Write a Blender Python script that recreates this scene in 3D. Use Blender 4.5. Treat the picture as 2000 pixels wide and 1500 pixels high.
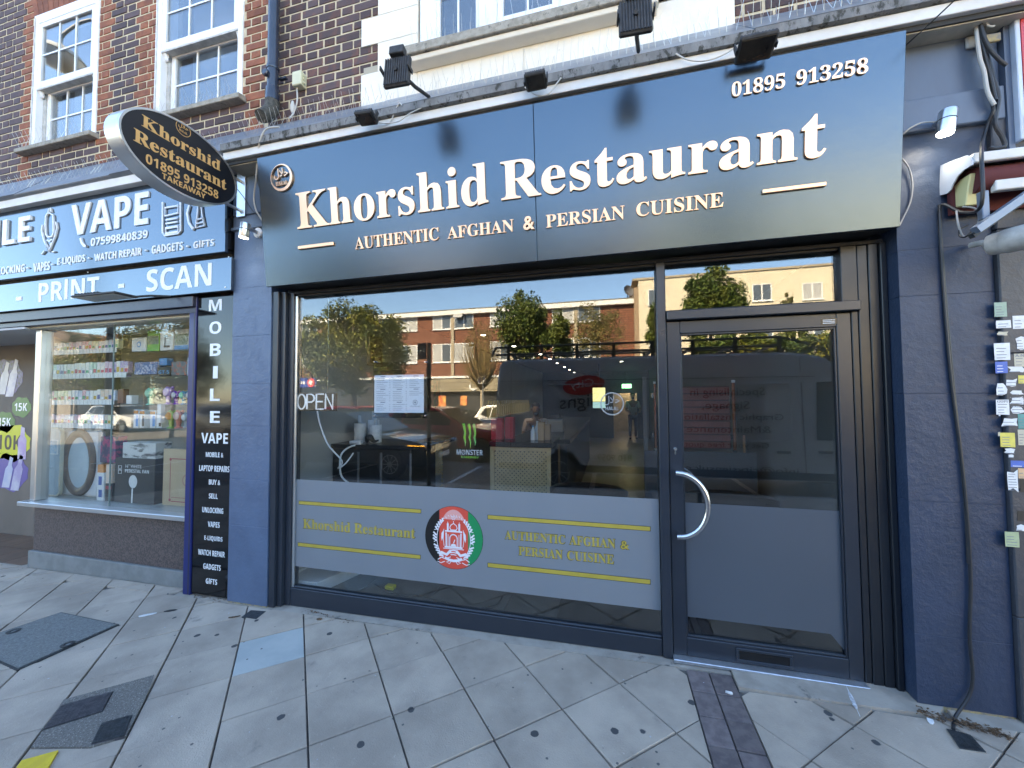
import bpy, bmesh, math, random
import numpy as np
from mathutils import Vector, Matrix
for o in list(bpy.data.objects):
    bpy.data.objects.remove(o)
S = bpy.context.scene
COL = S.collection
R_ = math.radians
# ---------------------------------------------------------------- camera
CAM = np.array([0.0, -2.5, 1.55])
FPX, YAW, PIT, ROL = 749.1, R_(14.178), R_(2.113), R_(-0.367)
_f = np.array([-math.sin(YAW) * math.cos(PIT), math.cos(YAW) * math.cos(PIT), math.sin(PIT)])
_r = np.array([math.cos(YAW), math.sin(YAW), 0.0])
_u = np.cross(_r, _f)
_r, _u = _r * math.cos(ROL) + _u * math.sin(ROL), _u * math.cos(ROL) - _r * math.sin(ROL)
cd = bpy.data.cameras.new('camera')
cd.sensor_fit = 'HORIZONTAL'; cd.sensor_width = 36.0; cd.lens = FPX / 2000 * 36
cd.clip_start = 0.05; cd.clip_end = 2000
camo = bpy.data.objects.new('camera', cd); COL.objects.link(camo)
_m = Matrix.Identity(4)
for i in range(3):
    _m[i][0], _m[i][1], _m[i][2], _m[i][3] = _r[i], _u[i], -_f[i], CAM[i]
camo.matrix_world = _m
S.camera = camo
# ---------------------------------------------------------------- sky, sun, exposure
SUN_AZ, SUN_EL = R_(-28), R_(37)          # azimuth from +y towards +x
W = bpy.data.worlds.new('World'); S.world = W; W.use_nodes = True
nt = W.node_tree
bg = nt.nodes['Background']
sky = nt.nodes.new('ShaderNodeTexSky'); sky.sky_type = 'NISHITA'; sky.sun_disc = False
sky.sun_elevation = SUN_EL; sky.sun_rotation = SUN_AZ
sky.air_density = 1.0; sky.dust_density = 0.3; sky.ozone_density = 3.4
nt.links.new(sky.outputs[0], bg.inputs[0]); bg.inputs[1].default_value = 0.15
sl = bpy.data.lights.new('sun', 'SUN'); sl.energy = 5.0; sl.angle = R_(0.53); sl.color = (1.0, 0.85, 0.63)
so = bpy.data.objects.new('sun', sl); COL.objects.link(so)
_sd = Vector((math.sin(SUN_AZ) * math.cos(SUN_EL), math.cos(SUN_AZ) * math.cos(SUN_EL), math.sin(SUN_EL)))
so.rotation_euler = _sd.to_track_quat('Z', 'Y').to_euler(); so.location = (0, 20, 30)
S.view_settings.view_transform = 'Standard'; S.view_settings.look = 'None'
S.view_settings.exposure = 2.9; S.view_settings.gamma = 1.0; S.view_settings.use_curve_mapping = False
S.view_settings.use_white_balance = True; S.view_settings.white_balance_temperature = 7350; S.view_settings.white_balance_tint = 8   # camera set for open shade
S.render.engine = 'CYCLES'
S.cycles.use_denoising = True
S.cycles.max_bounces = 9; S.cycles.transparent_max_bounces = 16; S.cycles.caustics_reflective = False; S.cycles.caustics_refractive = False
S.cycles.sample_clamp_indirect = 6.0
random.seed(7); RNG = np.random.default_rng(7)

# ---------------------------------------------------------------- measuring helpers: a photo pixel on a plane of known depth
def _ray(u, v):
    return _f + _r * (u - 1000) / FPX - _u * (v - 750) / FPX
def at(u, v, y=0.0):
    d = _ray(u, v); t = (y - CAM[1]) / d[1]
    return Vector((d[0] * t, y, CAM[2] + d[2] * t))
def atx(u, v, x):
    d = _ray(u, v); t = x / d[0]
    return Vector((x, CAM[1] + d[1] * t, CAM[2] + d[2] * t))
GX, G0 = 0.0125, -0.009                      # the pavement falls gently to the left
def gz(x): return GX * x + G0
def gr(u, v, dz=0.0):
    d = _ray(u, v); t = (G0 + dz - CAM[2]) / (d[2] - GX * d[0])
    return Vector((d[0] * t, CAM[1] + d[1] * t, CAM[2] + d[2] * t))
GLY = 0.034
def mir(u, v, y, pl=GLY):                    # a thing seen mirrored in a pane: its true place across the street
    p = at(u, v, y); return Vector((p.x, 2 * pl - y, p.z))

# ---------------------------------------------------------------- object helpers
ORG = {}
def tag(o, label=None, cat=None, group=None, kind=None):
    if label: o['label'] = label
    if cat: o['category'] = cat
    if group: o['group'] = group
    if kind: o['kind'] = kind
    return o
def thing(name, label, cat, loc, group=None):
    o = bpy.data.objects.new(name, None); COL.objects.link(o); o.empty_display_size = 0.1
    o.location = loc; ORG[o] = Vector(loc)
    return tag(o, label, cat, group)
def link(name, me, mat, parent=None, loc=None):
    o = bpy.data.objects.new(name, me); COL.objects.link(o)
    if mat is not None and len(me.materials) == 0: me.materials.append(mat)
    if parent is not None:
        o.parent = parent; ORG[o] = ORG[parent]
    if loc is not None: o.location = loc
    return o
def smooth_mesh(me, ang=40):
    me.polygons.foreach_set('use_smooth', [True] * len(me.polygons))
    bm = bmesh.new(); bm.from_mesh(me)
    for e in bm.edges:
        e.smooth = not (len(e.link_faces) == 2 and e.calc_face_angle(0) > R_(ang))
    bm.to_mesh(me); bm.free()
class MB:
    def __init__(s): s.v = []; s.f = []
    def add(s, v, f):
        n = len(s.v); s.v += [tuple(p) for p in v]; s.f += [tuple(i + n for i in q) for q in f]; return s
    def box(s, x0, x1, y0, y1, z0, z1):
        return s.add([(x, y, z) for z in (z0, z1) for y in (y0, y1) for x in (x0, x1)],
                     [(0, 2, 3, 1), (4, 5, 7, 6), (0, 1, 5, 4), (2, 6, 7, 3), (0, 4, 6, 2), (1, 3, 7, 5)])
    def prism(s, pts, d0, d1, axis='y'):
        n = len(pts)
        if axis == 'y': g = lambda p, d: (p[0], d, p[1])
        elif axis == 'x': g = lambda p, d: (d, p[0], p[1])
        else: g = lambda p, d: (p[0], p[1], d)
        v = [g(p, d0) for p in pts] + [g(p, d1) for p in pts]
        f = [tuple(range(n))[::-1], tuple(range(n, 2 * n))] + [(i, (i + 1) % n, n + (i + 1) % n, n + i) for i in range(n)]
        return s.add(v, f)
    def hexa(s, low, high):
        n = len(low); return s.add(list(low) + list(high), [tuple(range(n))[::-1], tuple(range(n, 2 * n))] + [(i, (i + 1) % n, n + (i + 1) % n, n + i) for i in range(n)])
    def tube(s, path, r, n=8, cap=True, r1=None):
        path = [Vector(p) for p in path]; k = len(path); ring = []; up = None
        for i, p in enumerate(path):
            t = (path[min(i + 1, k - 1)] - path[max(i - 1, 0)]).normalized()
            if up is None: up = t.orthogonal().normalized()
            a = (up - t * up.dot(t))
            a = a.normalized() if a.length > 1e-5 else t.orthogonal().normalized()
            up = a; b = t.cross(a)
            rr = r if r1 is None else r + (r1 - r) * i / (k - 1)
            if isinstance(r, (list, tuple)): rr = r[i]
            ring.append([p + (a * math.cos(2 * math.pi * j / n) + b * math.sin(2 * math.pi * j / n)) * rr for j in range(n)])
        v = [q for c in ring for q in c]
        f = [(i * n + j, i * n + (j + 1) % n, (i + 1) * n + (j + 1) % n, (i + 1) * n + j) for i in range(k - 1) for j in range(n)]
        if cap: f += [tuple(range(n))[::-1], tuple(range((k - 1) * n, k * n))]
        return s.add(v, f)
    def lathe(s, prof, o, d=(0, 0, 1), n=16, cap=True):
        o = Vector(o); d = Vector(d).normalized(); a = d.orthogonal().normalized(); b = d.cross(a); v = []; k = len(prof)
        for r, h in prof:
            v += [o + d * h + (a * math.cos(2 * math.pi * j / n) + b * math.sin(2 * math.pi * j / n)) * r for j in range(n)]
        f = [(i * n + j, i * n + (j + 1) % n, (i + 1) * n + (j + 1) % n, (i + 1) * n + j) for i in range(k - 1) for j in range(n)]
        if cap: f += [tuple(range(n))[::-1], tuple(range((k - 1) * n, k * n))]
        return s.add(v, f)
    def ball(s, c, rx, ry=None, rz=None, n=12, m=8):
        ry = ry or rx; rz = rz or rx; v = []; f = []
        for i in range(m + 1):
            a = math.pi * i / m
            for j in range(n):
                b = 2 * math.pi * j / n
                v.append((c[0] + rx * math.sin(a) * math.cos(b), c[1] + ry * math.sin(a) * math.sin(b), c[2] - rz * math.cos(a)))
        f = [(i * n + j, i * n + (j + 1) % n, (i + 1) * n + (j + 1) % n, (i + 1) * n + j) for i in range(m) for j in range(n)]
        return s.add(v, f)
    def xf(s, fn):
        s.v = [tuple(fn(Vector(p))) for p in s.v]; return s
    def build(s, name, mat, parent=None, bevel=0, smooth=False, label=None, cat=None, group=None, kind=None, loc=None, seg=1):
        V = np.array(s.v, float)
        if parent is not None: o = ORG[parent]
        elif loc is not None: o = Vector(loc)
        else:
            lo, hi = V.min(0), V.max(0); o = Vector(((lo[0] + hi[0]) / 2, (lo[1] + hi[1]) / 2, lo[2]))
        me = bpy.data.meshes.new(name)
        me.from_pydata([tuple(p) for p in (V - np.array(o))], [], s.f)
        bm = bmesh.new(); bm.from_mesh(me)
        bmesh.ops.recalc_face_normals(bm, faces=bm.faces)
        if bevel:
            es = [e for e in bm.edges if len(e.link_faces) == 2 and e.calc_face_angle(0) > 0.5]
            bmesh.ops.bevel(bm, geom=es, offset=bevel, segments=seg, affect='EDGES', clamp_overlap=True)
        bm.to_mesh(me); bm.free()
        if smooth: smooth_mesh(me, smooth if smooth is not True else 40)
        ob = link(name, me, mat, parent, None if parent is not None else o)
        if parent is None: ORG[ob] = Vector(o)
        return tag(ob, label, cat, group, kind)
def box(name, mat, b, parent=None, **k): return MB().box(*b).build(name, mat, parent, **k)
def tube(name, mat, path, r, parent=None, n=8, **k): return MB().tube(path, r, n).build(name, mat, parent, smooth=True, **k)
def spline(pts, k=6):
    P = [Vector(p) for p in pts]; out = []
    for i in range(len(P) - 1):
        a, b, c, d = P[max(i - 1, 0)], P[i], P[i + 1], P[min(i + 2, len(P) - 1)]
        for j in range(k):
            t = j / k
            out.append(0.5 * ((2 * b) + (c - a) * t + (2 * a - 5 * b + 4 * c - d) * t * t + (3 * b - a - 3 * c + d) * t ** 3))
    return out + [P[-1]]
def dup(o, parent=None, dloc=(0, 0, 0), label=None):
    c = o.copy(); COL.objects.link(c); c.parent = parent
    if parent is None: c.location = o.location + Vector(dloc); ORG[c] = Vector(c.location)
    else: ORG[c] = ORG[parent]
    if label: c['label'] = label
    for ch in o.children: dup(ch, c)
    return c

# ---------------------------------------------------------------- procedural materials
def M(name, col, rough=0.6, metal=0.0, col2=None, vs=8.0, vmix=(0.35, 0.65), bump=0.0, bs=60.0, spots=None, rand=0.0, spec=0.5, rvar=0.0,
      emit=None, coat=0.0, alpha=1.0, stretch=None, trans=0.0, dirt=None, bd=0.004, grime=None):
    m = bpy.data.materials.new(name); m.use_nodes = True; t = m.node_tree; N = t.nodes; L = t.links
    b = N['Principled BSDF']; c = lambda x: (x[0], x[1], x[2], 1.0)
    b.inputs['Roughness'].default_value = rough; b.inputs['Metallic'].default_value = metal
    b.inputs['Specular IOR Level'].default_value = spec
    b.inputs['Coat Weight'].default_value = coat; b.inputs['Coat Roughness'].default_value = 0.08
    b.inputs['Alpha'].default_value = alpha
    geo = N.new('ShaderNodeNewGeometry'); P = geo.outputs['Position']
    if stretch:
        mp = N.new('ShaderNodeMapping'); mp.inputs['Scale'].default_value = stretch; L.new(P, mp.inputs[0]); P = mp.outputs[0]
    def noise(sc, det=5, ro=0.6):
        n = N.new('ShaderNodeTexNoise'); n.inputs['Scale'].default_value = sc; n.inputs['Detail'].default_value = det; n.inputs['Roughness'].default_value = ro
        L.new(P, n.inputs['Vector']); return n.outputs['Fac']
    def ramp(x, a, bb):
        r = N.new('ShaderNodeMapRange'); r.interpolation_type = 'SMOOTHSTEP'
        r.inputs['From Min'].default_value = a; r.inputs['From Max'].default_value = bb; L.new(x, r.inputs['Value']); return r.outputs['Result']
    def mix(fac, A, B):
        x = N.new('ShaderNodeMix'); x.data_type = 'RGBA'
        if isinstance(fac, float): x.inputs[0].default_value = fac
        else: L.new(fac, x.inputs[0])
        for s_, q in ((6, A), (7, B)):
            if isinstance(q, tuple): x.inputs[s_].default_value = c(q)
            else: L.new(q, x.inputs[s_])
        return x.outputs[2]
    cur = tuple(col)
    if col2 is not None: cur = mix(ramp(noise(vs), *vmix), cur, tuple(col2))
    if dirt: cur = mix(ramp(noise(dirt[1], 8, 0.7), dirt[2], dirt[2] + dirt[3]), cur, tuple(dirt[0]))
    if grime: cur = mix(ramp(noise(grime[1], 7, 0.65), grime[2], grime[2] + grime[3]), cur, tuple(grime[0]))
    if spots:                                   # (colour, scale, radius, share kept)
        for (sc_, s_s, s_r, keep) in spots:
            vo = N.new('ShaderNodeTexVoronoi'); vo.inputs['Scale'].default_value = s_s; L.new(P, vo.inputs['Vector'])
            dn = N.new('ShaderNodeMath'); dn.operation = 'MULTIPLY_ADD'; L.new(noise(s_s * 5, 3), dn.inputs[0]); dn.inputs[1].default_value = 0.12; L.new(vo.outputs['Distance'], dn.inputs[2])
            a = ramp(dn.outputs[0], s_r * 1.25 + 0.06, s_r + 0.06)
            sp = N.new('ShaderNodeSeparateColor'); L.new(vo.outputs['Color'], sp.inputs[0])
            k = ramp(sp.outputs[0], keep + 0.01, keep)
            mu = N.new('ShaderNodeMath'); mu.operation = 'MULTIPLY'; L.new(a, mu.inputs[0]); L.new(k, mu.inputs[1])
            cur = mix(mu.outputs[0], cur, tuple(sc_))
    if rand:
        oi = N.new('ShaderNodeObjectInfo'); hs = N.new('ShaderNodeHueSaturation')
        mr = N.new('ShaderNodeMapRange'); mr.inputs['To Min'].default_value = 1 - rand; mr.inputs['To Max'].default_value = 1 + rand
        L.new(oi.outputs['Random'], mr.inputs['Value']); L.new(mr.outputs[0], hs.inputs['Value'])
        if isinstance(cur, tuple): hs.inputs['Color'].default_value = c(cur)
        else: L.new(cur, hs.inputs['Color'])
        cur = hs.outputs[0]
    if isinstance(cur, tuple): b.inputs['Base Color'].default_value = c(cur)
    else: L.new(cur, b.inputs['Base Color'])
    if rvar:
        mr = N.new('ShaderNodeMapRange'); mr.inputs['To Min'].default_value = max(0.02, rough - rvar); mr.inputs['To Max'].default_value = min(1, rough + rvar)
        L.new(noise(vs * 2.3), mr.inputs['Value']); L.new(mr.outputs[0], b.inputs['Roughness'])
    if bump:
        bn = N.new('ShaderNodeBump'); bn.inputs['Strength'].default_value = bump; bn.inputs['Distance'].default_value = bd
        L.new(noise(bs, 6, 0.65), bn.inputs['Height']); L.new(bn.outputs[0], b.inputs['Normal'])
    if emit:
        b.inputs['Emission Color'].default_value = c(emit[0]); b.inputs['Emission Strength'].default_value = emit[1]
    if trans: b.inputs['Transmission Weight'].default_value = trans
    return m
def glass_mat(name, r0=0.1, tint=(0.93, 0.95, 0.95), wave=0.0, rough=0.0, gcol=(1, 1, 1), wscale=2.2):
    m = bpy.data.materials.new(name); m.use_nodes = True; t = m.node_tree; N = t.nodes; L = t.links
    N.remove(N['Principled BSDF']); out = N['Material Output']
    tr = N.new('ShaderNodeBsdfTransparent'); tr.inputs[0].default_value = (*tint, 1)
    gl = N.new('ShaderNodeBsdfAnisotropic'); gl.inputs['Roughness'].default_value = rough; gl.inputs['Color'].default_value = (*gcol, 1)
    lw = N.new('ShaderNodeLayerWeight'); lw.inputs['Blend'].default_value = 0.5
    p = N.new('ShaderNodeMath'); p.operation = 'POWER'; L.new(lw.outputs['Facing'], p.inputs[0]); p.inputs[1].default_value = 4.5
    q = N.new('ShaderNodeMath'); q.operation = 'MULTIPLY_ADD'; L.new(p.outputs[0], q.inputs[0]); q.inputs[1].default_value = 0.85 - r0; q.inputs[2].default_value = r0
    mx = N.new('ShaderNodeMixShader'); L.new(q.outputs[0], mx.inputs[0]); L.new(tr.outputs[0], mx.inputs[1]); L.new(gl.outputs[0], mx.inputs[2])
    L.new(mx.outputs[0], out.inputs['Surface'])
    if wave:
        n = N.new('ShaderNodeTexNoise'); n.inputs['Scale'].default_value = wscale; n.inputs['Detail'].default_value = 1.0
        g = N.new('ShaderNodeNewGeometry'); L.new(g.outputs['Position'], n.inputs['Vector'])
        bn = N.new('ShaderNodeBump'); bn.inputs['Strength'].default_value = 1.0; bn.inputs['Distance'].default_value = wave
        L.new(n.outputs['Fac'], bn.inputs['Height']); L.new(bn.outputs[0], gl.inputs['Normal'])
    return m

# ---------------------------------------------------------------- lettering
def _serif(s):
    o = ''
    for c in s:
        if 'A' <= c <= 'Z': o += chr(0x1D400 + ord(c) - 65)
        elif 'a' <= c <= 'z': o += chr(0x1D41A + ord(c) - 97)
        elif '0' <= c <= '9': o += chr(0x1D7CE + ord(c) - 48)
        else: o += c
    return o
def _sans(s):
    o = ''
    for c in s:
        if c == 'I': o += chr(0x1D5F9)
        elif 'A' <= c <= 'Z': o += chr(0x1D5D4 + ord(c) - 65)
        elif 'a' <= c <= 'z': o += chr(0x1D5EE + ord(c) - 97)
        elif '0' <= c <= '9': o += chr(0x1D7EC + ord(c) - 48)
        else: o += c
    return o
STY = {'serif': _serif, 'sans': _sans, 'plain': lambda s: s}
def glyphs(s, style='sans', offset=0.0, res=3, space=1.0, line=1.0, align='LEFT'):
    c = bpy.data.curves.new('lettering', 'FONT'); c.body = STY[style](s); c.size = 1.0; c.extrude = 0.05; c.offset = offset
    c.resolution_u = res; c.space_character = space; c.space_line = line; c.align_x = align
    o = bpy.data.objects.new('lettering', c); me = bpy.data.meshes.new_from_object(o)
    V = np.array([v.co[:] for v in me.vertices]); F = [tuple(p.vertices) for p in me.polygons]
    bpy.data.objects.remove(o); bpy.data.meshes.remove(me); bpy.data.curves.remove(c)
    return V, F
def islands(V, F):
    par = list(range(len(V)))
    def fd(a):
        while par[a] != a: par[a] = par[par[a]]; a = par[a]
        return a
    key = {}
    for i, p in enumerate(V):
        k = (round(p[0], 5), round(p[1], 5), round(p[2], 5))
        if k in key: par[fd(i)] = fd(key[k])
        else: key[k] = i
    for f in F:
        for a in f[1:]: par[fd(a)] = fd(f[0])
    g = {}
    for i in range(len(V)): g.setdefault(fd(i), []).append(i)
    gs = [(V[i][:, 0].min(), V[i][:, 0].max(), i) for i in g.values()]; gs.sort(key=lambda q: q[0]); out = []
    for a, b, i in gs:
        if out and a < out[-1][1] - 0.02 and min(b, out[-1][1]) - a > 0.5 * min(b - a, out[-1][1] - out[-1][0]):
            out[-1] = (out[-1][0], max(b, out[-1][1]), out[-1][2] + i)
        else: out.append((a, b, list(i)))
    return [q[2] for q in out]
LQ = []
def lettering(s, O, ex, ez, n, mat, parent, style='sans', depth=0.001, name='lettering', offset=0.0, split=False):
    """text whose ink box is mapped to origin O and edge vectors ex (width) and ez (height), thickness along n; built by set_type()"""
    LQ.append((s, [np.array(a, float) for a in (O, ex, ez, n)], mat, parent, style, depth, name, offset, split))
def set_type():
    by = {}
    for q in LQ: by.setdefault((q[4], q[7]), []).append(q)
    for (style, offset), qs in by.items():
        V, F = glyphs('\n'.join(q[0] for q in qs), style, offset, line=6.0)
        row = np.round(-V[:, 1] / 6.0 + 0.06).astype(int)
        for k, (s, (O, ex, ez, n), mat, parent, st_, depth, name, off_, split) in enumerate(qs):
            ids = np.nonzero(row == k)[0]; mp = {a: i for i, a in enumerate(ids)}; v = V[ids]
            f = [tuple(mp[a] for a in g) for g in F if g[0] in mp]
            lo, hi = v.min(0), v.max(0); Q = (v - lo) / np.maximum(hi - lo, 1e-6)
            wd = O + Q[:, :1] * ex + Q[:, 1:2] * ez + Q[:, 2:3] * n * depth - np.array(ORG[parent])
            for g in (islands(v, f) if split else [list(range(len(v)))]):
                gi = {a: i for i, a in enumerate(g)}
                me = bpy.data.meshes.new(name)
                me.from_pydata([tuple(wd[a]) for a in g], [], [tuple(gi[a] for a in h) for h in f if h[0] in gi])
                bm = bmesh.new(); bm.from_mesh(me); bmesh.ops.recalc_face_normals(bm, faces=bm.faces); bm.to_mesh(me); bm.free()
                link(name, me, mat, parent)
    LQ.clear()
def ptext(s, bl, br, tl, y, mat, parent, depth=0.001, **k):
    """text on a plane facing the street: ink box from three measured corners"""
    a, b, c = at(*bl, y), at(*br, y), at(*tl, y)
    z0 = (a.z + b.z) / 2; h = c.z - a.z
    return lettering(s, (a.x, y, z0), (b.x - a.x, 0, 0), (0, 0, h), (0, -1, 0), mat, parent, depth=depth, **k)
# ================================================================ materials used in several places
mConcrete = M('concrete', (0.38, 0.335, 0.285), 0.9, col2=(0.29, 0.255, 0.215), vs=6, bump=0.5, bs=120, dirt=((0.12, 0.11, 0.10), 9, 0.58, 0.12))
GUM = [((0.06, 0.06, 0.062), 8.0, 0.13, 0.17), ((0.11, 0.107, 0.103), 17.0, 0.10, 0.2), ((0.42, 0.42, 0.43), 19.0, 0.07, 0.06)]
mSlab = M('paving_slab', (0.455, 0.378, 0.305), 0.88, col2=(0.315, 0.262, 0.213), vs=2.6, vmix=(.3, .7), bump=0.9, bs=130, spots=GUM, rand=0.10, dirt=((0.5, 0.425, 0.35), 42, 0.60, 0.14), bd=0.004, grime=((.2, .178, .155), 5.5, .60, .2))
mSlabBlue = M('paving_slab_blue', (0.42, 0.44, 0.42), 0.8, col2=(0.36, 0.385, 0.375), vs=5, bump=0.35, bs=150, spots=GUM)
mJoint = M('joint_sand', (0.17, 0.155, 0.14), 0.95, col2=(0.11, 0.10, 0.09), vs=30, bump=0.6, bs=200)
mAgg = M('exposed_aggregate', (0.21, 0.19, 0.165), 0.9, col2=(0.12, 0.11, 0.1), vs=120, bump=1.0, bs=220, spots=[((0.42, 0.39, 0.34), 130.0, 0.22, 0.5)])
mCover = M('manhole_infill', (0.19, 0.2, 0.195), 0.9, col2=(0.13, 0.135, 0.13), vs=70, bump=0.9, bs=160, spots=[((0.30, 0.31, 0.3), 110.0, 0.2, 0.4)])
mIron = M('cast_iron', (0.105, 0.095, 0.105), 0.55, metal=0.4, col2=(0.06, 0.06, 0.065), vs=40, bump=0.3, bs=200)
mIron2 = M('cast_iron_dark', (0.05, 0.058, 0.062), 0.6, metal=0.3, col2=(0.03, 0.033, 0.036), vs=40, bump=0.3, bs=200)
mYellow = M('yellow_paint', (0.75, 0.55, 0.03), 0.75, col2=(0.62, 0.43, 0.03), vs=12, bump=0.4, bs=150, dirt=((0.15, 0.13, 0.1), 14, 0.66, 0.08))
mPaver = M('paver', (0.18, 0.145, 0.14), 0.9, col2=(0.125, 0.10, 0.1), vs=20, bump=0.6, bs=150, rand=0.2, spots=GUM)
mAsphalt = M('asphalt', (0.15, 0.142, 0.13), 0.9, col2=(0.12, 0.114, 0.105), vs=1.5, bump=0.6, bs=150)
mKerb = M('kerb_stone', (0.3, 0.29, 0.28), 0.85, col2=(0.22, 0.21, 0.2), vs=4, bump=0.4, bs=90)
mWhitePaint = M('road_paint', (0.7, 0.7, 0.68), 0.7, col2=(0.5, 0.5, 0.49), vs=10)
# ================================================================ ground, road, pavement
ROADZ = -0.16
KERB = -4.15
def sheet(name, mat, pts, z=None, parent=None, th=0.0, dz=0.0, **k):
    low = [Vector((p[0], p[1], (gz(p[0]) if z is None else z) + dz - max(th, 0.002))) for p in pts]
    hi = [Vector((p[0], p[1], (gz(p[0]) if z is None else z) + dz)) for p in pts]
    return MB().hexa(low, hi).build(name, mat, parent, **k)
sheet('ground', mAsphalt, [(-300, -300), (300, -300), (300, 300), (-300, 300)], z=-0.62, th=0.1, kind='structure')
sheet('road', mAsphalt, [(-90, -19.0), (90, -19.0), (90, KERB - 0.14), (-90, KERB - 0.14)], z=ROADZ - 0.05, th=0.05, kind='structure')
pave = sheet('pavement', mJoint, [(-14, KERB), (7, KERB), (7, 0.35), (-14, 0.35)], th=0.25, dz=-0.016, kind='structure')
farp = sheet('pavement', mKerb, [(-90, -24.0), (90, -24.0), (90, -19.1), (-90, -19.1)], z=-0.05, th=0.2, kind='structure')
for i in range(23):
    x = -14 + i * 0.915
    b = MB().box(x, x + 0.905, KERB - 0.13, KERB - 0.004, -0.4, gz(x) - 0.004)
    b.build('kerb', mKerb, pave, bevel=0.012)
def clip(poly, a, b, c):                       # keep a*x+b*y<=c
    out = []
    for i in range(len(poly)):
        p, q = poly[i], poly[(i + 1) % len(poly)]; dp, dq = a * p[0] + b * p[1] - c, a * q[0] + b * q[1] - c
        if dp <= 0: out.append(p)
        if dp * dq < 0: t = dp / (dp - dq); out.append((p[0] + (q[0] - p[0]) * t, p[1] + (q[1] - p[1]) * t))
    return out
def area(P): return 0.5 * abs(sum(P[i][0] * P[(i + 1) % len(P)][1] - P[(i + 1) % len(P)][0] * P[i][1] for i in range(len(P))))
O_, A_, B_ = (-1.845, -0.461), (0.283, 0.243), (0.248, -0.261)
pv = [gr(1306, 1330), gr(1430, 1345), gr(1317, 1500), gr(1460, 1500)]
PX0, PX1 = 0.402, 0.640                        # strip of small pavers in front of the door
blue_c = gr(524, 1270)
slabs = []
for i in range(-16, 20):
    for j in range(-14, 18):
        j0 = 0.009
        c0 = lambda s, t: (O_[0] + A_[0] * (i + s) + B_[0] * (j + t), O_[1] + A_[1] * (i + s) + B_[1] * (j + t))
        j1 = .011; P = [c0(j1, j0), c0(1 - j1, j0), c0(1 - j1, 1 - j0), c0(j1, 1 - j0)]
        cx, cy = c0(0.5, 0.5)
        if cy > 0.5 or cy < KERB - 0.3 or cx < -9.0 or cx > 4.5: continue
        regs = [(-9.5, -3.52, 0.035, -.07), (-9.5, PX0, -0.07, KERB), (PX1, 4.6, -0.185, KERB)]
        for (x0, x1, ym, y0) in regs:
            Q = clip(clip(clip(clip(P, -1, 0, -x0 - 0.004), 1, 0, x1 - 0.004), 0, 1, ym), 0, -1, -y0 - (0.01 if y0 < -1 else .001))
            if len(Q) > 2 and area(Q) > 0.004:
                isb = abs(cx - blue_c.x) < 0.17 and abs(cy - blue_c.y) < 0.17
                slabs.append((math.hypot(cx - CAM[0], cy - CAM[1] - 1.3), Q, isb))
slabs.sort(key=lambda q: q[0])
far = MB()
for k, (d, Q, isb) in enumerate(slabs):
    t = random.uniform(-0.003, 0.003); tx, ty = random.uniform(-.009, .009), random.uniform(-.009, .009)
    cx = sum(p[0] for p in Q) / len(Q); cy = sum(p[1] for p in Q) / len(Q)
    hz = lambda p: gz(p[0]) + t + (p[0] - cx) * tx + (p[1] - cy) * ty
    low = [(p[0], p[1], gz(p[0]) - 0.05) for p in Q]
    mid = [(p[0], p[1], hz(p) - 0.003) for p in Q]
    top = [(cx + (p[0] - cx) * 0.985, cy + (p[1] - cy) * 0.985, hz(p)) for p in Q]
    n = len(Q); b = far if k >= 290 else MB()
    b.add(low + mid + top, [tuple(range(2 * n, 3 * n))] + [(r * n + q, r * n + (q + 1) % n, (r + 1) * n + (q + 1) % n, (r + 1) * n + q) for r in (0, 1) for q in range(n)])
    if k < 290: b.build('paving_slab', mSlabBlue if isb else mSlab, pave)
if far.v: far.build('paving_slab', mSlab, pave, kind='stuff')
# mortar strips along the shopfronts
sheet('mortar_strip', mConcrete, [(-9.5, 0.04), (-3.55, 0.04), (-3.55, 0.3), (-9.5, 0.3)], parent=pave, th=0.06, dz=-0.001)
sheet('mortar_strip', mConcrete, [(-3.5, -0.066), (-2.42, -0.066), (-2.42, 0.3), (-3.5, 0.3)], parent=pave, th=0.06, dz=-0.0015)
sheet('mortar_strip', mConcrete, [(-2.415, -0.07), (-1.6, -0.062), (-0.6, -0.072), (0.3, -0.066), (PX1, -0.07), (PX1, 0.3), (-2.415, 0.3)], parent=pave, th=0.06, dz=0.0)
st = sheet('door_step', mConcrete, [(PX1 + 0.006, -0.175), (0.95, -0.183), (1.5, -0.17), (1.58, -0.09), (1.58, 0.3), (PX1 + 0.006, 0.3)], parent=pave, th=0.06, dz=0.012)
sheet('mortar_strip', mConcrete, [(1.585, -.18), (4.6, -.18), (4.6, .3), (1.585, .3)], parent=pave, th=.06, dz=-.001)
# small pavers
for r in range(12):
    for c in range(2):
        w = (PX1 - PX0) / 2; y1 = -0.075 - r * 0.165
        Q = [(PX0 + c * w + .003, y1 - .16), (PX0 + (c + 1) * w - .003, y1 - .16), (PX0 + (c + 1) * w - .003, y1), (PX0 + c * w + .003, y1)]
        sheet('paver', mPaver, Q, parent=pave, th=0.05, dz=random.uniform(-.002, .0015), bevel=0.003)
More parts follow.
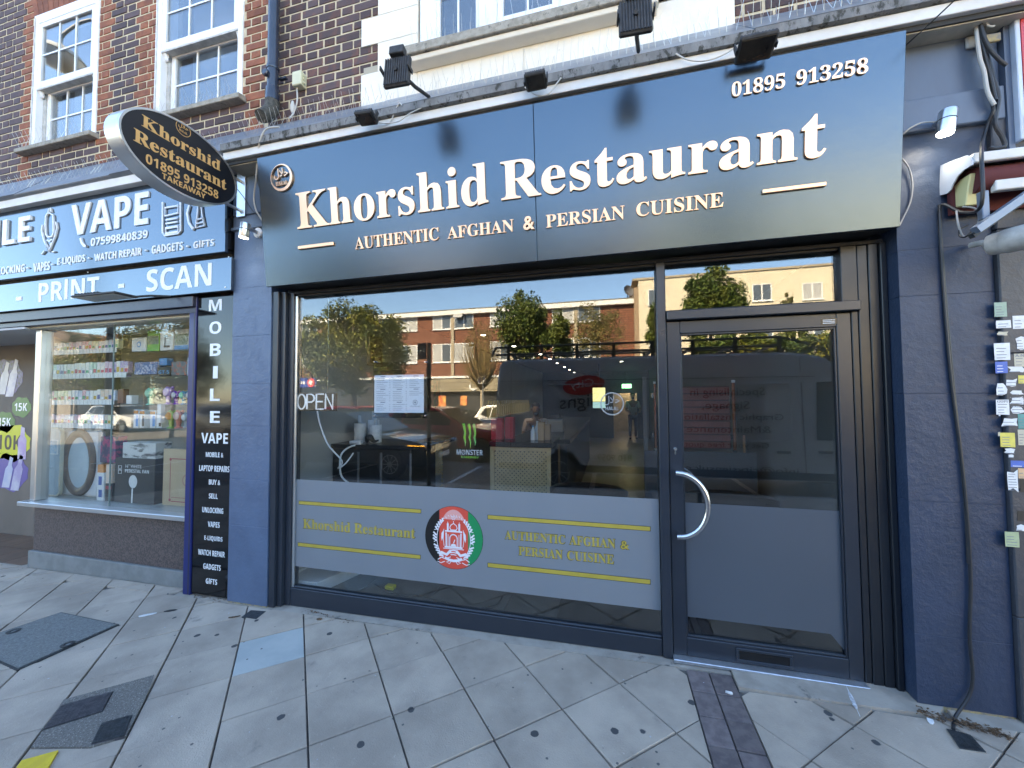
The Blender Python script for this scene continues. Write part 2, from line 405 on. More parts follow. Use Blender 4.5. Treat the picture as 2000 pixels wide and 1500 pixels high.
# covers let into the pavement
def gq(*p): return [tuple(gr(*q)[:2]) for q in p]
def cover(name, label, px, mat, dz, frame=None, rib=0):
    Q = gq(*px); c = [sum(p[k] for p in Q) / len(Q) for k in (0, 1)]
    t = thing(name, label, 'manhole cover', (c[0], c[1], gz(c[0])))
    sh = lambda k: [(c[0] + (p[0] - c[0]) * k, c[1] + (p[1] - c[1]) * k) for p in Q]
    if frame is not None:
        sheet('frame', frame, Q, parent=t, th=0.05, dz=dz); sheet('plate', mat, sh(0.955), parent=t, th=0.02, dz=dz + 0.004)
    else: sheet('plate', mat, Q, parent=t, th=0.05, dz=dz + 0.002)
    k = 0.94 if frame is not None else 1.0; P = sh(k)
    if rib:
        b = MB(); z = lambda p: gz(p[0]) + dz + 0.0035
        L = lambda a, bb, s: (a[0] + (bb[0] - a[0]) * s, a[1] + (bb[1] - a[1]) * s)
        for q in range(1, rib):
            for (a, bb, cc, d) in ((P[0], P[1], P[3], P[2]), (P[1], P[2], P[0], P[3])):
                s0, s1 = q / rib - 0.012, q / rib + 0.012
                R = [L(a, bb, s0), L(a, bb, s1), L(cc, d, s1), L(cc, d, s0)]
                b.hexa([(p[0], p[1], z(p) - .003) for p in R], [(p[0], p[1], z(p) + .002) for p in R])
        b.build('rib_pattern', mat, t)
    return t
sheet('aggregate_patch', mAgg, gq((124, 1369), (301, 1320), (284, 1366), (246, 1440), (176, 1461), (60, 1462), (84, 1428)), parent=pave, th=0.03, dz=0.0065)
t = cover('inspection_cover', 'big grey concrete-filled inspection cover left in the pavement', [(-75, 1262), (119, 1197), (233, 1221), (33, 1311)], mCover, 0.006, mIron2)
for px in ((26, 1236), (132, 1262)):
    p = gr(*px); MB().lathe([(0.032, 0), (0.036, 0.006), (0.018, 0.007), (0.014, 0.001)], p + Vector((0, 0, .008)), n=12).build('lifting_eye', mIron2, t, smooth=True)
cover('service_cover', 'purple-grey ribbed metal cover in the pebbly concrete patch', [(119, 1381), (222, 1353), (201, 1393), (82, 1430)], mIron, 0.008, mIron2, 12)
cover('service_cover', 'small dark green-black ribbed cover nearest the yellow paint', [(198, 1416), (259, 1399), (243, 1442), (177, 1458)], mIron2, 0.008, mIron, 7)
cover('service_cover', 'small slate metal plate at the foot of the left pillar', [(472, 1206), (490, 1193), (519, 1195), (500, 1210)], mIron2, 0.003, None, 0)
cover('drain_cover', 'small black ribbed drain cover by the right pillar', [(1847, 1425), (1896, 1438), (1928, 1473), (1874, 1465)], mIron2, 0.004, mConcrete, 6)
sheet('yellow_marking', mYellow, gq((42, 1488), (114, 1468), (94, 1502), (40, 1540), (5, 1540)), parent=pave, th=0.01, dz=0.007)
# litter
mFeather = M('feather', (0.62, 0.62, 0.64), 0.7, col2=(0.35, 0.35, 0.37), vs=60)
mLeaf = M('dry_leaf', (0.16, 0.09, 0.045), 0.8, col2=(0.08, 0.05, 0.03), vs=60, rand=0.4)
mPaper = M('white_paper', (0.72, 0.72, 0.72), 0.7, col2=(0.6, 0.6, 0.6), vs=30)
mBlackP = M('black_rubber', (0.016, 0.016, 0.017), 0.55)
p0, p1 = gr(1652, 1342), gr(1680, 1404); d = (p1 - p0); sd = Vector((-d.y, d.x, 0)).normalized()
fe = thing('feather', 'grey white pigeon feather lying below the door threshold', 'feather', p0)
b = MB(); prof = [(0.0, .004), (.12, .010), (.3, .014), (.5, .013), (.68, .009), (.78, .003)]
Lp = [p0 + d * s + sd * w for s, w in prof]; Rp = [p0 + d * s - sd * w for s, w in prof]
zc = [0.006 + 0.004 * math.sin(3 * s) for s, w in prof]
for i in range(5):
    a_, b_ = p0 + d * prof[i][0], p0 + d * prof[i + 1][0]
    for E_ in (Lp, Rp):
        q = [E_[i] + Vector((0, 0, zc[i])), E_[i + 1] + Vector((0, 0, zc[i + 1])), b_ + Vector((0, 0, zc[i + 1] + .004)), a_ + Vector((0, 0, zc[i] + .004))]
        b.hexa(q, [p + Vector((0, 0, .0008)) for p in q])
b.build('vane', mFeather, fe); tube('quill', mPaper, [p0 + d * s + Vector((0, 0, .011 + .002 * math.sin(3 * s))) for s in (0, .3, .6, .8, 1.0)], 0.0012, fe, n=5)
def chip(name, label, cat, u, v, mat, L=.05, Wd=.02, a=0.3, th=.002):
    p = gr(u, v); ca, sa = math.cos(a), math.sin(a); b = MB(); n = 7
    q = [(p.x + (ca * L * math.cos(k) - sa * Wd * math.sin(k)) * random.uniform(.75, 1.1), p.y + (sa * L * math.cos(k) + ca * Wd * math.sin(k)) * random.uniform(.75, 1.1)) for k in [2 * math.pi * i / n for i in range(n)]]
    b.hexa([(x, y, gz(x) + .0015) for x, y in q], [(x, y, gz(x) + .0015 + th + random.uniform(0, .006)) for x, y in q]).build(name, mat, label=label, cat=cat)
chip('paper_scrap', 'small white paper scrap on the paving below the black price board', 'litter', 288, 1202, mPaper, .055, .012, .7)
chip('rubber_scrap', 'twisted black scrap on the paving near the black vertical sign', 'litter', 333, 1194, mBlackP, .05, .013, .5)
chip('dry_leaf', 'brown leaf on the paving just right of the small slate plate', 'leaf', 624, 1210, mLeaf, .022, .014, .2)
chip('paper_scrap', 'white scrap of paper among the dirt at the right pillar foot', 'litter', 1817, 1410, mPaper, .022, .014, 1.2)
chip('cigarette_end', 'white cigarette end on the small pavers before the door', 'litter', 1424, 1355, mPaper, .018, .005, -.3, .006)
chip('dry_leaf', 'orange brown leaf beside the slate plate at the left pillar', 'leaf', 458, 1206, mLeaf, .045, .008, .5)
b = MB()
for i in range(260):
    t_ = random.random(); p = gr(1790 + 180 * t_, 1388 + 52 * t_); x = p.x + random.gauss(0, .012); y = p.y + random.gauss(-.01, .016); s_ = random.uniform(.003, .011); a = random.random() * 3
    z = gz(x) + random.uniform(.001, .016); q = [(x + s_ * math.cos(a + k * 1.6) * (1 if k % 2 else .45), y + s_ * math.sin(a + k * 1.6) * (1 if k % 2 else .45), z + random.uniform(0, .006)) for k in range(4)]
    b.hexa(q, [(v[0], v[1], v[2] + .001) for v in q])
for i in range(120):
    t_ = random.random(); p = gr(*( (372 + 70 * t_, 1160 + 12 * t_) if i % 2 else (600 + 90 * t_, 1190 + 24 * t_))); x = p.x + random.gauss(0, .01); y = p.y - abs(random.gauss(0, .02)); s_ = random.uniform(.002, .008); a = random.random() * 3
    z = gz(x) + .002; q = [(x + s_ * math.cos(a + k * 1.6), y + s_ * math.sin(a + k * 1.6) * .6, z + random.uniform(0, .003)) for k in range(4)]
    b.hexa(q, [(v[0], v[1], v[2] + .001) for v in q])
tag(b.build('leaf_litter', mLeaf), 'dry brown leaf litter gathered at the pillar feet', 'litter', kind='stuff')
# ================================================================ upper facade
YB = 0.1
mMortar = M('lime_mortar', (0.60, 0.51, 0.36), 0.95, col2=(0.50, 0.42, 0.29), vs=25, bump=0.6, bs=200)
mBrickD = M('dark_stock_brick', (0.08, 0.055, 0.058), 0.9, col2=(0.125, 0.062, 0.052), vs=9, vmix=(0.45, 0.62), bump=0.9, bs=110, rand=0.35, dirt=((0.05, 0.043, 0.047), 35, 0.55, 0.15))
mBrickR = M('red_dressing_brick', (0.28, 0.10, 0.052), 0.9, col2=(0.19, 0.068, 0.042), vs=10, bump=0.8, bs=120, rand=0.22, dirt=((0.12, 0.05, 0.04), 35, 0.62, 0.15))
mBrickP = M('plum_brick', (0.098, 0.064, 0.07), 0.9, col2=(0.072, 0.054, 0.062), vs=9, bump=0.8, bs=120, rand=0.3, dirt=((0.14, 0.10, 0.095), 35, 0.62, 0.15))
mStone = M('bath_stone', (0.80, 0.755, 0.66), 0.9, col2=(0.74, 0.69, 0.60), vs=3, bump=0.4, bs=90, dirt=((0.34, 0.31, 0.26), 5.5, 0.66, 0.12))
mSill = M('weathered_sill', (0.36, 0.33, 0.28), 0.95, col2=(0.26, 0.24, 0.2), vs=25, bump=0.8, bs=110, dirt=((0.09, 0.085, 0.075), 26, 0.55, 0.15))
mUPVC = M('white_upvc', (0.80, 0.80, 0.80), 0.35, col2=(0.74, 0.74, 0.74), vs=4, dirt=((0.55, 0.54, 0.5), 14, 0.72, 0.1))
mUPVCd = M('dusty_upvc', (0.55, 0.54, 0.51), 0.6, col2=(0.4, 0.38, 0.35), vs=12)
mLead = M('lead_flashing', (0.23, 0.255, 0.29), 0.38, metal=0.35, col2=(0.18, 0.2, 0.23), vs=5, bump=0.3, bs=25, rvar=0.15)
mMoss = M('mossy_lead_edge', (0.155, 0.155, 0.155), 0.85, col2=(0.22, 0.22, 0.22), vs=18, bump=0.8, bs=60, dirt=((0.045, 0.045, 0.04), 22, 0.5, 0.12), stretch=(1.0, 1.0, 0.5))
mFascia = M('white_fascia_paint', (0.70, 0.69, 0.67), 0.6, col2=(0.63, 0.61, 0.58), vs=6, bump=0.25, bs=60, dirt=((0.38, 0.33, 0.27), 11, 0.68, 0.1))
mCream = M('cream_batten', (0.50, 0.45, 0.36), 0.75, col2=(0.4, 0.36, 0.29), vs=10, bump=0.3)
mDark = M('dark_gap', (0.03, 0.03, 0.03), 0.8)
mCurtain = M('net_curtain', (0.55, 0.57, 0.6), 0.9, col2=(0.42, 0.44, 0.48), vs=3)
mRoomDark = M('dim_room', (0.12, 0.12, 0.13), 0.95)
mWinGlass = glass_mat('window_glass', 0.13, (0.7, 0.73, 0.75), wave=0.0006)
# window openings in the brick
W1 = (-5.89, -4.905, 4.19, 5.66); W2 = (-4.125, -3.08, 4.19, 5.66); W3 = (-1.37, 0.30, 4.215, 5.7)
TOPZ = 6.25; LEADZ = 3.885; PARTY = -2.80
def brick_wall(name, label, x0, x1, z0, z1, holes, kindf, maxn=300, extra_clip=None):
    t = thing(name, label, 'brick wall', ((x0 + x1) / 2, YB, z0))
    b = MB(); zs = sorted({z0, z1, *[min(z1, h[3]) for h in holes], *[h[2] for h in holes]})
    for a, c in zip(zs[:-1], zs[1:]):
        xs = [x0]
        for h in sorted(holes):
            if h[2] <= a + 1e-6 and h[3] >= c - 1e-6: xs += [h[0], h[1]]
        xs.append(x1)
        for p, q in zip(xs[0::2], xs[1::2]):
            if q - p > 1e-3: b.box(p, q, YB - 0.0005, YB + 0.22, a, c)
    b.build('mortar_bed', mMortar, t)
    L = []
    row = 0; z = z0 + 0.004
    while z < z1 - 0.03:
        x = x0 - 0.3375 + (0.16875 if row % 2 else 0) ; k = 0
        segs = [x0 + 0.002]
        for h in sorted(holes):
            if z + 0.03 > h[2] and z + 0.03 < h[3]: segs += [h[0] - 0.004, h[1] + 0.004]
        segs.append(x1 - 0.002)
        while x < x1:
            w = 0.215 if k % 2 == 0 else 0.1025
            for p, q in zip(segs[0::2], segs[1::2]):
                a, c = max(x, p), min(x + w, q)
                if c - a > 0.03: L.append((a, c, z, z + 0.0645))
            x += w + 0.010; k += 1
        z += 0.075; row += 1
    L = [q for q in L if kindf(q) is not None]
    L.sort(key=lambda q: (q[0] - CAM[0]) ** 2 + (q[2] - CAM[2]) ** 2)
    shared = {}
    rest = {}
    for i, (a, c, za, zb) in enumerate(L):
        mt = kindf((a, c, za, zb)); w = round(c - a, 2); j = lambda s: random.uniform(-s, s)
        def mk(bb, ox, oz, w):
            g = 0.003; pr = -0.006
            X0, X1, Z0, Z1 = ox + .001 + j(.002), ox + w - .001 + j(.002), oz + j(.0018), oz + 0.0625 + j(.0018)
            pts0 = [(X0, YB + .03, Z0), (X1, YB + .03, Z0), (X1, YB + .03, Z1), (X0, YB + .03, Z1)]
            pts1 = [(X0, YB + .001, Z0), (X1, YB + .001, Z0), (X1, YB + .001, Z1), (X0, YB + .001, Z1)]
            pts2 = [(X0 + g, YB + pr + j(.002), Z0 + g), (X1 - g, YB + pr + j(.002), Z0 + g), (X1 - g, YB + pr + j(.002), Z1 - g), (X0 + g, YB + pr + j(.002), Z1 - g)]
            n = 4; bb.add(pts0 + pts1 + pts2, [(8, 9, 10, 11)] + [(r * n + q, r * n + (q + 1) % n, (r + 1) * n + (q + 1) % n, (r + 1) * n + q) for r in (0, 1) for q in range(n)])
        if i < maxn:
            key = (w, mt.name, random.randrange(4))
            if key not in shared:
                bb = MB(); mk(bb, 0, 0, w); me = bpy.data.meshes.new('brick'); me.from_pydata([(p[0], p[1] - YB, p[2]) for p in bb.v], [], bb.f)
                bm = bmesh.new(); bm.from_mesh(me); bmesh.ops.recalc_face_normals(bm, faces=bm.faces); bm.to_mesh(me); bm.free(); me.materials.append(mt); shared[key] = me
            o = link('brick', shared[key], None, t); o.location = Vector((a, YB + random.uniform(-.0015, .0015), za)) - ORG[t]
        else:
            mk(rest.setdefault(mt, MB()), a, za, w)
    for mt, bb in rest.items(): bb.build('brick', mt, t, kind='stuff')
    return t
def lcol(q):
    xm = (q[0] + q[1]) / 2; zm = q[2]
    if zm > 5.9 - 0.35 * (q[0] + 6.5) / 3.7 + 0.45: return None
    dd = min(abs(xm - e) for e in (W1[0], W1[1], W2[0], W2[1]))
    ins = (W1[0] < xm < W1[1]) or (W2[0] < xm < W2[1])
    if ins: return mBrickP
    if dd < 0.20: return mBrickR
    if xm > -2.95 and random.random() < .4: return mBrickR
    return mBrickP if random.random() < 0.9 else mBrickD
hole = lambda w: (w[0], w[1], w[2] - 0.02, w[3])
ARCH = 0.30
w_l = brick_wall('brick_wall', 'upper brick wall over the left shop, plum brick with red window edges', -7.1, PARTY, LEADZ - 0.03, TOPZ, [(W1[0], W1[1], W1[2], W1[3] + ARCH), (W2[0], W2[1], W2[2], W2[3] + ARCH)], lcol)
def rcol(q):
    return mBrickD
w_r = brick_wall('brick_wall', 'dark brown brick pier between drainpipe and pale stone', PARTY, -1.735, LEADZ - 0.03, TOPZ, [], lambda q: None if q[2] > 5.15 else rcol(q))
w_q = brick_wall('brick_wall', 'bit of dark brick wall right of the pale stone', 0.80, 2.3, LEADZ - 0.03, TOPZ, [], lambda q: None if q[2] > 4.3 else rcol(q))
# red rubbed-brick flat arches over the sash windows
for (a, c, zb, zt) in (W1, W2):
    n = 13
    for i in range(n):
        s0, s1 = i / n, (i + 1) / n - 0.006
        xb0, xb1 = a + (c - a) * s0, a + (c - a) * s1; e = 0.11
        xt0, xt1 = a - e + (c - a + 2 * e) * s0, a - e + (c - a + 2 * e) * s1
        MB().prism([(xb0, zt), (xb1, zt), (xt1, zt + 0.3), (xt0, zt + 0.3)], YB - 0.012, YB + 0.1).build('arch_brick', mBrickR, w_l, bevel=0.002)
# toothed stone dressing round the wide window: ashlar blocks
mStoneJoint = M('stone_joint', (0.40, 0.36, 0.28), 0.95)
stn = thing('stone_surround', 'pale stone wall surround with toothed edge beneath wide window', 'stone wall', (-0.5, YB, LEADZ))
rows = [(LEADZ - 0.04, 4.131, -1.88), (4.131, 4.361, -1.73), (4.361, 4.587, -1.88), (4.587, 4.82, -1.73), (4.82, 5.05, -1.88), (5.05, 6.25, -1.73)]
b = MB()
for (za, zb_, xl) in rows:
    cuts = [xl, -1.385, -0.55, 0.32, 0.80] if za < 4.2 - .02 else [xl, -1.385]
    if za >= 4.2 - .02 : pass
    for p, q in zip(cuts[:-1], cuts[1:]):
        top = zb_
        blk = MB().box(p + 0.0012, q - 0.0012, YB - 0.016, YB + 0.15, za + 0.0012, zb_ - 0.0012)
        if not (p > -1.39 and q < 0.33 and zb_ > 4.215 and za > 4.1): blk.build('ashlar_block', mStone, stn, bevel=0.002)
    if zb_ > 4.2: MB().box(0.3212, 0.7988, YB - 0.016, YB + 0.15, za + .0012, zb_ - .0012).build('ashlar_block', mStone, stn, bevel=0.002)
MB().box(-1.383, 0.318, YB - 0.0158, YB + 0.15, 4.1322, 4.2).build('ashlar_block', mStone, stn, bevel=0.002)
MB().box(-1.86, 0.79, YB - 0.008, YB + 0.14, LEADZ - 0.04, 4.19).build('stone_backing', mStoneJoint, stn)
MB().box(-1.385, 0.32, YB - 0.0158, YB + 0.15, 5.702, 6.25).build('ashlar_block', mStone, stn, bevel=0.002)
# sills
def sill(label, a, c, z1, yf, h, extra=None):
    t = thing('window_sill', label, 'window sill', ((a + c) / 2, yf, z1 - h))
    MB().prism([(yf, z1 - h), (YB + .03, z1 - h), (YB + .03, z1 + .012), (yf, z1)], a, c, 'x').build('slab', mSill, t, bevel=0.005)
    if extra: MB().prism([(yf + .03, z1 - h - .035), (YB - .017, z1 - h - .05), (YB - .017, z1 - h - .001), (yf + .022, z1 - h - .001)], a + .01, c - .01, 'x').build('moulding', mStone, t, bevel=0.004)
    return t
sill('thin weathered stone sill under the leftmost sash window', W1[0] - 0.10, W1[1] + 0.04, W1[2] - 0.002, 0.02, 0.045)
sill('thin weathered stone sill under the sash window behind oval sign', W2[0] - 0.10, W2[1] + 0.045, W2[2] - 0.002, 0.02, 0.045)
sill('long grey stone sill under the wide casement window', W3[0] - 0.06, W3[1] + 0.05, 4.165, -0.03, 0.07, True)
# sash windows
def bars(b, x0, x1, z0, z1, nx, nz, y0, y1, w=0.016):
    for i in range(1, nx): x = x0 + (x1 - x0) * i / nx; b.box(x - w / 2, x + w / 2, y0, y1, z0, z1)
    for i in range(1, nz): z = z0 + (z1 - z0) * i / nz; b.box(x0, x1, y0 + .0005, y1 - .0005, z - w / 2, z + w / 2)
def sash(label, w):
    x0, x1, z0, z1 = w; zm = 4.84; y = YB + 0.03
    t = thing('sash_window', label, 'window', ((x0 + x1) / 2, y, z0))
    fr = MB()
    fr.box(x0, x0 + .075, y - .045, y + .1, z0, z1).box(x1 - .055, x1, y - .045, y + .1, z0, z1).box(x0 + .075, x1 - .055, y - .045, y + .1, z1 - .1, z1).box(x0 + .075, x1 - .055, y - .02, y + .1, z0, z0 + .03)
    fr.build('frame', mUPVC, t, bevel=0.004)
    MB().box(x0 + .022, x0 + .03, y - .051, y - .044, z0, z1 - .03).build('frame_bead', mUPVCd, t)
    def leaf(nm, a, c, za, zb, yy, rail):
        s = .05; b = MB()
        b.box(a, a + s, yy, yy + .045, za, zb).box(c - s, c, yy, yy + .045, za, zb).box(a + s, c - s, yy, yy + .045, zb - s, zb).box(a + s, c - s, yy, yy + .045, za, za + rail)
        o = b.build(nm, mUPVC, t, bevel=0.004)
        g = MB(); bars(g, a + s, c - s, za + rail, zb - s, 3, 2, yy + .012, yy + .03); g.build('glazing_bar', mUPVC, o)
        MB().box(a + s - .004, c - s + .004, yy + .018, yy + .024, za + rail - .004, zb - s + .004).build('pane', mWinGlass, o)
        return o
    leaf('upper_sash', x0 + .077, x1 - .057, zm, z1 - .102, y - .042, .075)
    lo = leaf('lower_sash', x0 + .115, x1 - .065, z0 + .032, zm + .03, y + .022, .05)
    # horns of the upper sash and the jamb track beside the lower sash
    for sx, (a, c) in ((0, (x0 + .078, x0 + .118)), (1, (x1 - .095, x1 - .058))):
        MB().prism([(y - .04, zm - .001), (y + .0, zm - .001), (y + .0, zm - .07), (y - .012, zm - .062), (y - .022, zm - .03)], a, c, 'x').build('sash_horn', mUPVC, t, bevel=.003)
    MB().box(x0 + .077, x0 + .113, y + .01, y + .06, z0 + .03, zm - .075).build('jamb_track', mUPVCd, t)
    MB().box(x0 + .077, x1 - .057, y - .0405, y + .02, zm - .012, zm - .001).build('meeting_rail', mUPVCd, t)
    MB().box(x0 + .02, x1 - .02, y + .28, y + .29, z0, z1).build('curtain', mCurtain, t)
    return t
sash('leftmost white sash window with two rows of glazing bars', W1)
sash('white sash window above and behind the oval sign', W2)
t = thing('casement_window', 'wide white casement window above the pale stone sill', 'window', (-0.5, YB, 4.2))
x0, x1, z0, z1 = W3; y = YB - 0.005
b = MB().box(x0, x0 + .13, y, y + .1, z0 - .01, z1).box(x1 - .13, x1, y, y + .1, z0 - .01, z1).box(x0 + .13, x1 - .13, y + .001, y + .1, z0 - .01, z0 + .03)
for q in (-0.895, -0.30): b.box(q, q + .15, y + .0005, y + .1, z0 + .03, z1)
b.build('frame', mUPVC, t, bevel=.005)
for i, (a, c) in enumerate(((-1.24, -0.895), (-0.745, -0.30), (-0.15, 0.17))):
    s = .045 if i == 1 else 0.028
    zb_ = z0 + (.055 if i == 1 else .03); b = MB(); yy = y - .012 if i == 1 else y + .02
    b.box(a, a + s, yy, yy + .05, zb_, z1).box(c - s, c, yy, yy + .05, zb_, z1).box(a + s, c - s, yy, yy + .05, zb_, zb_ + s)
    o = b.build('casement', mUPVC, t, bevel=.004)
    g = MB(); bars(g, a + s, c - s, zb_ + s, z1, 2, 4, yy + .015, yy + .03, .014); g.build('glazing_bar', mUPVC, o)
    MB().box(a + s - .003, c - s + .003, yy + .02, yy + .026, zb_ + s - .003, z1).build('pane', mWinGlass, o)
MB().box(x0 + .02, x1 - .02, y + .4, y + .41, z0, z1).build('curtain', mCurtain, t)
# mass of the terrace above and behind (keeps the sun off the pavement)
mTer = M('terrace_brick', (0.15, 0.08, 0.06), 0.9, col2=(0.11, 0.06, 0.05), vs=12, bump=0.5)
mRoof = M('roof_tile', (0.14, 0.07, 0.05), 0.85, col2=(0.1, 0.06, 0.05), vs=6, bump=0.5, bs=20)
t = thing('terrace_building', 'brick upper storeys and tiled roof of the shop terrace', 'building', (0, 4, 0))
MB().box(-26, 18, YB + 0.05, 9.5, TOPZ + .002, 9.3).build('upper_storey', mTer, t)
MB().box(-26, -7.102, YB, 9.5, 3.0, TOPZ).build('side_storey', mTer, t); MB().box(2.302, 18, YB, 9.5, 3.6, TOPZ).build('side_storey', mTer, t)
MB().box(-26, 18, YB + 0.6, 9.5, 3.62, TOPZ).build('rear_block', mTer, t)
MB().prism([(-.25, 9.302), (9.9, 9.302), (4.8, 12.4)], -26, 18, 'x').build('roof', mRoof, t)
# ---------------------------------------------------------------- cornice: lead flashing, drip edge, fascia board
def cornice(label, x0, x1, yf, zt, zb, wb, hasbat, moss):
    t = thing('cornice', label, 'cornice', ((x0 + x1) / 2, yf, wb))
    xs = np.linspace(x0, x1, max(2, int((x1 - x0) / 1.15) + 1))
    for i, (a, c) in enumerate(zip(xs[:-1], xs[1:])):
        k = .004 * (i % 2)
        MB().prism([(yf - .004 - k, zt - .002 + k), (YB - .006, LEADZ + k), (YB + .01, LEADZ + k), (YB + .01, LEADZ - .03), (yf + .03, zt - .03)], a, c + .03 * (i < len(xs) - 2), 'x').build('lead_sheet', mLead, t)
        MB().prism([(yf - .006 - k, zt - .004), (yf + .035, zt - .034), (yf + .03, zb), (yf - .002 - k, zb + .004 * (i % 2))], a, c, 'x').build('drip_edge', moss, t)
    MB().box(x0, x1, yf + .02, YB + .005, wb, zb - .0015).build('fascia_board', mFascia, t, bevel=.003)
    if hasbat:
        MB().box(x0 + .01, x1 - .01, yf + .045, yf + .075, wb - .028, wb - .0015).build('dark_strip', mDark, t)
        MB().box(x0 + .01, x1 - .01, yf + .055, YB, wb - .034, wb - .0285).build('batten', mCream, t)
    return t
cornice('lead covered cornice over the restaurant sign with mossy drip edge', PARTY - .06, 2.0, -0.26, 3.512, 3.458, 3.396, True, mMoss)
cornice('lead covered cornice above the left shop sign', -8.0, PARTY - .065, -0.205, 3.50, 3.49, 3.405, False, mLead)
# bird spikes
mSpike = M('stainless_wire', (0.55, 0.53, 0.5), 0.3, metal=0.9)
def spikes(label, pa, pb, n, h=.11, two=True):
    t = MB()
    for i in range(n):
        p = Vector(pa).lerp(Vector(pb), (i + random.random() * .4) / n)
        for s in ((-1, 1) if two else (0,)):
            d = Vector((random.uniform(-.03, .03), s * .045 - .01, h * random.uniform(.85, 1.05)))
            t.tube([p, p + d], .0011, 3, cap=False)
    t.build('bird_spikes', mSpike, label=label, cat='bird spikes', kind='stuff')
spikes('row of fine wire bird spikes along the restaurant cornice', (-2.75, -0.17, 3.61), (1.9, -0.17, 3.61), 110, .13)
spikes('row of fine wire bird spikes along the left shop cornice', (-7.0, -0.12, 3.60), (-2.9, -0.12, 3.60), 80, .12)
spikes('fine wire bird spikes on the leftmost window sill', (W1[0] - .08, .05, W1[2]), (W1[1], .05, W1[2]), 16, .14)
spikes('fine wire bird spikes on the sill behind the oval sign', (W2[0], .05, W2[2]), (W2[1], .05, W2[2]), 16, .14)
spikes('fine wire bird spikes on the long stone sill', (W3[0] - .03, .02, 4.165), (W3[1], .02, 4.165), 26, .14)
# downpipe
mPipe = M('black_blue_pipe_paint', (0.022, 0.028, 0.045), 0.22, col2=(0.03, 0.036, 0.055), vs=6, coat=0.3)
px = at(533, 100, 0.02).x
t = thing('drainpipe', 'glossy dark drainpipe on the brick wall ending in a mossy shoe', 'drainpipe', (px, .02, 3.75))
MB().lathe([(.043, 0), (.043, 2.6)], (px, .025, 4.06), n=16).build('pipe', mPipe, t, smooth=True)
MB().lathe([(.055, 0), (.055, .1), (.05, .11)], (px, .025, 4.03), n=16).build('socket', mPipe, t, smooth=True)
MB().lathe([(.047, 0), (.05, .012), (.047, .03)], (px, .025, 4.30), n=16).build('collar', mPipe, t, smooth=True)
MB().lathe([(.03, 0), (.03, .02), (.022, .025)], (px - .02, -.018, 4.24), (0, -1, 0), n=8).build('access_cap', mPipe, t)
MB().box(px + .03, px + .1, .05, .075, 4.235, 4.25).build('bracket', mPipe, t)
MB().tube([(px, .025, 4.05), (px, .02, 3.96), (px + .005, -.03, 3.88), (px + .01, -.09, 3.82)], [.052, .055, .056, .05], 14).build('shoe', M('mossy_shoe', (.035, .035, .032), .9, col2=(.09, .085, .07), vs=40, bump=.8), t, smooth=True)
# junction box and flex beside it
p = at(584, 157, .06)
t = thing('junction_box', 'small cream plastic junction box on the dark brick', 'junction box', (p.x, .06, p.z))
mBoxC = M('aged_cream_plastic', (.62, .6, .42), .45, col2=(.55, .53, .36), vs=20)
MB().box(p.x - .045, p.x + .045, .03, .098, p.z - .06, p.z + .06).build('lid', mBoxC, t, bevel=.006)
for q in (-.03, 0, .03): MB().lathe([(.011, 0), (.013, .008), (.011, .012)], (p.x + .045, .06, p.z + q), (1, 0, 0), n=8).build('gland', mBoxC, t)
mFlex = M('grey_flex', (.52, .5, .47), .5)
tube('flex_cable', mFlex, spline([(p.x - .02, .06, p.z - .06), (p.x - .025, .07, p.z - .16), (p.x - .045, .06, p.z - .26), (p.x - .03, .0, p.z - .36)]), .006, t)
MB().lathe([(.008, 0), (.016, .02), (.018, .06), (.008, .1)], (p.x - .055, .055, p.z - .27), n=8).build('inline_switch', mFlex, t, smooth=True)
# ================================================================ restaurant sign
YS = -0.165
def PR(b, **k):
    for kk, v in k.items(): b.inputs[kk].default_value = v
mSign = M('satin_black_panel', (0.012, 0.015, 0.021), 0.25, col2=(0.015, 0.018, 0.024), vs=3, bump=.25, bs=1.1, bd=.01, dirt=((.03, .033, .037), 14, .72, .1))
PR(mSign.node_tree.nodes['Principled BSDF'], IOR=2.1)
mSign.node_tree.nodes['Principled BSDF'].inputs['Specular Tint'].default_value = (.60, .81, 1.0, 1)  # near-black panel; blue tint puts the sky's colour into its reflection
mGold = M('satin_gold_letter', (.92, 0.56, 0.355), 0.36, metal=1.0, col2=(.92, 0.55, 0.345), vs=20)
mBlackGloss = M('black_gloss', (0.008, 0.008, 0.009), 0.25)
mBlk = M('black_powder_coat', (0.018, 0.018, 0.019), 0.5, bump=0.15, bs=400)
mBlkW = M('weathered_black_plastic', (0.022, 0.022, 0.023), 0.7, col2=(0.04, 0.04, 0.042), vs=30, bump=0.3)
mLens = M('dusty_lamp_glass', (0.014, 0.0135, 0.013), 0.16, col2=(0.03, 0.028, 0.025), vs=14)
sg = thing('restaurant_sign', 'long dark fascia sign with raised gold serif letters', 'shop sign', (-0.5, YS, 2.405))
SX0, SX1, SZ0, SZ1 = -2.508, 1.442, 2.405, 3.348
xs_ = at(1048, 350, YS).x
for a, c in ((SX0, xs_ - .001), (xs_ + .001, SX1)): MB().box(a, c, YS, YS + .03, SZ0, SZ1).build('panel', mSign, sg, bevel=.0025)
MB().box(SX0 + .004, SX0 + .03, YS + .031, -.02, SZ0 + .004, SZ1 - .03).build('side_return', mBlk, sg); MB().box(SX1 - .03, SX1 - .004, YS + .031, -.02, SZ0 + .004, SZ1 - .03).build('side_return', mBlk, sg)
MB().box(SX0 + .031, SX1 - .031, YS + .031, .06, SZ0 + .002, SZ0 + .03).build('soffit', mBlk, sg)
yl = YS - .0005
TILT = R_(6.0)
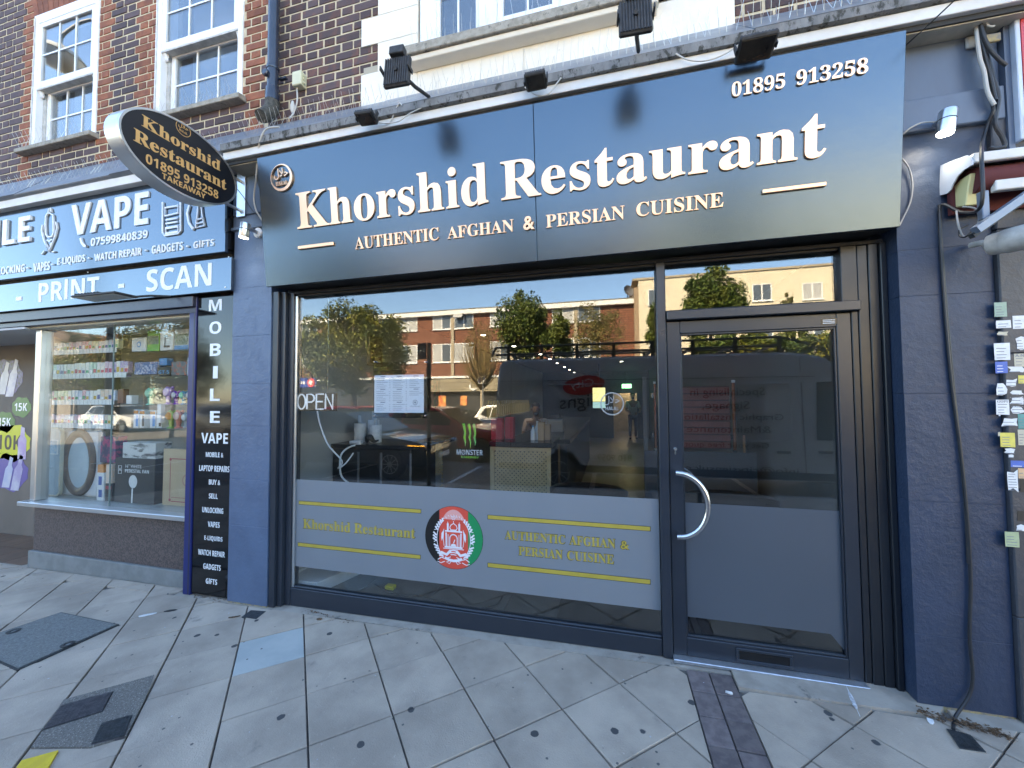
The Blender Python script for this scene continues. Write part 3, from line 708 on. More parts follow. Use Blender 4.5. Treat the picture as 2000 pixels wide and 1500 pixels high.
def sat(u, v):                               # the sign leans out a little at the top
    z = at(u, v, YS).z; p = at(u, v, YS - math.tan(TILT) * (z - SZ0)); return Vector((p.x, yl, p.z))
def stext(s, bl, br, tl, off=0.0, dep=.014, style='serif', split=True):
    a, b_, c_ = sat(*bl), sat(*br), sat(*tl)
    lettering(s, (a.x, yl, (a.z + b_.z) / 2), (b_.x - a.x, 0, 0), (0, 0, c_.z - a.z), (0, -1, 0), mGold, sg, depth=dep, style=style, name='letter', split=split, offset=off)
def rtext(s, bl, br, tl, off=0.0, dep=.009): stext(s, bl, br, tl, off, dep)
rtext('Khorshid', (583, 447), (955, 401), (583, 373), .003, .011)
rtext('Restaurant', (980, 396), (1612, 303), (980, 319), .003, .011)
rtext('AUTHENTIC', (695, 488), (858, 469), (695, 464)); rtext('AFGHAN', (875, 468), (1004, 452), (875, 444))
stext('&', (1023, 451), (1045, 448), (1023, 424), .02, .014, 'plain', False)
rtext('PERSIAN', (1067, 446), (1220, 428), (1067, 420)); rtext('CUISINE', (1243, 425), (1412, 404), (1243, 397))
rtext('01895', (1429, 187), (1533, 171), (1429, 158), .004); rtext('913258', (1555, 167), (1695, 139.5), (1555, 137), .004)
for (l, r, h) in (((584, 487), (653, 480), 7), ((1488, 379.5), (1612, 364), 8.5)):
    a, b_ = sat(*l), sat(*r); z = (a.z + b_.z) / 2; hh = sat(l[0], l[1] - h).z - a.z
    MB().box(a.x, b_.x, yl - .014, yl, z, z + hh).build('rule_bar', mGold, sg, bevel=.003)
# flat drawing in a frame
class Frame:
    def __init__(s, O, ex, ez, n): s.O, s.ex, s.ez, s.n = (Vector(a) for a in (O, ex, ez, n))
    def __call__(s, a, b, c=0.0): return s.O + s.ex * a + s.ez * b + s.n * c
def fpoly(b, F, pts, c0, c1): b.hexa([F(p[0], p[1], c0) for p in pts], [F(p[0], p[1], c1) for p in pts])
def fstroke(b, F, pts, w, c0, c1, closed=False):
    P = [Vector((p[0], p[1])) for p in pts]; n = len(P); L = []; Rr = []
    for i in range(n):
        a = P[(i - 1) % n] if (closed or i > 0) else P[i]; c = P[(i + 1) % n] if (closed or i < n - 1) else P[i]
        d = (c - a).normalized(); nn = Vector((-d.y, d.x)); ww = w[i] if isinstance(w, (list, tuple)) else w
        L.append(P[i] + nn * ww / 2); Rr.append(P[i] - nn * ww / 2)
    m = n if closed else n - 1
    v = [F(p[0], p[1], c1) for p in L] + [F(p[0], p[1], c1) for p in Rr] + [F(p[0], p[1], c0) for p in L] + [F(p[0], p[1], c0) for p in Rr]
    f = []
    for i in range(m):
        j = (i + 1) % n
        f += [(i, j, n + j, n + i), (2 * n + i, 3 * n + i, 3 * n + j, 2 * n + j), (i, 2 * n + i, 2 * n + j, j), (n + i, n + j, 3 * n + j, 3 * n + i)]
    b.add(v, f)
def circ(r, n=40, a0=0, a1=360, cx=0, cy=0, ry=None): 
    ry = ry or r
    return [(cx + r * math.cos(R_(a0 + (a1 - a0) * i / n)), cy + ry * math.sin(R_(a0 + (a1 - a0) * i / n))) for i in range(n + (a1 - a0 < 360))]
def halal(F, r, mat, parent, th, c0=0.0, moon=0.0, style='serif', ring=.1):
    b = MB()
    if moon:
        n = 40; v = []; 
        for (rr, dx, dy) in ((r, 0, 0), (r * (1 - moon / 2 - .03), -r * moon * .38, r * moon * .32)):
            v += [(dx + rr * math.cos(2 * math.pi * i / n), dy + rr * math.sin(2 * math.pi * i / n)) for i in range(n)]
        for i in range(n):
            j = (i + 1) % n; q = [v[i], v[j], v[n + j], v[n + i]]; fpoly(b, F, q, c0, c0 + th)
    else: fstroke(b, F, circ(r * (1 - ring / 2)), r * ring, c0, c0 + th, True)
    b.build('ring', mat, parent)
    Q = lambda a, bb: F(a, bb, c0)
    lettering('\ufedd\ufefc\ufea3', Q(-.66 * r, -.12 * r), F.ex * 1.3 * r, F.ez * .82 * r, F.n, mat, parent, style='plain', depth=th, offset=.006)
    lettering('HALAL', Q(-.56 * r, -.55 * r), F.ex * 1.1 * r, F.ez * .30 * r, F.n, mat, parent, style=style, depth=th)
sg.rotation_euler.x = TILT
c = sat(550.5, 346); rr = (at(550, 322, yl).z - at(550, 370, yl).z) / 2
halal(Frame(c, (1, 0, 0), (0, 0, 1), (0, -1, 0)), rr, mGold, sg, .012, moon=.2)
# ================================================================ floodlights
def flood(label, c, w, h, nrm, up, stem, back=False, parts=True, name='floodlight'):
    n = Vector(nrm).normalized(); ez = (Vector(up) - n * Vector(up).dot(n)).normalized(); ex = ez.cross(n).normalized()
    F = lambda a, b_, c_: Vector(c) + ex * a + ez * b_ + n * c_
    t = thing(name, label, 'floodlight', c, 'floodlights along the restaurant cornice')
    def bx(nm, mat, a0, a1, b0, b1, c0, c1, bev=.003):
        m = MB().box(a0, a1, b0, b1, c0, c1); m.v = [tuple(F(*p)) for p in m.v]; return m.build(nm, mat, t, bevel=bev)
    bx('housing', mBlkW, -w / 2, w / 2, -h / 2, h / 2, -.028, 0, .008)
    bx('lens', mLens, -w / 2 + .012, w / 2 - .012, -h / 2 + .012, h / 2 - .012, .0005, .003)
    for k in range(11):
        a = -w * .44 + w * .88 * k / 10; bx('fin', mBlkW, a - .0035, a + .0035, -h * .46, h * .46, -.0335, -.0285, 0)
    bx('driver_box', mBlkW, -w * .28, w * .28, h * (.52 if back else .12), h * (.80 if back else .40), -.05 if back else -.062, -.005 if back else -.0425, .004)
    if stem:
        pts = [F(0, 0, -.045)] + [Vector(p) for p in stem]; tube('arm', mBlkW, pts, .011, t)
        bx('bracket', mBlkW, -w / 2 - .008, -w / 2 - .001, -.012, .012, -.06, .0, 0); bx('bracket', mBlkW, w / 2 + .001, w / 2 + .008, -.012, .012, -.06, .0, 0)
    return t
def mini(label, u, v, y, w, h, sk=0.0):
    p = at(u, v, y); flood(label, p, w, h, (sk, -.35, -.93), (0, .93, -.35), [(p.x, y + .08, p.z + .06), (p.x, -.235, p.z + .055)])
mini('small black floodlight nearest the left end of the sign', 714, 233, -.34, .135, .095, -.1)
mini('small black floodlight in the middle of the cornice', 1046, 161, -.34, .125, .10)
mini('larger black floodlight at the right above the phone number', 1477, 96, -.36, .175, .125)
for lab, (u, v), (u2, v2) in (('black flood lamp on an arm left of the stone sill', (779, 147), (838, 189)), ('black flood lamp on an arm at the right end of the long sill', (1240, 42), (1247, 100))):
    p = at(u, v, -.62); q = at(u2, v2, -.25)
    t = flood(lab, p, .155, .18, (-.05, .99, -.12), (0, 0, 1), [p.lerp(q, .5), q], back=True)
mWireL = M('pale_lamp_flex', (.6, .58, .54), .5)
def cable(label, pts, r=.004, mat=None, k=6, grp=None): return tube('cable', mat or mWireL, spline(pts, k), r, label=label, cat='cable', group=grp)
Zf = -0.245
cable('pale flex looping from the left floodlight to the cornice', [at(735, 237, -.27), at(760, 240, Zf), at(772, 215, -.262), at(780, 202, -.275), at(785, 206, -.275)], .004)
cable('pale flex sagging along the white fascia right of left floodlight', [at(740, 241, -.262), at(775, 238, -.262), at(800, 222, -.262), at(826, 209, -.262)], .0035)
cable('pale flex hanging beside the middle floodlight', [at(1025, 170, -.262), at(1048, 186, -.262), at(1070, 184, -.262), at(1085, 166, -.262), at(1096, 152, -.268)], .004)
cable('pale flex sagging under the cornice left of large floodlight', [at(1320, 105, -.266), at(1345, 117, -.262), at(1380, 118, -.262), at(1420, 103, -.262), at(1455, 78, -.275)], .004)
# ================================================================ oval projecting sign
OX = -2.80
yc, zc, ea, eb = -0.547, 3.198, 0.375, 0.25
mSilver = M('brushed_aluminium', (.62, .63, .64), .28, metal=.9, col2=(.58, .59, .60), vs=2)
mOval = M('oval_sign_face', (.008, .009, .013), .32)
mGoldVinyl = M('gold_vinyl', (.74, .44, .17), .45, metal=.25, col2=(.70, .41, .15), vs=40)
ov = thing('projecting_sign', 'oval black projecting sign with gold lettering and silver rim', 'shop sign', (OX - .06, -.07, 3.2))
ep = lambda k, n=56: [(yc + ea * k * math.cos(2 * math.pi * i / n), zc + (eb + ea * (k - 1)) * math.sin(2 * math.pi * i / n)) for i in range(n)]
MB().prism(ep(1.0), OX - .125, OX - .006, 'x').build('casing', mSilver, ov, bevel=.006, smooth=30)
b = MB(); E0, E1 = ep(1.0), ep(.968); n = len(E0)
for i in range(n):
    j = (i + 1) % n; q = [E0[i], E0[j], E1[j], E1[i]]
    b.hexa([(OX - .0058, *p) for p in q], [(OX + .006, *p) for p in q])
b.build('trim_ring', mSilver, ov)
MB().prism(ep(.967), OX - .0058, OX + .0005, 'x').build('face', mOval, ov); MB().prism(ep(.967), OX - .128, OX - .1255, 'x').build('face', mOval, ov)
def otext(s, bl, br, tl, style='serif', off=0.0):
    a, b_, c_ = atx(*bl, OX), atx(*br, OX), atx(*tl, OX)
    lettering(s, (OX + .0008, a.y, (a.z + b_.z) / 2), (0, b_.y - a.y, 0), (0, 0, c_.z - a.z), (1, 0, 0), mGoldVinyl, ov, style=style, depth=.0015, offset=off)
otext('Khorshid', (276, 253), (430, 329), (276, 229), off=.008); otext('Restaurant', (260, 284), (442, 365), (260, 258), off=.008)
otext('01895 913258', (284, 325), (426, 383), (284, 306), 'sans'); otext('TAKEAWAY', (316, 351), (401, 386), (316, 340), 'sans')
hc = atx(358, 252, OX); hr = .048
halal(Frame((OX + .0008, hc.y, hc.z), (0, 1, 0), (0, 0, 1), (1, 0, 0)), hr, mGoldVinyl, ov, .0015, ring=.07)
MB().box(OX - .11, OX - .025, -.082, -.0705, 3.03, 3.42).build('wall_plate', mSilver, ov, bevel=.002)
for z in (3.32, 3.08): tube('bracket_arm', mSilver, [(OX - .07, -.083, z), (OX - .07, -.3, z)], .012, ov, n=10)
for z in (3.39, 3.06): MB().lathe([(.007, 0), (.007, .005), (.003, .006)], (OX - .06, -.0825, z), (0, -1, 0), n=6).build('bolt', mSilver, ov)
# ================================================================ wall lights at the sign ends (steel down-lights)
def downlight(label, u, v, y, lit):
    p = at(u, v, y)
    t = thing('wall_light', label, 'wall light', p, 'steel wall lights either side of the restaurant sign')
    ax = Vector((-.14, .0, -.99)); q = p - ax * .055
    MB().lathe([(.0325, 0), (.034, .004), (.034, .106), (.0325, .11)], q, ax, n=20).build('body', mSilver, t, smooth=True)
    MB().lathe([(.0345, .045), (.0345, .05)], q, ax, n=20, cap=False).build('seam', mDark, t)
    MB().lathe([(.03, 0), (.03, .003)], q + ax * .1105, ax, n=20).build('lamp_glass', M('lit_lamp_glass', (1, 1, 1), .3, emit=((1, .97, .9), 9.0 if lit else 3.0)), t)
    MB().lathe([(.04, 0), (.04, .012), (.03, .02)], (p.x, -.068, p.z + .03), (0, -1, 0), n=18).build('wall_rose', mUPVC, t, smooth=True)
    tube('stem', mSilver, [(p.x, -.088, p.z + .03), (p.x, y + .03, p.z + .03)], .014, t, n=10)
    l = bpy.data.lights.new('lamp', 'SPOT'); l.energy = .9 if lit else .4; l.spot_size = R_(95); l.spot_blend = .7; l.color = (1, .95, .85); l.shadow_soft_size = .02
    lo = bpy.data.objects.new('lamp_light', l); COL.objects.link(lo); lo.parent = t; lo.location = (q + ax * .13) - ORG[t]
    lo.rotation_euler = (-(ax)).to_track_quat('Z', 'Y').to_euler()
    return t
downlight('lit steel down-light on the grey boards right of the sign', 1849, 238, -.20, True)
downlight('steel down-light between the vape sign and the restaurant sign', 478, 450, -.19, False)
# ================================================================ pillars
mPil = M('slate_blue_masonry_paint', (.090, .134, .215), .42, col2=(.076, .114, .188), vs=5, bump=.8, bs=26, rvar=.1, dirt=((.145, .16, .195), 16, .70, .06), bd=.006)
mPilR = M('dark_slate_masonry_paint', (.025, .043, .083), .5, col2=(.02, .036, .07), vs=5, bump=.8, bs=26, rvar=.1, dirt=((.09, .1, .125), 18, .72, .06), bd=.006)
mRust = M('flaking_pillar_foot', (.42, .33, .15), .9, col2=(.2, .19, .18), vs=30, bump=.8)
def pillar(label, x0, x1, yf, joints, ztop, mat=mPil, br=None):
    t = thing('pillar', label, 'pillar', ((x0 + x1) / 2, yf, gz(x0)))
    zs = [gz((x0 + x1) / 2) + .012] + joints + [ztop]
    for k, (a, c) in enumerate(zip(zs[:-1], zs[1:])):
        MB().box(x0 + random.uniform(0, .002), x1 - random.uniform(0, .002), yf + random.uniform(-.001, .001), .3, a + .0003, c - .0003).build('block', mat, t, bevel=.0012)
    MB().box(x0 + .004, x1 - .004, yf + .006, .3, gz((x0 + x1) / 2) - .03, zs[0] + .001).build('foot', mRust, t)
    return t
pillar('painted slate-blue block pillar between the two shops', -2.945, -2.563, -.062, [.86 - .3, .92, 1.345, 1.68, 2.06, 2.45], 2.93)
pr = pillar('dark slate-blue painted pillar right of the glass door', 1.462, 1.8492, -.105, [.36, 1.02, 1.56, 2.06, 2.30], 2.93, mPilR)
# boards of the console above the pillars
mBoard = M('grey_blue_board_paint', (.10, .134, .19), .42, col2=(.085, .114, .164), vs=5, bump=.25, bs=25, rvar=.1, dirt=((.2, .22, .25), 22, .7, .05), stretch=(1, 1, .35))
t = thing('pillar_console', 'grey-blue boarded console above the left pillar', 'console', (-2.75, -.06, 2.94))
MB().box(-2.96, -2.53, -.068, .1, 3.05, 3.40).build('upper_board', mBoard, t, bevel=.004); MB().box(-2.96, -2.53, -.064, .1, 2.95, 3.044).build('lower_board', mBoard, t, bevel=.004)
MB().box(-2.965, -2.525, -.08, .1, 2.925, 2.9485).build('lower_lip', mBoard, t, bevel=.003)
t = thing('pillar_console', 'grey-blue boarded console above the right pillar', 'console', (1.7, -.1, 2.9))
MB().box(1.47, 1.905, -.112, .1, 3.078, 3.46).build('upper_board', mBoard, t, bevel=.004); MB().box(1.47, 1.905, -.135, .1, 2.905, 3.072).build('lower_board', mBoard, t, bevel=.005)
MB().box(1.47, 1.905, -.10, .1, 3.461, 3.50).build('cream_strip', mCream, t)
# ================================================================ aluminium shopfront
mAlu = M('anthracite_aluminium', (.021, .027, .038), .3, col2=(.025, .031, .042), vs=3, rvar=.06, dirt=((.07, .075, .085), 60, .73, .03))
mAluBk = M('anthracite_aluminium_brown', (.011, .014, .02), .34, col2=(.014, .017, .022), vs=3, rvar=.08)
mGlass = glass_mat('shop_glass', .082, (.92, .94, .94), wave=.0002, wscale=1.6)
mRubber = M('gasket', (.01, .01, .011), .6)
sf = thing('shopfront_frame', 'dark anthracite aluminium shopfront frame around the big pane', 'shopfront', (-1, .0, gz(-1)))
def al(nm, b, mat=mAlu, par=None, bev=.003): return MB().box(*b).build(nm, mat, par or sf, bevel=bev)
fl = lambda x: gz(x) + .004
al('jamb', (-2.555, -2.505, -.055, .09, fl(-2.5), 2.40)); al('jamb', (-2.503, -2.462, -.03, .09, fl(-2.5), 2.40)); al('jamb', (-2.46, -2.41, .0, .09, fl(-2.4), 2.40))
al('jamb_bead', (-2.409, -2.388, .012, .029, .10, 2.372), mSilver, bev=.002)
MB().prism([(-2.408, fl(-2.4)), (.288, fl(.288)), (.288, .098), (-2.408, .098)], .002, .08).build('sill', mAlu, sf, bevel=.003)
al('sill_bead', (-2.387, .287, .010, .029, .0985, .112), bev=.004)
al('mullion', (.29, .345, -.012, .09, fl(.3), 2.382), bev=.005)
al('head', (-2.405, 1.462, -.004, .09, 2.3835, 2.4065), mBlk); al('head_bead', (-2.387, .287, .010, .029, 2.366, 2.3825), mBlk, bev=.003); al('head_bead', (.3475, 1.258, .010, .029, 2.368, 2.3825), mBlk, bev=.003)
al('transom', (.347, 1.335, -.035, .09, 2.018, 2.072), bev=.004)
al('fanlight_bead', (.348, 1.258, .010, .0285, 2.0725, 2.084), bev=.003)
al('right_jamb', (1.26, 1.336, -.008, .09, 2.0735, 2.382), mAluBk)
al('right_jamb', (1.306, 1.336, .0, .09, fl(1.3), 2.0165), mAluBk); al('right_jamb', (1.338, 1.385, -.006, .09, fl(1.3), 2.38), mAluBk); al('right_jamb', (1.387, 1.43, -.012, .09, fl(1.4), 2.38), mAluBk); al('right_jamb', (1.432, 1.459, -.03, .09, fl(1.4), 2.38), mAluBk)
for (x0, x1, z0, z1, lb_) in ((-2.405, .287, .101, 2.3815, 'big pane mirroring trees, brick block and van'), (.348, 1.258, 2.0735, 2.3815, 'fanlight pane above the door')):
    MB().box(x0, x1, .030, .038, z0, z1).build('pane', mGlass, sf, label=lb_)
# door
dr = thing('glass_door', 'dark framed glass door with curved steel handle', 'door', (.82, .02, fl(.8)))
b = MB().box(.349, .425, .004, .06, .022, 2.012).box(1.236, 1.303, .004, .06, .022, 2.012).box(.4255, 1.2355, .004, .06, 1.937, 2.012).box(.4255, 1.2355, .004, .06, .022, .128)
b.build('leaf_frame', mAlu, dr, bevel=.003)
b = MB().box(.4258, .434, .012, .0295, .1285, 1.9365).box(1.2265, 1.2352, .012, .0295, .1285, 1.9365).box(.4345, 1.226, .012, .0295, 1.926, 1.9365).box(.4345, 1.226, .012, .0295, .1285, .139)
b.build('glazing_bead', mAlu, dr, bevel=.002)
MB().box(.4262, 1.2348, .030, .038, .1288, 1.9362).build('pane', mGlass, dr)
mSteel = M('satin_stainless', (.62, .63, .65), .22, metal=1.0, col2=(.58, .59, .61), vs=4)
h0, h1, hm = at(1322, 924, -.075), at(1325, 1049, -.075), at(1383, 985, -.075)
hz, hx = (h0.z + h1.z) / 2, (h0.x + h1.x) / 2; ra, rb = hm.x - hx, (h0.z - h1.z) / 2
hd = MB().tube([(hx - .008, -.075, hz + rb)] + [(hx + ra * math.sin(R_(a)), -.075, hz + rb * math.cos(R_(a))) for a in range(0, 181, 9)] + [(hx - .008, -.075, hz - rb)], .0165, 14).build('handle', mSteel, dr, smooth=True)
for s_ in (1, -1): MB().lathe([(.01, 0), (.01, .075)], (hx + .012, -.072, hz + s_ * (rb - .002)), (0, 1, 0), n=12).build('standoff', mSteel, hd, smooth=True)
p = at(1319, 881, .002)
MB().lathe([(.011, 0), (.011, .006), (.009, .008)], (p.x, .0035, p.z + .012), (0, -1, 0), n=14).build('lock_cylinder', mSteel, dr, smooth=True)
MB().box(p.x - .005, p.x + .005, -.004, .0035, p.z - .02, p.z + .006).build('lock_cylinder', mSteel, dr, bevel=.002)
a, c_ = at(1438, 1270, 0), at(1549, 1310, 0); lz0, lz1 = .036, .112
b = MB().box(a.x, c_.x, -.006, .0035, lz0, lz0 + .014).box(a.x, c_.x, -.006, .0035, lz1 - .014, lz1).box(a.x, a.x + .014, -.0055, .0035, lz0 + .0142, lz1 - .0142).box(c_.x - .014, c_.x, -.0055, .0035, lz0 + .0142, lz1 - .0142)
lb = b.build('letter_plate', mAlu, dr, bevel=.002)
MB().prism([(.0, lz0 + .0145), (.003, lz0 + .0145), (.0035, lz1 - .0145), (-.001, lz1 - .0145)], a.x + .0145, c_.x - .0145, 'x').build('letter_flap', mBlackGloss, lb)
p = at(1612, 618, 0); MB().box(p.x - .02, p.x + .055, .0025, .0038, 1.952, 1.985).build('maker_label', mBlackGloss, dr)
for k in range(3): MB().box(p.x - .012, p.x + .046, .0019, .0024, 1.956 + k * .009, 1.960 + k * .009).build('label_line', mPaper, dr)
MB().prism([(.345, fl(.35)), (1.305, fl(1.3)), (1.305, .021), (.345, .021)], -.045, .09).build('threshold', M('threshold_aluminium', (.6, .62, .66), .35, metal=.8, col2=(.5, .52, .55), vs=30), sf, bevel=.003)
# ---------------------------------------------------------------- window graphics (inside face of the glass)
YV = .0285
mFrost = bpy.data.materials.new('frosted_film'); mFrost.use_nodes = True
_t = mFrost.node_tree; _N = _t.nodes; _L = _t.links; _N.remove(_N['Principled BSDF'])
_d = _N.new('ShaderNodeBsdfDiffuse'); _d.inputs[0].default_value = (.37, .375, .38, 1)
_tl = _N.new('ShaderNodeBsdfTranslucent'); _tl.inputs[0].default_value = (.3, .31, .33, 1)
_x = _N.new('ShaderNodeMixShader'); _x.inputs[0].default_value = .3; _L.new(_d.outputs[0], _x.inputs[1]); _L.new(_tl.outputs[0], _x.inputs[2])
_tp = _N.new('ShaderNodeBsdfTransparent'); _y = _N.new('ShaderNodeMixShader'); _y.inputs[0].default_value = .03
_L.new(_x.outputs[0], _y.inputs[1]); _L.new(_tp.outputs[0], _y.inputs[2]); _L.new(_y.outputs[0], _N['Material Output'].inputs['Surface'])
mFrost_n = _N.new('ShaderNodeTexNoise'); mFrost_n.inputs['Scale'].default_value = 2.5; _g = _N.new('ShaderNodeNewGeometry'); _L.new(_g.outputs['Position'], mFrost_n.inputs['Vector']); _mx = _N.new('ShaderNodeMix'); _mx.data_type = 'RGBA'; _L.new(mFrost_n.outputs['Fac'], _mx.inputs[0]); _mx.inputs[6].default_value = (.092, .112, .14, 1); _mx.inputs[7].default_value = (.115, .138, .17, 1); _L.new(_mx.outputs[2], _d.inputs[0])
_gl = _N.new('ShaderNodeBsdfAnisotropic'); _gl.inputs['Roughness'].default_value = .42; _z = _N.new('ShaderNodeMixShader'); _z.inputs[0].default_value = .05; _L.new(_y.outputs[0], _z.inputs[1]); _L.new(_gl.outputs[0], _z.inputs[2]); _L.new(_z.outputs[0], _N['Material Output'].inputs['Surface'])
fr_ = thing('window_film', 'frosted film band with gold lettering and flag roundel on window', 'window film', (-1.05, YV, .25))
MB().box(-2.392, .286, YV, YV + .0008, .254, .924).build('film', mFrost, fr_)
p = [at(1336, 985, YV), at(1643, 994, YV), at(1652, 1266, YV), at(1631, 1240, YV), at(1340, 1203, YV)]
zt, zb = (p[0].z + p[1].z) / 2, (p[3].z + p[4].z) / 2
mFrostD = mFrost.copy(); mFrostD.name = 'frosted_film_door'
for n_ in mFrost.node_tree.nodes:
    if n_.type == 'MIX' and n_.data_type == 'RGBA': n_.inputs[6].default_value = (.26, .285, .315, 1); n_.inputs[7].default_value = (.31, .335, .365, 1)
fd_ = MB().prism([(.428, zb), (1.165, zb), (1.2335, zb - .085), (1.2335, zt), (.428, zt)], YV, YV + .0008).build('window_film', mFrostD, label='plain frosted film covering the lower half of the door glass', cat='window film')
mGoldF = M('gold_print', (.46, .35, .055), .5, col2=(.42, .315, .05), vs=20)
mInk = M('black_print', (.014, .014, .013), .5)
yv = YV - .0002
YI = .0405                                    # stickers on the inside of the glass
def gtext(s, bl, br, tl):
    a, b_, c_ = at(*bl, yv), at(*br, yv), at(*tl, yv); z0 = (a.z + b_.z) / 2; h = c_.z - a.z
    lettering(s, (a.x - .003, yv, z0 - .003), (b_.x - a.x + .006, 0, 0), (0, 0, h + .006), (0, -1, 0), mInk, fr_, style='serif', depth=.0005, offset=.007)
    lettering(s, (a.x, yv - .0006, z0), (b_.x - a.x, 0, 0), (0, 0, h), (0, -1, 0), mGoldF, fr_, style='serif', depth=.0003, offset=.008)
gtext('Khorshid Restaurant', (592, 1031), (811, 1053), (592, 1012))
for s, bl, br, tl in (('AUTHENTIC', (986, 1054), (1104, 1062), (986, 1037)), ('AFGHAN', (1112, 1064), (1202, 1071), (1112, 1046)), ('PERSIAN', (1013, 1085), (1099, 1092), (1013, 1067.5)), ('CUISINE', (1108, 1094), (1199, 1101.5), (1108, 1076))): gtext(s, bl, br, tl)
a, b_, c_ = at(1211, 1073, yv), at(1230, 1075, yv), at(1211, 1055, yv)
lettering('&', (a.x, yv, a.z), (b_.x - a.x, 0, 0), (0, 0, c_.z - a.z), (0, -1, 0), mInk, fr_, style='plain', depth=.0005, offset=.05); lettering('&', (a.x + .003, yv - .0006, a.z + .003), (b_.x - a.x - .006, 0, 0), (0, 0, c_.z - a.z - .006), (0, -1, 0), mGoldF, fr_, style='plain', depth=.0003, offset=.012)
for (l, r, th) in (((584, 984), (822, 1002.5), 6), ((582, 1065.8), (821, 1092), 6.3), ((953, 1013), (1270, 1037), 7), ((953, 1107), (1270, 1141), 7.5)):
    a, b_ = at(*l, yv), at(*r, yv); z = (a.z + b_.z) / 2; h = at(l[0], l[1] - th, yv).z - a.z
    MB().box(a.x - .003, b_.x + .003, yv - .0005, yv, z - .003, z + h + .003).build('rule_bar', mInk, fr_); MB().box(a.x, b_.x, yv - .0009, yv - .0006, z, z + h).build('rule_bar', mGoldF, fr_)
# flag roundel
c = at(886, 1050, yv); er = (at(830.5, 1050, yv) - at(942, 1050, yv)).length / 2
F = Frame((c.x, yv, c.z), (1, 0, 0), (0, 0, 1), (0, -1, 0))
mK, mRd, mGn, mWh = M('flag_black', (.008, .008, .009), .4), M('flag_red', (.72, .085, .05), .45, col2=(.66, .07, .045), vs=8), M('flag_green', (.0, .24, .08), .45), M('flag_white', (.78, .74, .76), .5)
ms = lambda x: math.sqrt(max(0, er * er - x * x))
def band(x0, x1): 
    n = 14; xs = [x0 + (x1 - x0) * i / n for i in range(n + 1)]
    return [(x, ms(x)) for x in xs] + [(x, -ms(x)) for x in xs[::-1]]
rd_ = MB(); fpoly(rd_, F, circ(er * 1.012, 48), 0, .0004); rd_ = rd_.build('roundel', mK, fr_)
for nm, a0, a1, mt in (('flag_band', -.999, -.5, mK), ('flag_band', -.5, .5, mRd), ('flag_band', .5, .999, mGn)):
    b = MB(); fpoly(b, F, band(er * a0, er * a1), .0005, .0008); b.build(nm, mt, rd_)
mGl = M('flag_shine', (.78, .36, .32), .3); b = MB()      # printed paler cap at the top of the roundel
fpoly(b, F, [(er * .87 * math.cos(R_(a)) * .57, er * .06 + er * .84 * math.sin(R_(a))) for a in range(38, 143, 8)], .0009, .0011); b.build('printed_shine', mGl, rd_)
lay = [.0012]
E_ = MB()
def st(pts, w, closed=False):
    fstroke(E_, F, [(x * er, y * er) for x, y in pts], w * er, lay[0], lay[0] + .0002, closed); lay[0] += .00002
def pl(pts): fpoly(E_, F, [(x * er, y * er) for x, y in pts], lay[0], lay[0] + .0002); lay[0] += .00002
for sx in (1, -1):
    m_ = lambda P: [(sx * x, y) for x, y in P]
    # wheat sheaf
    for k in range(15):
        a = R_(-52 + k * 7.4); r0, r1 = .60, .73
        if k in (5, 9): continue
        st(m_([(r0 * math.cos(a), -.05 + .78 * math.sin(a) * .9), (r1 * math.cos(a + .1), -.05 + .86 * math.sin(a + .12) * .9)]), .05)
        st(m_([(r0 * math.cos(a), -.02 + .78 * math.sin(a) * .9), ((r1 - .02) * math.cos(a - .1), -.02 + .86 * math.sin(a - .08) * .9)]), .022)
    st(m_([(.585 * math.cos(R_(a)), -.05 + .72 * math.sin(R_(a))) for a in range(-55, 60, 10)]), .022)
    # minaret, flag, wall pillars
    st(m_([(.2, .2), (.2, .43)]), .06); st(m_([(.2, .44), (.2, .5)]), .02); st(m_([(.165, .43), (.235, .43)]), .03)
    st(m_([(.34, .26), (.36, -.05), (.33, -.28)]), .02); pl(m_([(.35, .22), (.42, .12), (.43, -.02), (.41, -.14), (.37, -.02), (.35, .05)]))
    st(m_([(.26, .15), (.25, -.3)]), .045); st(m_([(.19, .1), (.19, -.3)]), .02)
    st(m_([(.1, -.62), (.28, -.70), (.42, -.66), (.55, -.74)]), .03); st(m_([(.1, -.42), (.24, -.56), (.42, -.5), (.5, -.58)]), .09); st(m_([(.12, -.74), (.25, -.80), (.14, -.84), (.08, -.76)]), .025, True); st(m_([(.3, -.78), (.44, -.84), (.56, -.80)]), .025)
st([(-.3, .2), (.3, .2)], .05); st([(-.31, -.31), (.31, -.31)], .05); st([(-.36, -.36), (.36, -.36)], .025)
st([(.13 * math.cos(R_(a)), -.03 + .13 * math.sin(R_(a))) for a in range(0, 181, 15)], .035); st([(-.13, -.03), (-.13, -.29)], .03); st([(.13, -.03), (.13, -.29)], .03); pl([(-.1, -.28), (.1, -.28), (.06, -.2), (-.06, -.2)]); st([(0, -.18), (.05, -.06)], .03)
st([(-.09, .25), (-.13, .31), (-.1, .39), (0, .46), (.1, .39), (.13, .31), (.09, .25)], .028); st([(-.1, .245), (.1, .245)], .03); st([(0, .46), (0, .54)], .02)
for k in (0, 1, 2): st([(-.05 - .02 * k, .57 + .045 * k), (0, .60 + .045 * k), (.05 + .02 * k, .57 + .045 * k)], .018)
st([(-.14, -.42), (0, -.40), (.14, -.42)], .04); st([(-.12, -.49), (0, -.47), (.12, -.49)], .03); st([(-.1, -.55), (0, -.54), (.1, -.55)], .03)
st([(-.3, -.66), (-.15, -.72), (0, -.74), (.15, -.72), (.3, -.66)], .085)
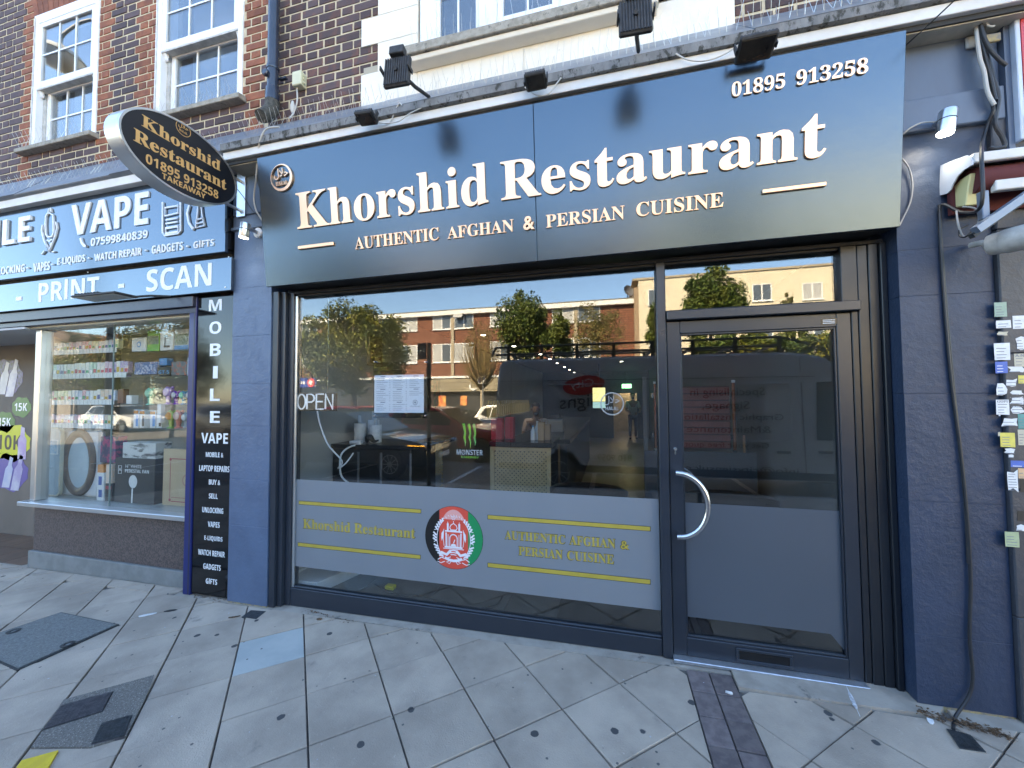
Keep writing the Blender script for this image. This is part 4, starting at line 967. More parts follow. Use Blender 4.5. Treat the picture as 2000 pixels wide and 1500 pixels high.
for k in range(11):
    a = R_(135 - k * 9); st([(.62 * math.cos(a), .72 * math.sin(a) + .02), (.60 * math.cos(a - .06), .66 * math.sin(a - .06) + .04 * (k % 2))], .02)
E_.build('emblem', mWh, rd_)
# other stickers on the glass
mStick = M('pale_vinyl', (.55, .56, .60), .5)
yv = YI
hs = thing('halal_sticker', 'round halal sticker on the shop window', 'sticker', at(1195, 811, yv))
halal(Frame(at(1195.4, 788.6, yv), (1, 0, 0), (0, 0, 1), (0, -1, 0)), (at(1195, 766, yv).z - at(1195, 811, yv).z) / 2, mStick, hs, .0005, style='sans', ring=.10)
mo = thing('claw_logo_sticker', 'green three-claw energy drink sticker on the shop window', 'sticker', at(917, 896, yv))
mClaw = M('claw_green', (.28, .62, .06), .5, col2=(.20, .48, .16), vs=14)
a, b_ = at(902, 876, yv), at(933, 827, yv); w_, h_ = b_.x - a.x, b_.z - a.z
F = Frame(a, (1, 0, 0), (0, 0, 1), (0, -1, 0))
for k, (x, lo) in enumerate(((.2, .08), (.52, 0.0), (.83, .12))):
    b = MB(); fstroke(b, F, [((x - .20 + .1 * (k > 0)) * w_, .98 * h_), ((x - .08) * w_, .97 * h_), ((x - .02) * w_, .80 * h_), ((x + .02) * w_, .6 * h_), ((x - .04) * w_, .45 * h_), ((x + .03) * w_, .25 * h_), ((x + .0) * w_, lo * h_)], [.02 * w_, .16 * w_, .15 * w_, .12 * w_, .13 * w_, .09 * w_, .01 * w_], 0, .0006); b.build('claw', mClaw, mo)
ptext('M\u00d8NSTER', (892, 890.5), (943, 887), (892, 880), yv, mStick, mo, depth=.0005, style='sans'); ptext('ENERGY', (901, 895.8), (936, 894), (901, 892), yv, mClaw, mo, depth=.0005, style='sans')
# OPEN sign
op = thing('open_sign', 'white tube OPEN sign hanging inside the left of the window', 'open sign', at(614, 802, .055))
mTube = M('white_tube', (.8, .83, .9), .4, emit=((.75, .85, 1.0), .05)); mAcr = glass_mat('clear_acrylic', .04, (.86, .88, .9)); mAcrD = M('dark_acrylic', (.02, .022, .026), .2)
YO = .055
p, q = at(579, 768, YO), at(656, 802, YO); MB().box(p.x, q.x, YO + .012, YO + .017, q.z - .002, p.z).build('back_board', mAcrD, op, bevel=.004)
def ob(u, v): return at(u, v, YO)
O1, W1_, z0, z1 = ob(580.5, 799), ob(651, 797), ob(614, 799).z, ob(614, 770).z; lw = (W1_.x - O1.x) / 4.15; hh = z1 - z0
def ltr(i, P, cl=False): 
    q = [(O1.x + lw * (i * 1.06 + a), YO, z0 + hh * b__) for a, b__ in P]
    MB().tube(q + ([q[0]] if cl else []), .0062, 8).build('tube_letter', mTube, op, smooth=True)
ltr(0, [(.5 + .46 * math.cos(R_(a)), .5 + .5 * math.sin(R_(a))) for a in range(0, 360, 20)], True)
ltr(1, [(.08, 0), (.08, 1), (.6, 1), (.86, .88), (.92, .74), (.86, .58), (.6, .47), (.1, .47)]); ltr(2, [(.9, 0), (.1, 0), (.1, 1), (.9, 1)]); ltr(2, [(.12, .5), (.8, .5)]); ltr(3, [(.08, 0), (.08, 1), (.9, 0), (.9, 1)])
wh = M('white_cable', (.72, .74, .76), .4)
tube('mains_lead', wh, spline([ob(620, 803), (ob(622, 830).x, YO + .02, ob(622, 830).z), (ob(632, 870).x, YO + .05, ob(632, 870).z), (ob(650, 905).x, .16, ob(650, 905).z), at(660, 915, .2), at(675, 905, .3), at(690, 885, .4)]), .006, op)
tube('chain', mSteel, [ob(590, 768), (ob(590, 768).x, YO, 2.37)], .0015, op, n=4); tube('chain', mSteel, [ob(640, 768), (ob(640, 768).x, YO, 2.37)], .0015, op, n=4)
# menu in acrylic holder
mn = thing('menu_holder', 'printed white menu in a clear acrylic holder on the window', 'menu', at(780, 816, .01))
a, c_ = at(729, 816, .012), at(833, 705, .012); MB().box(a.x, c_.x, .008, .012, a.z, c_.z).build('acrylic_sheet', mAcr, mn); MB().box(a.x, c_.x, .0215, .0255, a.z, c_.z - .06).build('acrylic_sheet', mAcr, mn)
a2, c2 = at(731, 806, .015), at(828, 731, .015); mMenu = M('menu_paper', (.88, .90, .90), .6)
MB().box(a2.x, c2.x, .015, .0158, a2.z, c2.z).build('menu_sheet', mMenu, mn)
mTxt = M('menu_ink', (.32, .34, .37), .6); b = MB(); Wm = c2.x - a2.x; Hm = c2.z - a2.z
for col in range(3):
    zz = c2.z - .05 * Hm; k = 0
    while zz > a2.z + (.42 if col == 2 else .05) * Hm:
        head = k % 7 == 0; x0 = a2.x + Wm * (.045 + col * .335)
        if head: b.box(x0 + Wm * .08, x0 + Wm * .18, .0143, .0148, zz, zz + .006)
        else:
            b.box(x0, x0 + Wm * random.uniform(.12, .25), .0143, .0148, zz, zz + .0028); b.box(x0 + Wm * .262, x0 + Wm * .285, .0143, .0148, zz, zz + .0028)
        zz -= .0135 if not head else .014; k += 1
b.build('menu_print', mTxt, mn)
F = Frame((a2.x + Wm * .83, .0146, a2.z + Hm * .27), (1, 0, 0), (0, 0, 1), (0, -1, 0)); b = MB(); fstroke(b, F, circ(.017, 24), .004, 0, .0004, True); fpoly(b, F, circ(.008, 12), .0, .0005); b.build('menu_crest', mTxt, mn)
lettering('KHORSHID', (a2.x + Wm * .74, .0148, a2.z + Hm * .15), (Wm * .19, 0, 0), (0, 0, .01), (0, -1, 0), mTxt, mn, style='plain', depth=.0004)
for (u, v) in ((731, 707), (830, 707), (731, 812), (830, 812)): p = at(u, v, .008); MB().lathe([(.006, 0), (.006, .025)], (p.x, .004, p.z), (0, 1, 0), n=8).build('standoff', mSteel, mn)
# ================================================================ left shop: fascia signs
mVSign = M('gloss_graphite_panel', (.020, .027, .036), .13, col2=(.023, .03, .04), vs=2)
PR(mVSign.node_tree.nodes['Principled BSDF'], IOR=2.3)
mVSign.node_tree.nodes['Principled BSDF'].inputs['Specular Tint'].default_value = (.68, .84, 1.0, 1)  # specular tinted blue to deepen the sky mirrored in the dark panel
mVWhite = M('white_acrylic_letter', (.80, .81, .82), .35)
mVBlk = M('gloss_black_panel', (.006, .006, .007), .06, col2=(.008, .008, .009), vs=2, bump=.05, bs=3, bd=.01)
mNavy = M('navy_post_paint', (.012, .022, .13), .3, col2=(.012, .02, .11), vs=4)
YV1, YV2 = -.13, -.10
v1 = thing('vape_shop_sign', 'graphite gloss sign of the left shop reading VAPE in white', 'shop sign', (-4.4, YV1, 2.735))
MB().box(-7.6, -2.962, YV1, YV1 + .03, 2.735, 3.425).build('panel', mVSign, v1, bevel=.003)
MB().box(-7.6, -2.975, YV1 + .031, .05, 2.737, 2.77).build('soffit', mBlackGloss, v1); MB().box(-3.0, -2.964, YV1 + .031, .05, 2.771, 3.40).build('side_return', mBlackGloss, v1)
def vt(s, bl, br, tl, par=v1, y=YV1, dep=.016, split=False): ptext(s, bl, br, tl, y - .0003, mVWhite, par, depth=dep * .6 if split else dep * .3, style='sans', name='letter' if split else 'lettering', split=split)
a, b_ = at(6, 481, YV1), at(62, 473, YV1); w_ = (b_.x - a.x) * 3.62; tz = at(6, 429, YV1).z - a.z
lettering('MOBILE', (b_.x - w_, YV1 - .0003, (a.z + b_.z) / 2), (w_, 0, 0), (0, 0, tz), (0, -1, 0), mVWhite, v1, depth=.016, name='letter', split=True)
vt('VAPE', (140, 462), (291, 437), (140, 403), split=True)
vt('07599840839', (178, 481.5), (289, 465), (178, 466)); vt('UNLOCKING', (-22, 541), (49, 530), (-22, 526)); vt('VAPES', (66, 532), (98, 527.5), (66, 515))
vt('E-LIQUIDS', (113, 522), (167, 513), (113, 505)); vt('WATCH REPAIR', (185, 511), (277, 498), (185, 496)); vt('GADGETS', (297, 497), (358, 488), (297, 481)); vt('GIFTS', (378.5, 486), (419, 480), (378.5, 472))
def icon(pxs, w, closed=False, par=v1, y=YV1):
    b = MB(); F = Frame((0, y - .0003, 0), (1, 0, 0), (0, 0, 1), (0, -1, 0)); fstroke(b, F, [(at(*p, y).x, at(*p, y).z) for p in pxs], w, 0, .012, closed); b.build('pictogram', mVWhite, par)
for d in ((56, 524), (105, 517), (176, 505), (287, 490), (368, 482)): icon([(d[0] - 1.5, d[1]), (d[0] + 2, d[1] - .4)], .012)
icon([(160, 466), (162, 474), (166, 480), (171, 482)], .022)
for P_, cl in (([(92, 424), (91, 440), (92, 458), (96, 464), (104, 463), (107, 456), (107, 438), (106, 421), (100, 417), (95, 418)], True), ([(97, 417), (98, 410), (101, 408), (103, 415)], False), ([(86, 440), (84, 452), (88, 468), (98, 492), (110, 463), (114, 446), (112, 434)], False), ([(94, 470), (100, 472), (105, 468)], False), ([(93, 478), (98, 492), (103, 476)], False), ([(84, 497), (90, 491)], False), ([(104, 493), (110, 492)], False)): icon(P_, .011, cl)
for P_, cl, w in (([(320, 396), (320, 455), (324, 461), (350, 457), (355, 452), (355, 392)], False, .014), ([(325, 423), (325, 407), (350, 403), (350, 417)], True, .014), ([(326, 431), (350, 427)], False, .014), ([(326, 438), (350, 434)], False, .014), ([(326, 447), (326, 457), (350, 454), (350, 443)], True, .02), ([(372, 402), (368, 418), (371, 436), (380, 449)], False, .02), ([(389, 402), (388, 420), (384, 446), (402, 442), (397, 420), (395, 400)], False, .011), ([(386, 430), (400, 427)], False, .009), ([(385, 438), (401, 435)], False, .009)): icon(P_, w, cl)
v2 = thing('print_scan_sign', 'lower gloss sign board reading PRINT - SCAN in white', 'shop sign', (-4.4, YV2, 2.43))
MB().box(-7.6, -2.93, YV2, YV2 + .03, 2.43, 2.70).build('panel', mVSign, v2, bevel=.003); MB().box(-7.6, -2.95, YV2 + .031, .05, 2.44, 2.725).build('backing', mBlackGloss, v2)
vt('PRINT', (75, 590), (193, 579), (75, 551), v2, YV2, .003, True); vt('SCAN', (286, 570), (413, 558.5), (286, 527), v2, YV2, .003, True)
for u, v in ((32, 579), (232, 554)): a, b_ = at(u, v + 9, YV2), at(u + 11, v, YV2); MB().box(a.x, b_.x, YV2 - .0035, YV2 - .0003, a.z, b_.z).build('letter', mVWhite, v2)
for u, v in ((172, 532), (447, 502), (440, 561)): MB().lathe([(.006, 0), (.005, .004)], at(u, v, YV2 - .0003), (0, -1, 0), n=8).build('screw_cap', mVWhite, v2)
hb = thing('shutter_box', 'dark blue shutter head beam below the PRINT sign', 'shutter box', (-4.5, -.06, 2.28))
mHead = M('dark_navy_metal', (.022, .024, .045), .35, col2=(.03, .032, .055), vs=4)
MB().box(-7.6, -3.365, -.07, .05, 2.335, 2.425).build('top_profile', mHead, hb, bevel=.004); MB().box(-7.6, -3.365, -.045, .05, 2.285, 2.333).build('lower_profile', mHead, hb, bevel=.004)
# flat LED flood under the sign
fl_ = thing('floodlight', 'flat black LED floodlight under the PRINT sign board', 'floodlight', at(205, 588, -.3))
P_ = [at(153, 583, -.34), at(230, 577, -.34), at(253, 593, -.42), at(175, 598, -.42)]; zc_ = 2.385
Q = [Vector((p.x, p.y, 0)) for p in P_]; x0_, x1_ = at(160, 590, -.36).x, at(244, 585, -.36).x
MB().box(x0_, x1_, -.43, -.27, 2.372, 2.39).build('housing', mBlkW, fl_, bevel=.005); MB().box(x0_ + .015, x1_ - .015, -.42, -.285, 2.3695, 2.3715).build('diffuser', M('led_diffuser', (.5, .5, .46), .4), fl_)
for k in range(8): MB().box(x0_ + .03 + k * .035, x0_ + .034 + k * .035, -.42, -.29, 2.3905, 2.404).build('fin', mBlkW, fl_)
tube('arm', mBlkW, [(x1_ - .02, -.275, 2.385), (x1_ + .02, -.2, 2.41), (x1_ + .09, -.1, 2.425)], .009, fl_)
# ================================================================ black vertical sign, navy post
mb = thing('vertical_sign', 'tall black gloss board with white list starting MOBILE VAPE', 'shop sign', (-3.15, -.03, gz(-3.2)))
YM = -.032
MB().box(-3.357, -2.952, YM, .1, gz(-3.2) + .015, 2.425).build('board', mVBlk, mb, bevel=.002)
for s, u0, u1, v0, v1_ in (('M', 408, 433, 585, 607), ('O', 409, 432, 628, 652), ('B', 410, 431, 671, 695), ('I', 416, 425, 715, 739), ('L', 410, 429, 759, 783), ('E', 410, 429, 803, 826), ('VAPE', 393, 445, 846, 866), ('MOBILE &', 402, 436, 883, 893), ('LAPTOP REPAIRS', 389, 448, 909, 921), ('BUY &', 408, 430, 937, 947), ('SELL', 408, 425, 964, 974), ('UNLOCKING', 395, 436, 991, 1002), ('VAPES', 406, 429, 1019, 1030), ('E-LIQUIDS', 399, 434.5, 1047, 1058), ('WATCH REPAIR', 387, 439, 1074.5, 1086), ('GADGETS', 397, 431, 1102, 1113), ('GIFTS', 402, 424, 1130, 1141)):
    ptext(s, (u0, v1_), (u1, v1_), (u0, v0), YM - .0004, mVWhite, mb, depth=.001, style='sans')
po = thing('shutter_rail', 'navy blue shutter guide rail beside the black vertical sign', 'post', (-3.4, -.04, gz(-3.4)))
MB().box(-3.437, -3.36, -.042, .12, gz(-3.4) + .004, 2.426).build('outer_rail', mNavy, po, bevel=.003); MB().box(-3.385, -3.372, -.0435, -.0425, gz(-3.4) + .01, 2.42).build('rail_groove', mHead, po)
# ================================================================ display window
mGran = M('red_brown_granite', (.135, .10, .09), .3, col2=(.06, .048, .045), vs=70, vmix=(.4, .6), rvar=.1, spots=[((.2, .14, .12), 75.0, .22, .4), ((.6, .58, .54), 9.0, .06, .08)])
mGlassV = glass_mat('display_glass', .05, (.93, .95, .94), wave=.0003, wscale=1.3)
dw = thing('display_window', 'vape shop display window frame with steel sill on granite', 'shop window', (-4.5, .05, gz(-4.5)))
MB().box(-5.53, -3.44, .062, .2, .085, .528).build('stall_riser', mGran, dw, bevel=.003); MB().prism([(-5.56, gz(-5.56)), (-3.44, gz(-3.44)), (-3.44, .083), (-5.56, .083)], .042, .2).build('plinth', M('grey_plinth_paint', (.21, .22, .215), .8, col2=(.17, .18, .175), vs=8, bump=.3), dw, bevel=.004)
MB().box(-5.62, -3.44, -.02, .2, .53, .572).build('sill', M('sill_steel', (.42, .43, .44), .38, metal=.7), dw, bevel=.005)
MB().box(-5.545, -5.47, .03, .13, .573, 2.262).build('corner_post', mSilver, dw, bevel=.006); MB().box(-5.6, -3.44, .0, .13, 2.263, 2.31).build('head_bar', M('champagne_aluminium', (.62, .57, .46), .35, metal=.7), dw, bevel=.008)
MB().box(-5.468, -3.44, .07, .078, .573, 2.262).build('pane', mGlassV, dw); MB().box(-5.545, -5.537, .135, .62, .573, 2.262).build('pane', mGlassV, dw)
x_j = at(219, 800, .074).x; MB().box(x_j - .0012, x_j + .0012, .068, .08, .573, 2.262).build('glass_joint', M('glass_edge', (.25, .32, .3), .2), dw)
mBack = M('display_back', (.40, .385, .34), .8, col2=(.34, .33, .29), vs=3); mInk2 = M('dark_grey_ink', (.06, .06, .06), .7)  # second material: plain dark grey of ticket joints and printed shapes
MB().box(-5.53, -3.37, .72, .74, .0, 2.5).build('display_back_panel', mBack, dw); MB().box(-5.53, -3.37, .2, .72, .54, .571).build('display_floor', mBack, dw); MB().box(-5.53, -3.37, .14, .72, 2.32, 2.34).build('display_ceiling', mUPVC, dw); MB().box(-3.37, -3.35, .14, .72, .54, 2.32).build('display_side', mBack, dw)
mShelf = glass_mat('glass_shelf', .06, (.88, .93, .91)); mRail = M('price_rail', (.78, .79, .78), .5)
YP = .26
PAL = [(.62, .64, .66), (.5, .55, .68), (.68, .45, .52), (.72, .7, .68), (.3, .42, .62), (.66, .3, .36), (.75, .72, .45), (.34, .25, .48), (.35, .58, .52), (.7, .52, .4)]
mPk = [M('packet_%d' % i, tuple(min(.9, 1.1 * c) for c in q), .4, col2=tuple(min(.85, .5 * c + .4) for c in q), vs=90, vmix=(.48, .56)) for i, q in enumerate(PAL)]
mPkB = [M('packet_band_%d' % i, q, .4) for i, q in enumerate(((.08, .1, .3), (.5, .06, .12), (.05, .3, .16), (.85, .85, .85), (.55, .35, .05)))]
ORD = 'first second third fourth fifth sixth seventh eighth ninth tenth eleventh twelfth thirteenth fourteenth fifteenth sixteenth seventeenth eighteenth nineteenth twentieth twenty-first twenty-second twenty-third twenty-fourth twenty-fifth twenty-sixth'.split()
CN = 'pale grey,pale blue,pink,off-white,blue,red-pink,yellow,dark purple,mint,peach'.split(',')
def product_row(lab, u0, u1, v0l, v1l, v0r, v1r, n, cols, railh=8, rail=True):
    za, zb_ = at(u0, v1l, YP).z, at(u0, v0l, YP).z; xa, xb = at(u0, v1l, YP).x, at(u1, v1r, YP).x
    st_ = thing('glass_shelf', 'glass display shelf carrying ' + lab, 'shelf', ((xa + xb) / 2, YP, za - .012))
    MB().box(xa - .01, xb + .02, YP - .01, YP + .25, za - .009, za - .001).build('shelf_board', mShelf, st_)
    if rail: MB().box(xa, xb, YP - .016, YP - .0105, za - .042, za + .006).build('price_rail', mRail, st_)
    b = MB(); wl = (xb - xa) / n
    if rail:
        for i in range(n): b.box(xa + i * wl - .001, xa + i * wl + .001, YP - .0165, YP - .016, za - .04, za + .004)
        b.build('ticket_joint', mInk2, st_)
    for i in range(n):
        x = xa + wl * (i + .04); w = wl * random.uniform(.84, .93); h = (zb_ - za) * random.uniform(.9, 1.02); c = cols[(i * len(cols)) // n] if random.random() < .75 else random.choice(cols)
        t = thing('vape_packet', CN[c] + ' packet, ' + ORD[i] + ' from the left ' + lab[lab.index('on the'):] + ' of the vape display', 'packet', (x + w / 2, YP + .02, za), 'packets: ' + lab)
        MB().box(x, x + w, YP, YP + .04, za, za + h).build('carton', mPk[c], t)
        MB().box(x + w * .12, x + w * .88, YP - .0012, YP - .0004, za + h * .12, za + h * random.uniform(.3, .55)).build('printed_panel', mPkB[random.randrange(5)], t)
product_row('pale and pink vape packets on the top shelf', 76, 231, 672, 688, 670, 684, 25, [0, 1, 0, 1, 4, 5, 2, 5, 8, 6, 3, 2, 6])
product_row('white and pink vape packets on the second shelf', 76, 250, 712, 734, 711, 728, 24, [3, 3, 1, 2, 3, 3, 8, 3, 2, 3, 7])
product_row('round-logo vape packets on the third shelf', 72, 226, 763, 783, 763, 779, 22, [9, 1, 6, 3, 1, 5, 3, 9, 1])
product_row('small vape bottles on the bottom shelf', 70, 224, 809, 827, 810, 823, 24, [4, 4, 2, 1, 5, 6, 4, 9])
def pbox(name, label, cat, u0, v0, u1, v1, y, d, mat, bev=.003, extra=None):
    a, c = at(u0, v1, y), at(u1, v0, y); t = thing(name, label, cat, ((a.x + c.x) / 2, y, a.z))
    MB().box(a.x, c.x, y, y + d, a.z, c.z).build('carton', mat, t, bevel=bev)
    F = Frame((a.x, y - .0006, a.z), (1, 0, 0), (0, 0, 1), (0, -1, 0)); F.w = c.x - a.x; F.h = c.z - a.z
    if extra: extra(t, F)
    return t
mWB, mGB, mBB, mRB, mOB, mKB = (M('box_' + n_, c_, .45, col2=tuple(.9 * q for q in c_), vs=15) for n_, c_ in (('white', (.74, .75, .75)), ('green', (.16, .5, .06)), ('blue', (.06, .28, .6)), ('red', (.4, .05, .07)), ('orange', (.75, .3, .08)), ('black', (.02, .02, .022))))
def patch(c, x0, x1, z0, z1): return lambda t, F: [MB().box(*(lambda A, B: (A.x, B.x, A.y - .0006, A.y, A.z, B.z))(F(F.w * x0, F.h * z0), F(F.w * x1, F.h * z1))).build('printed_panel', c, t)]
def patches(*L): return lambda t, F: [patch(*q)(t, F) for q in L]
for zz, u0, u1 in ((687, 252, 369), (737, 252, 369), (790, 258, 369), (837, 258, 369)):
    a, c = at(u0, zz, YP), at(u1, zz - (777 - zz) * .0, YP); z = (at(u0, zz + 1, YP).z)
    MB().box(a.x, -3.372, YP - .01, YP + .25, z - .009, z - .001).build('glass_shelf', mShelf, label={687: 'upper right glass shelf with white gadget boxes', 737: 'right glass shelf holding the toy car boxes', 790: 'right glass shelf holding small handheld fans', 837: 'lower right glass shelf with fan boxes'}[zz], cat='shelf')
def ringp(c): 
    def f(t, F):
        b = MB(); G = Frame(F(F.w * .5, F.h * .5), F.ex, F.ez, F.n); fstroke(b, G, circ(F.w * .12, 16), F.w * .06, 0, .0006, True); b.build('printed_panel', c, t)
    return f
pbox('gadget_box', 'white gadget box with blue ring print on upper right shelf', 'box', 257, 658, 286, 687, YP, .08, mWB, extra=ringp(mBB))
pbox('gadget_box', 'green and white gadget box on the upper right shelf', 'box', 287, 644, 311, 686, YP, .08, mGB, extra=patch(M('grass_print', (.3, .34, .28), .5, col2=(.1, .16, .08), vs=60), .02, .98, .32, .72))
pbox('gadget_box', 'white box printed with a grey phone stand on upper right shelf', 'box', 312, 645, 339, 685, YP, .08, mWB, extra=patches((mInk2, .35, .42, .2, .75), (mInk2, .3, .75, .15, .25), (mInk2, .42, .6, .68, .75)))
pbox('gadget_box', 'white and blue tablet box at the right of the upper shelf', 'box', 340, 642, 369, 684, YP, .08, mWB, extra=patches((mBB, .02, .98, .02, .22), (M('leaf_print', (.14, .2, .12), .5, col2=(.4, .45, .4), vs=50), .04, .96, .25, .78)))
pbox('toy_box', 'dark blue toy car box on the right shelf', 'box', 262, 706, 306, 732, YP, .09, M('toy_print', (.05, .12, .3), .4, col2=(.4, .45, .6), vs=45, vmix=(.5, .56)))
pbox('gadget_box', 'small bright blue box standing above the toy car boxes', 'box', 310, 699, 326, 714, YP + .02, .06, mBB)
pbox('toy_box', 'black toy car box printed GT-5 on the right shelf', 'box', 307, 716, 333, 734, YP, .09, mKB, extra=lambda t, F: lettering('GT-5', F(F.w * .1, F.h * .2), F.ex * F.w * .8, F.ez * F.h * .4, F.n, mBB, t, depth=.0006))
pbox('toy_box', 'toy car box with dark and red cars on the right shelf', 'box', 334, 705, 365, 734, YP, .09, M('car_print', (.12, .14, .16), .4, col2=(.35, .1, .08), vs=40, vmix=(.52, .6)))
pbox('gadget_box', 'pale narrow box at the far right of the toy shelf', 'box', 365, 698, 370, 734, YP - .01, .06, mPk[1])
def mini_fan(label, u, v0, v1, col, eye):
    m = M('fan_plastic', col, .35); e = M('fan_grille', eye, .3, metal=.2); a, c = at(u, v1, YP), at(u, v0, YP); h = c.z - a.z; r = h * .27
    t = thing('handheld_fan', label, 'handheld fan', (a.x, YP + .04, a.z), 'handheld fans in the display window')
    MB().lathe([(h * .2, 0), (h * .18, h * .05), (h * .10, h * .1), (h * .12, h * .35), (h * .1, h * .5)], (a.x, YP + .04, a.z), n=14).build('handle', m, t, smooth=True)
    MB().lathe([(r, 0), (r * 1.05, .01), (r * 1.05, .035), (r * .8, .045)], (a.x, YP + .06, a.z + h * .68), (0, -1, 0), n=18).build('head', m, t, smooth=True)
    MB().lathe([(r * .8, .0), (r * .75, .004), (r * .2, .006)], (a.x, YP + .0145, a.z + h * .68), (0, -1, 0), n=18).build('grille', e, t, smooth=True)
    for s_ in (-1, 1): MB().ball((a.x + s_ * r * .75, YP + .05, a.z + h * .93), r * .28, n=8, m=6).build('ear', m, t, smooth=True)
for q in (('mint green handheld fan on the fan shelf', 284, 757, 791, (.25, .62, .42), (.3, .6, .45)), ('beige handheld fan behind the mint green one', 300, 757, 780, (.55, .48, .36), (.5, .4, .25)), ('lilac bear-eared handheld fan', 320, 754, 790, (.5, .32, .58), (.62, .45, .68)), ('shiny purple and silver handheld fan', 335, 763, 790, (.25, .05, .45), (.5, .5, .55)), ('shiny blue and green handheld fan', 350, 763, 790, (.05, .3, .5), (.1, .5, .4)), ('purple handheld fan at the right edge of the window', 364, 763, 790, (.3, .08, .4), (.5, .5, .55)),
          ('green handheld fan with orange face on the lower shelf', 325, 801, 837, (.3, .5, .14), (.8, .35, .08)), ('coral handheld fan on the lower shelf', 340, 801, 837, (.65, .2, .15), (.7, .5, .45)), ('grey handheld fan on the lower shelf', 355, 806, 835, (.4, .42, .44), (.6, .62, .64))): mini_fan(*q)
for i, (u0, u1) in enumerate(((260, 271), (272, 283), (292, 304), (305, 316))):
    pbox('fan_box', 'white and orange fan box, ' + ('first', 'second', 'third', 'fourth')[i] + ' from the left on the lower right shelf', 'box', u0, 800 + i, u1, 836, YP, .08, mWB, extra=patches((mOB, .05, .95, .78, .95), (mKB if i % 2 else mBB, .5, .95, .1, .7)))
pbox('cream_speaker', 'small cream box left of the mint green fan', 'box', 246, 772, 257, 789, YP, .06, mPk[3]); pbox('tall_carton', 'tall cream carton standing in front of the fan shelf', 'box', 306, 789, 314, 826, YP - .06, .04, mPk[3])
pbox('vape_box', 'brown and red vape box at the end of the third shelf', 'box', 229, 760, 241, 788, YP, .05, M('box_brown', (.22, .09, .06), .4)); pbox('vape_box', 'dark purple vape box at the end of the second shelf', 'box', 231, 710, 246, 736, YP + .002, .05, mPk[7])
# large goods on the window floor
YF = .20
mMirror = M('sky_painted_mirror', (.40, .50, .55), .12, col2=(.46, .55, .6), vs=4, coat=.6); mRose = M('cream_mirror_frame', (.6, .55, .42), .35)  # mirrored sky and pavement put into the plate colour as pale blue
def rrect(x0, x1, z0, z1, r, n=5):
    return [(cx + r * math.cos(R_(a)), cz + r * math.sin(R_(a))) for cx, cz, a0 in ((x1 - r, z1 - r, 0), (x0 + r, z1 - r, 90), (x0 + r, z0 + r, 180), (x1 - r, z0 + r, 270)) for a in [a0 + 90 * i / n for i in range(n + 1)]]
a, c = at(68, 985, YF), at(119, 835, YF); t = thing('wall_mirror', 'tall round-cornered mirror leaning in the display window', 'mirror', ((a.x + c.x) / 2, YF, .573))
z0m = .574; zt_ = c.z
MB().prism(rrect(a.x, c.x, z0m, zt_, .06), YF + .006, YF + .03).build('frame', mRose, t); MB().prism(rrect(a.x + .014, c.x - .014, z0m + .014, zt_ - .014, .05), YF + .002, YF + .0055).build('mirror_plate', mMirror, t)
q0, q1 = at(69, 886, YF), at(114, 859, YF); MB().box(q0.x, q1.x, YF - .0005, YF + .0015, q0.z, q1.z).build('product_label', mWB, t); MB().box(q0.x + .09, q1.x - .02, YF - .001, YF - .0006, q0.z + .01, q1.z - .01).build('product_label', M('label_print', (.2, .4, .55), .5, col2=(.5, .55, .6), vs=40), t)
a, c = at(123, 990, YF + .06), at(188, 843, YF + .06); t = thing('wrapped_mirror', 'oval mirror with brown wooden frame in white wrapping', 'mirror', ((a.x + c.x) / 2, YF + .06, .573))
MB().box(a.x - .06, c.x + .05, YF + .06, YF + .12, .574, c.z + .02).build('wrapping', M('foam_wrap', (.66, .67, .68), .6, col2=(.55, .57, .6), vs=9, bump=.6, bs=14, bd=.02), t, bevel=.02, seg=2)
cx_, cz_ = (a.x + c.x) / 2, (.60 + c.z) / 2; rx, rz = (c.x - a.x) / 2, (c.z - .60) / 2
mWood = M('brown_wood', (.12, .075, .045), .4, col2=(.07, .045, .03), vs=22, stretch=(1, 1, .3))
MB().tube([(cx_ + rx * .9 * math.cos(R_(q)), YF + .055, cz_ + rz * .94 * math.sin(R_(q))) for q in range(0, 361, 10)], .045, 8, cap=False).xf(lambda p: Vector((p.x, YF + .055 + (p.y - YF - .055) * .5, p.z))).build('oval_frame', mWood, t, smooth=True)
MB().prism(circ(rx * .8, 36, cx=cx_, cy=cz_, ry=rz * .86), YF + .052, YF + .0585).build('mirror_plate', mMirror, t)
pbox('speaker_box', 'colourful dark carton above the white phone boxes', 'box', 195, 853, 226, 903, YF + .06, .1, M('neon_print', (.05, .05, .12), .4, col2=(.4, .06, .16), vs=22, vmix=(.48, .56)))
for i, (v0, v1_) in enumerate(((924, 951), (951, 974), (974, 998))):
    pbox('phone_box', 'white box with blue phone print, ' + ('top', 'middle', 'bottom')[i] + ' of its stack', 'box', 188, v0, 203, v1_, YF, .08, mWB, extra=patch(M('phone_blue', (.03, .1, .36), .4), .3, .75, .15, .75))
pbox('vape_carton', 'orange and white carton on the phone boxes', 'box', 190, 908, 202, 924, YF + .01, .06, mOB); pbox('radio_box', 'dark red-lettered box right of the white phone boxes', 'box', 204, 945, 219, 1000, YF, .08, mKB, extra=patches((mRB, .1, .9, .8, .92), (mOB, .3, .8, .05, .12)))
pbox('vape_carton', 'grey carton above the dark red-lettered box', 'box', 206, 908, 218, 945, YF + .01, .06, mPk[9])
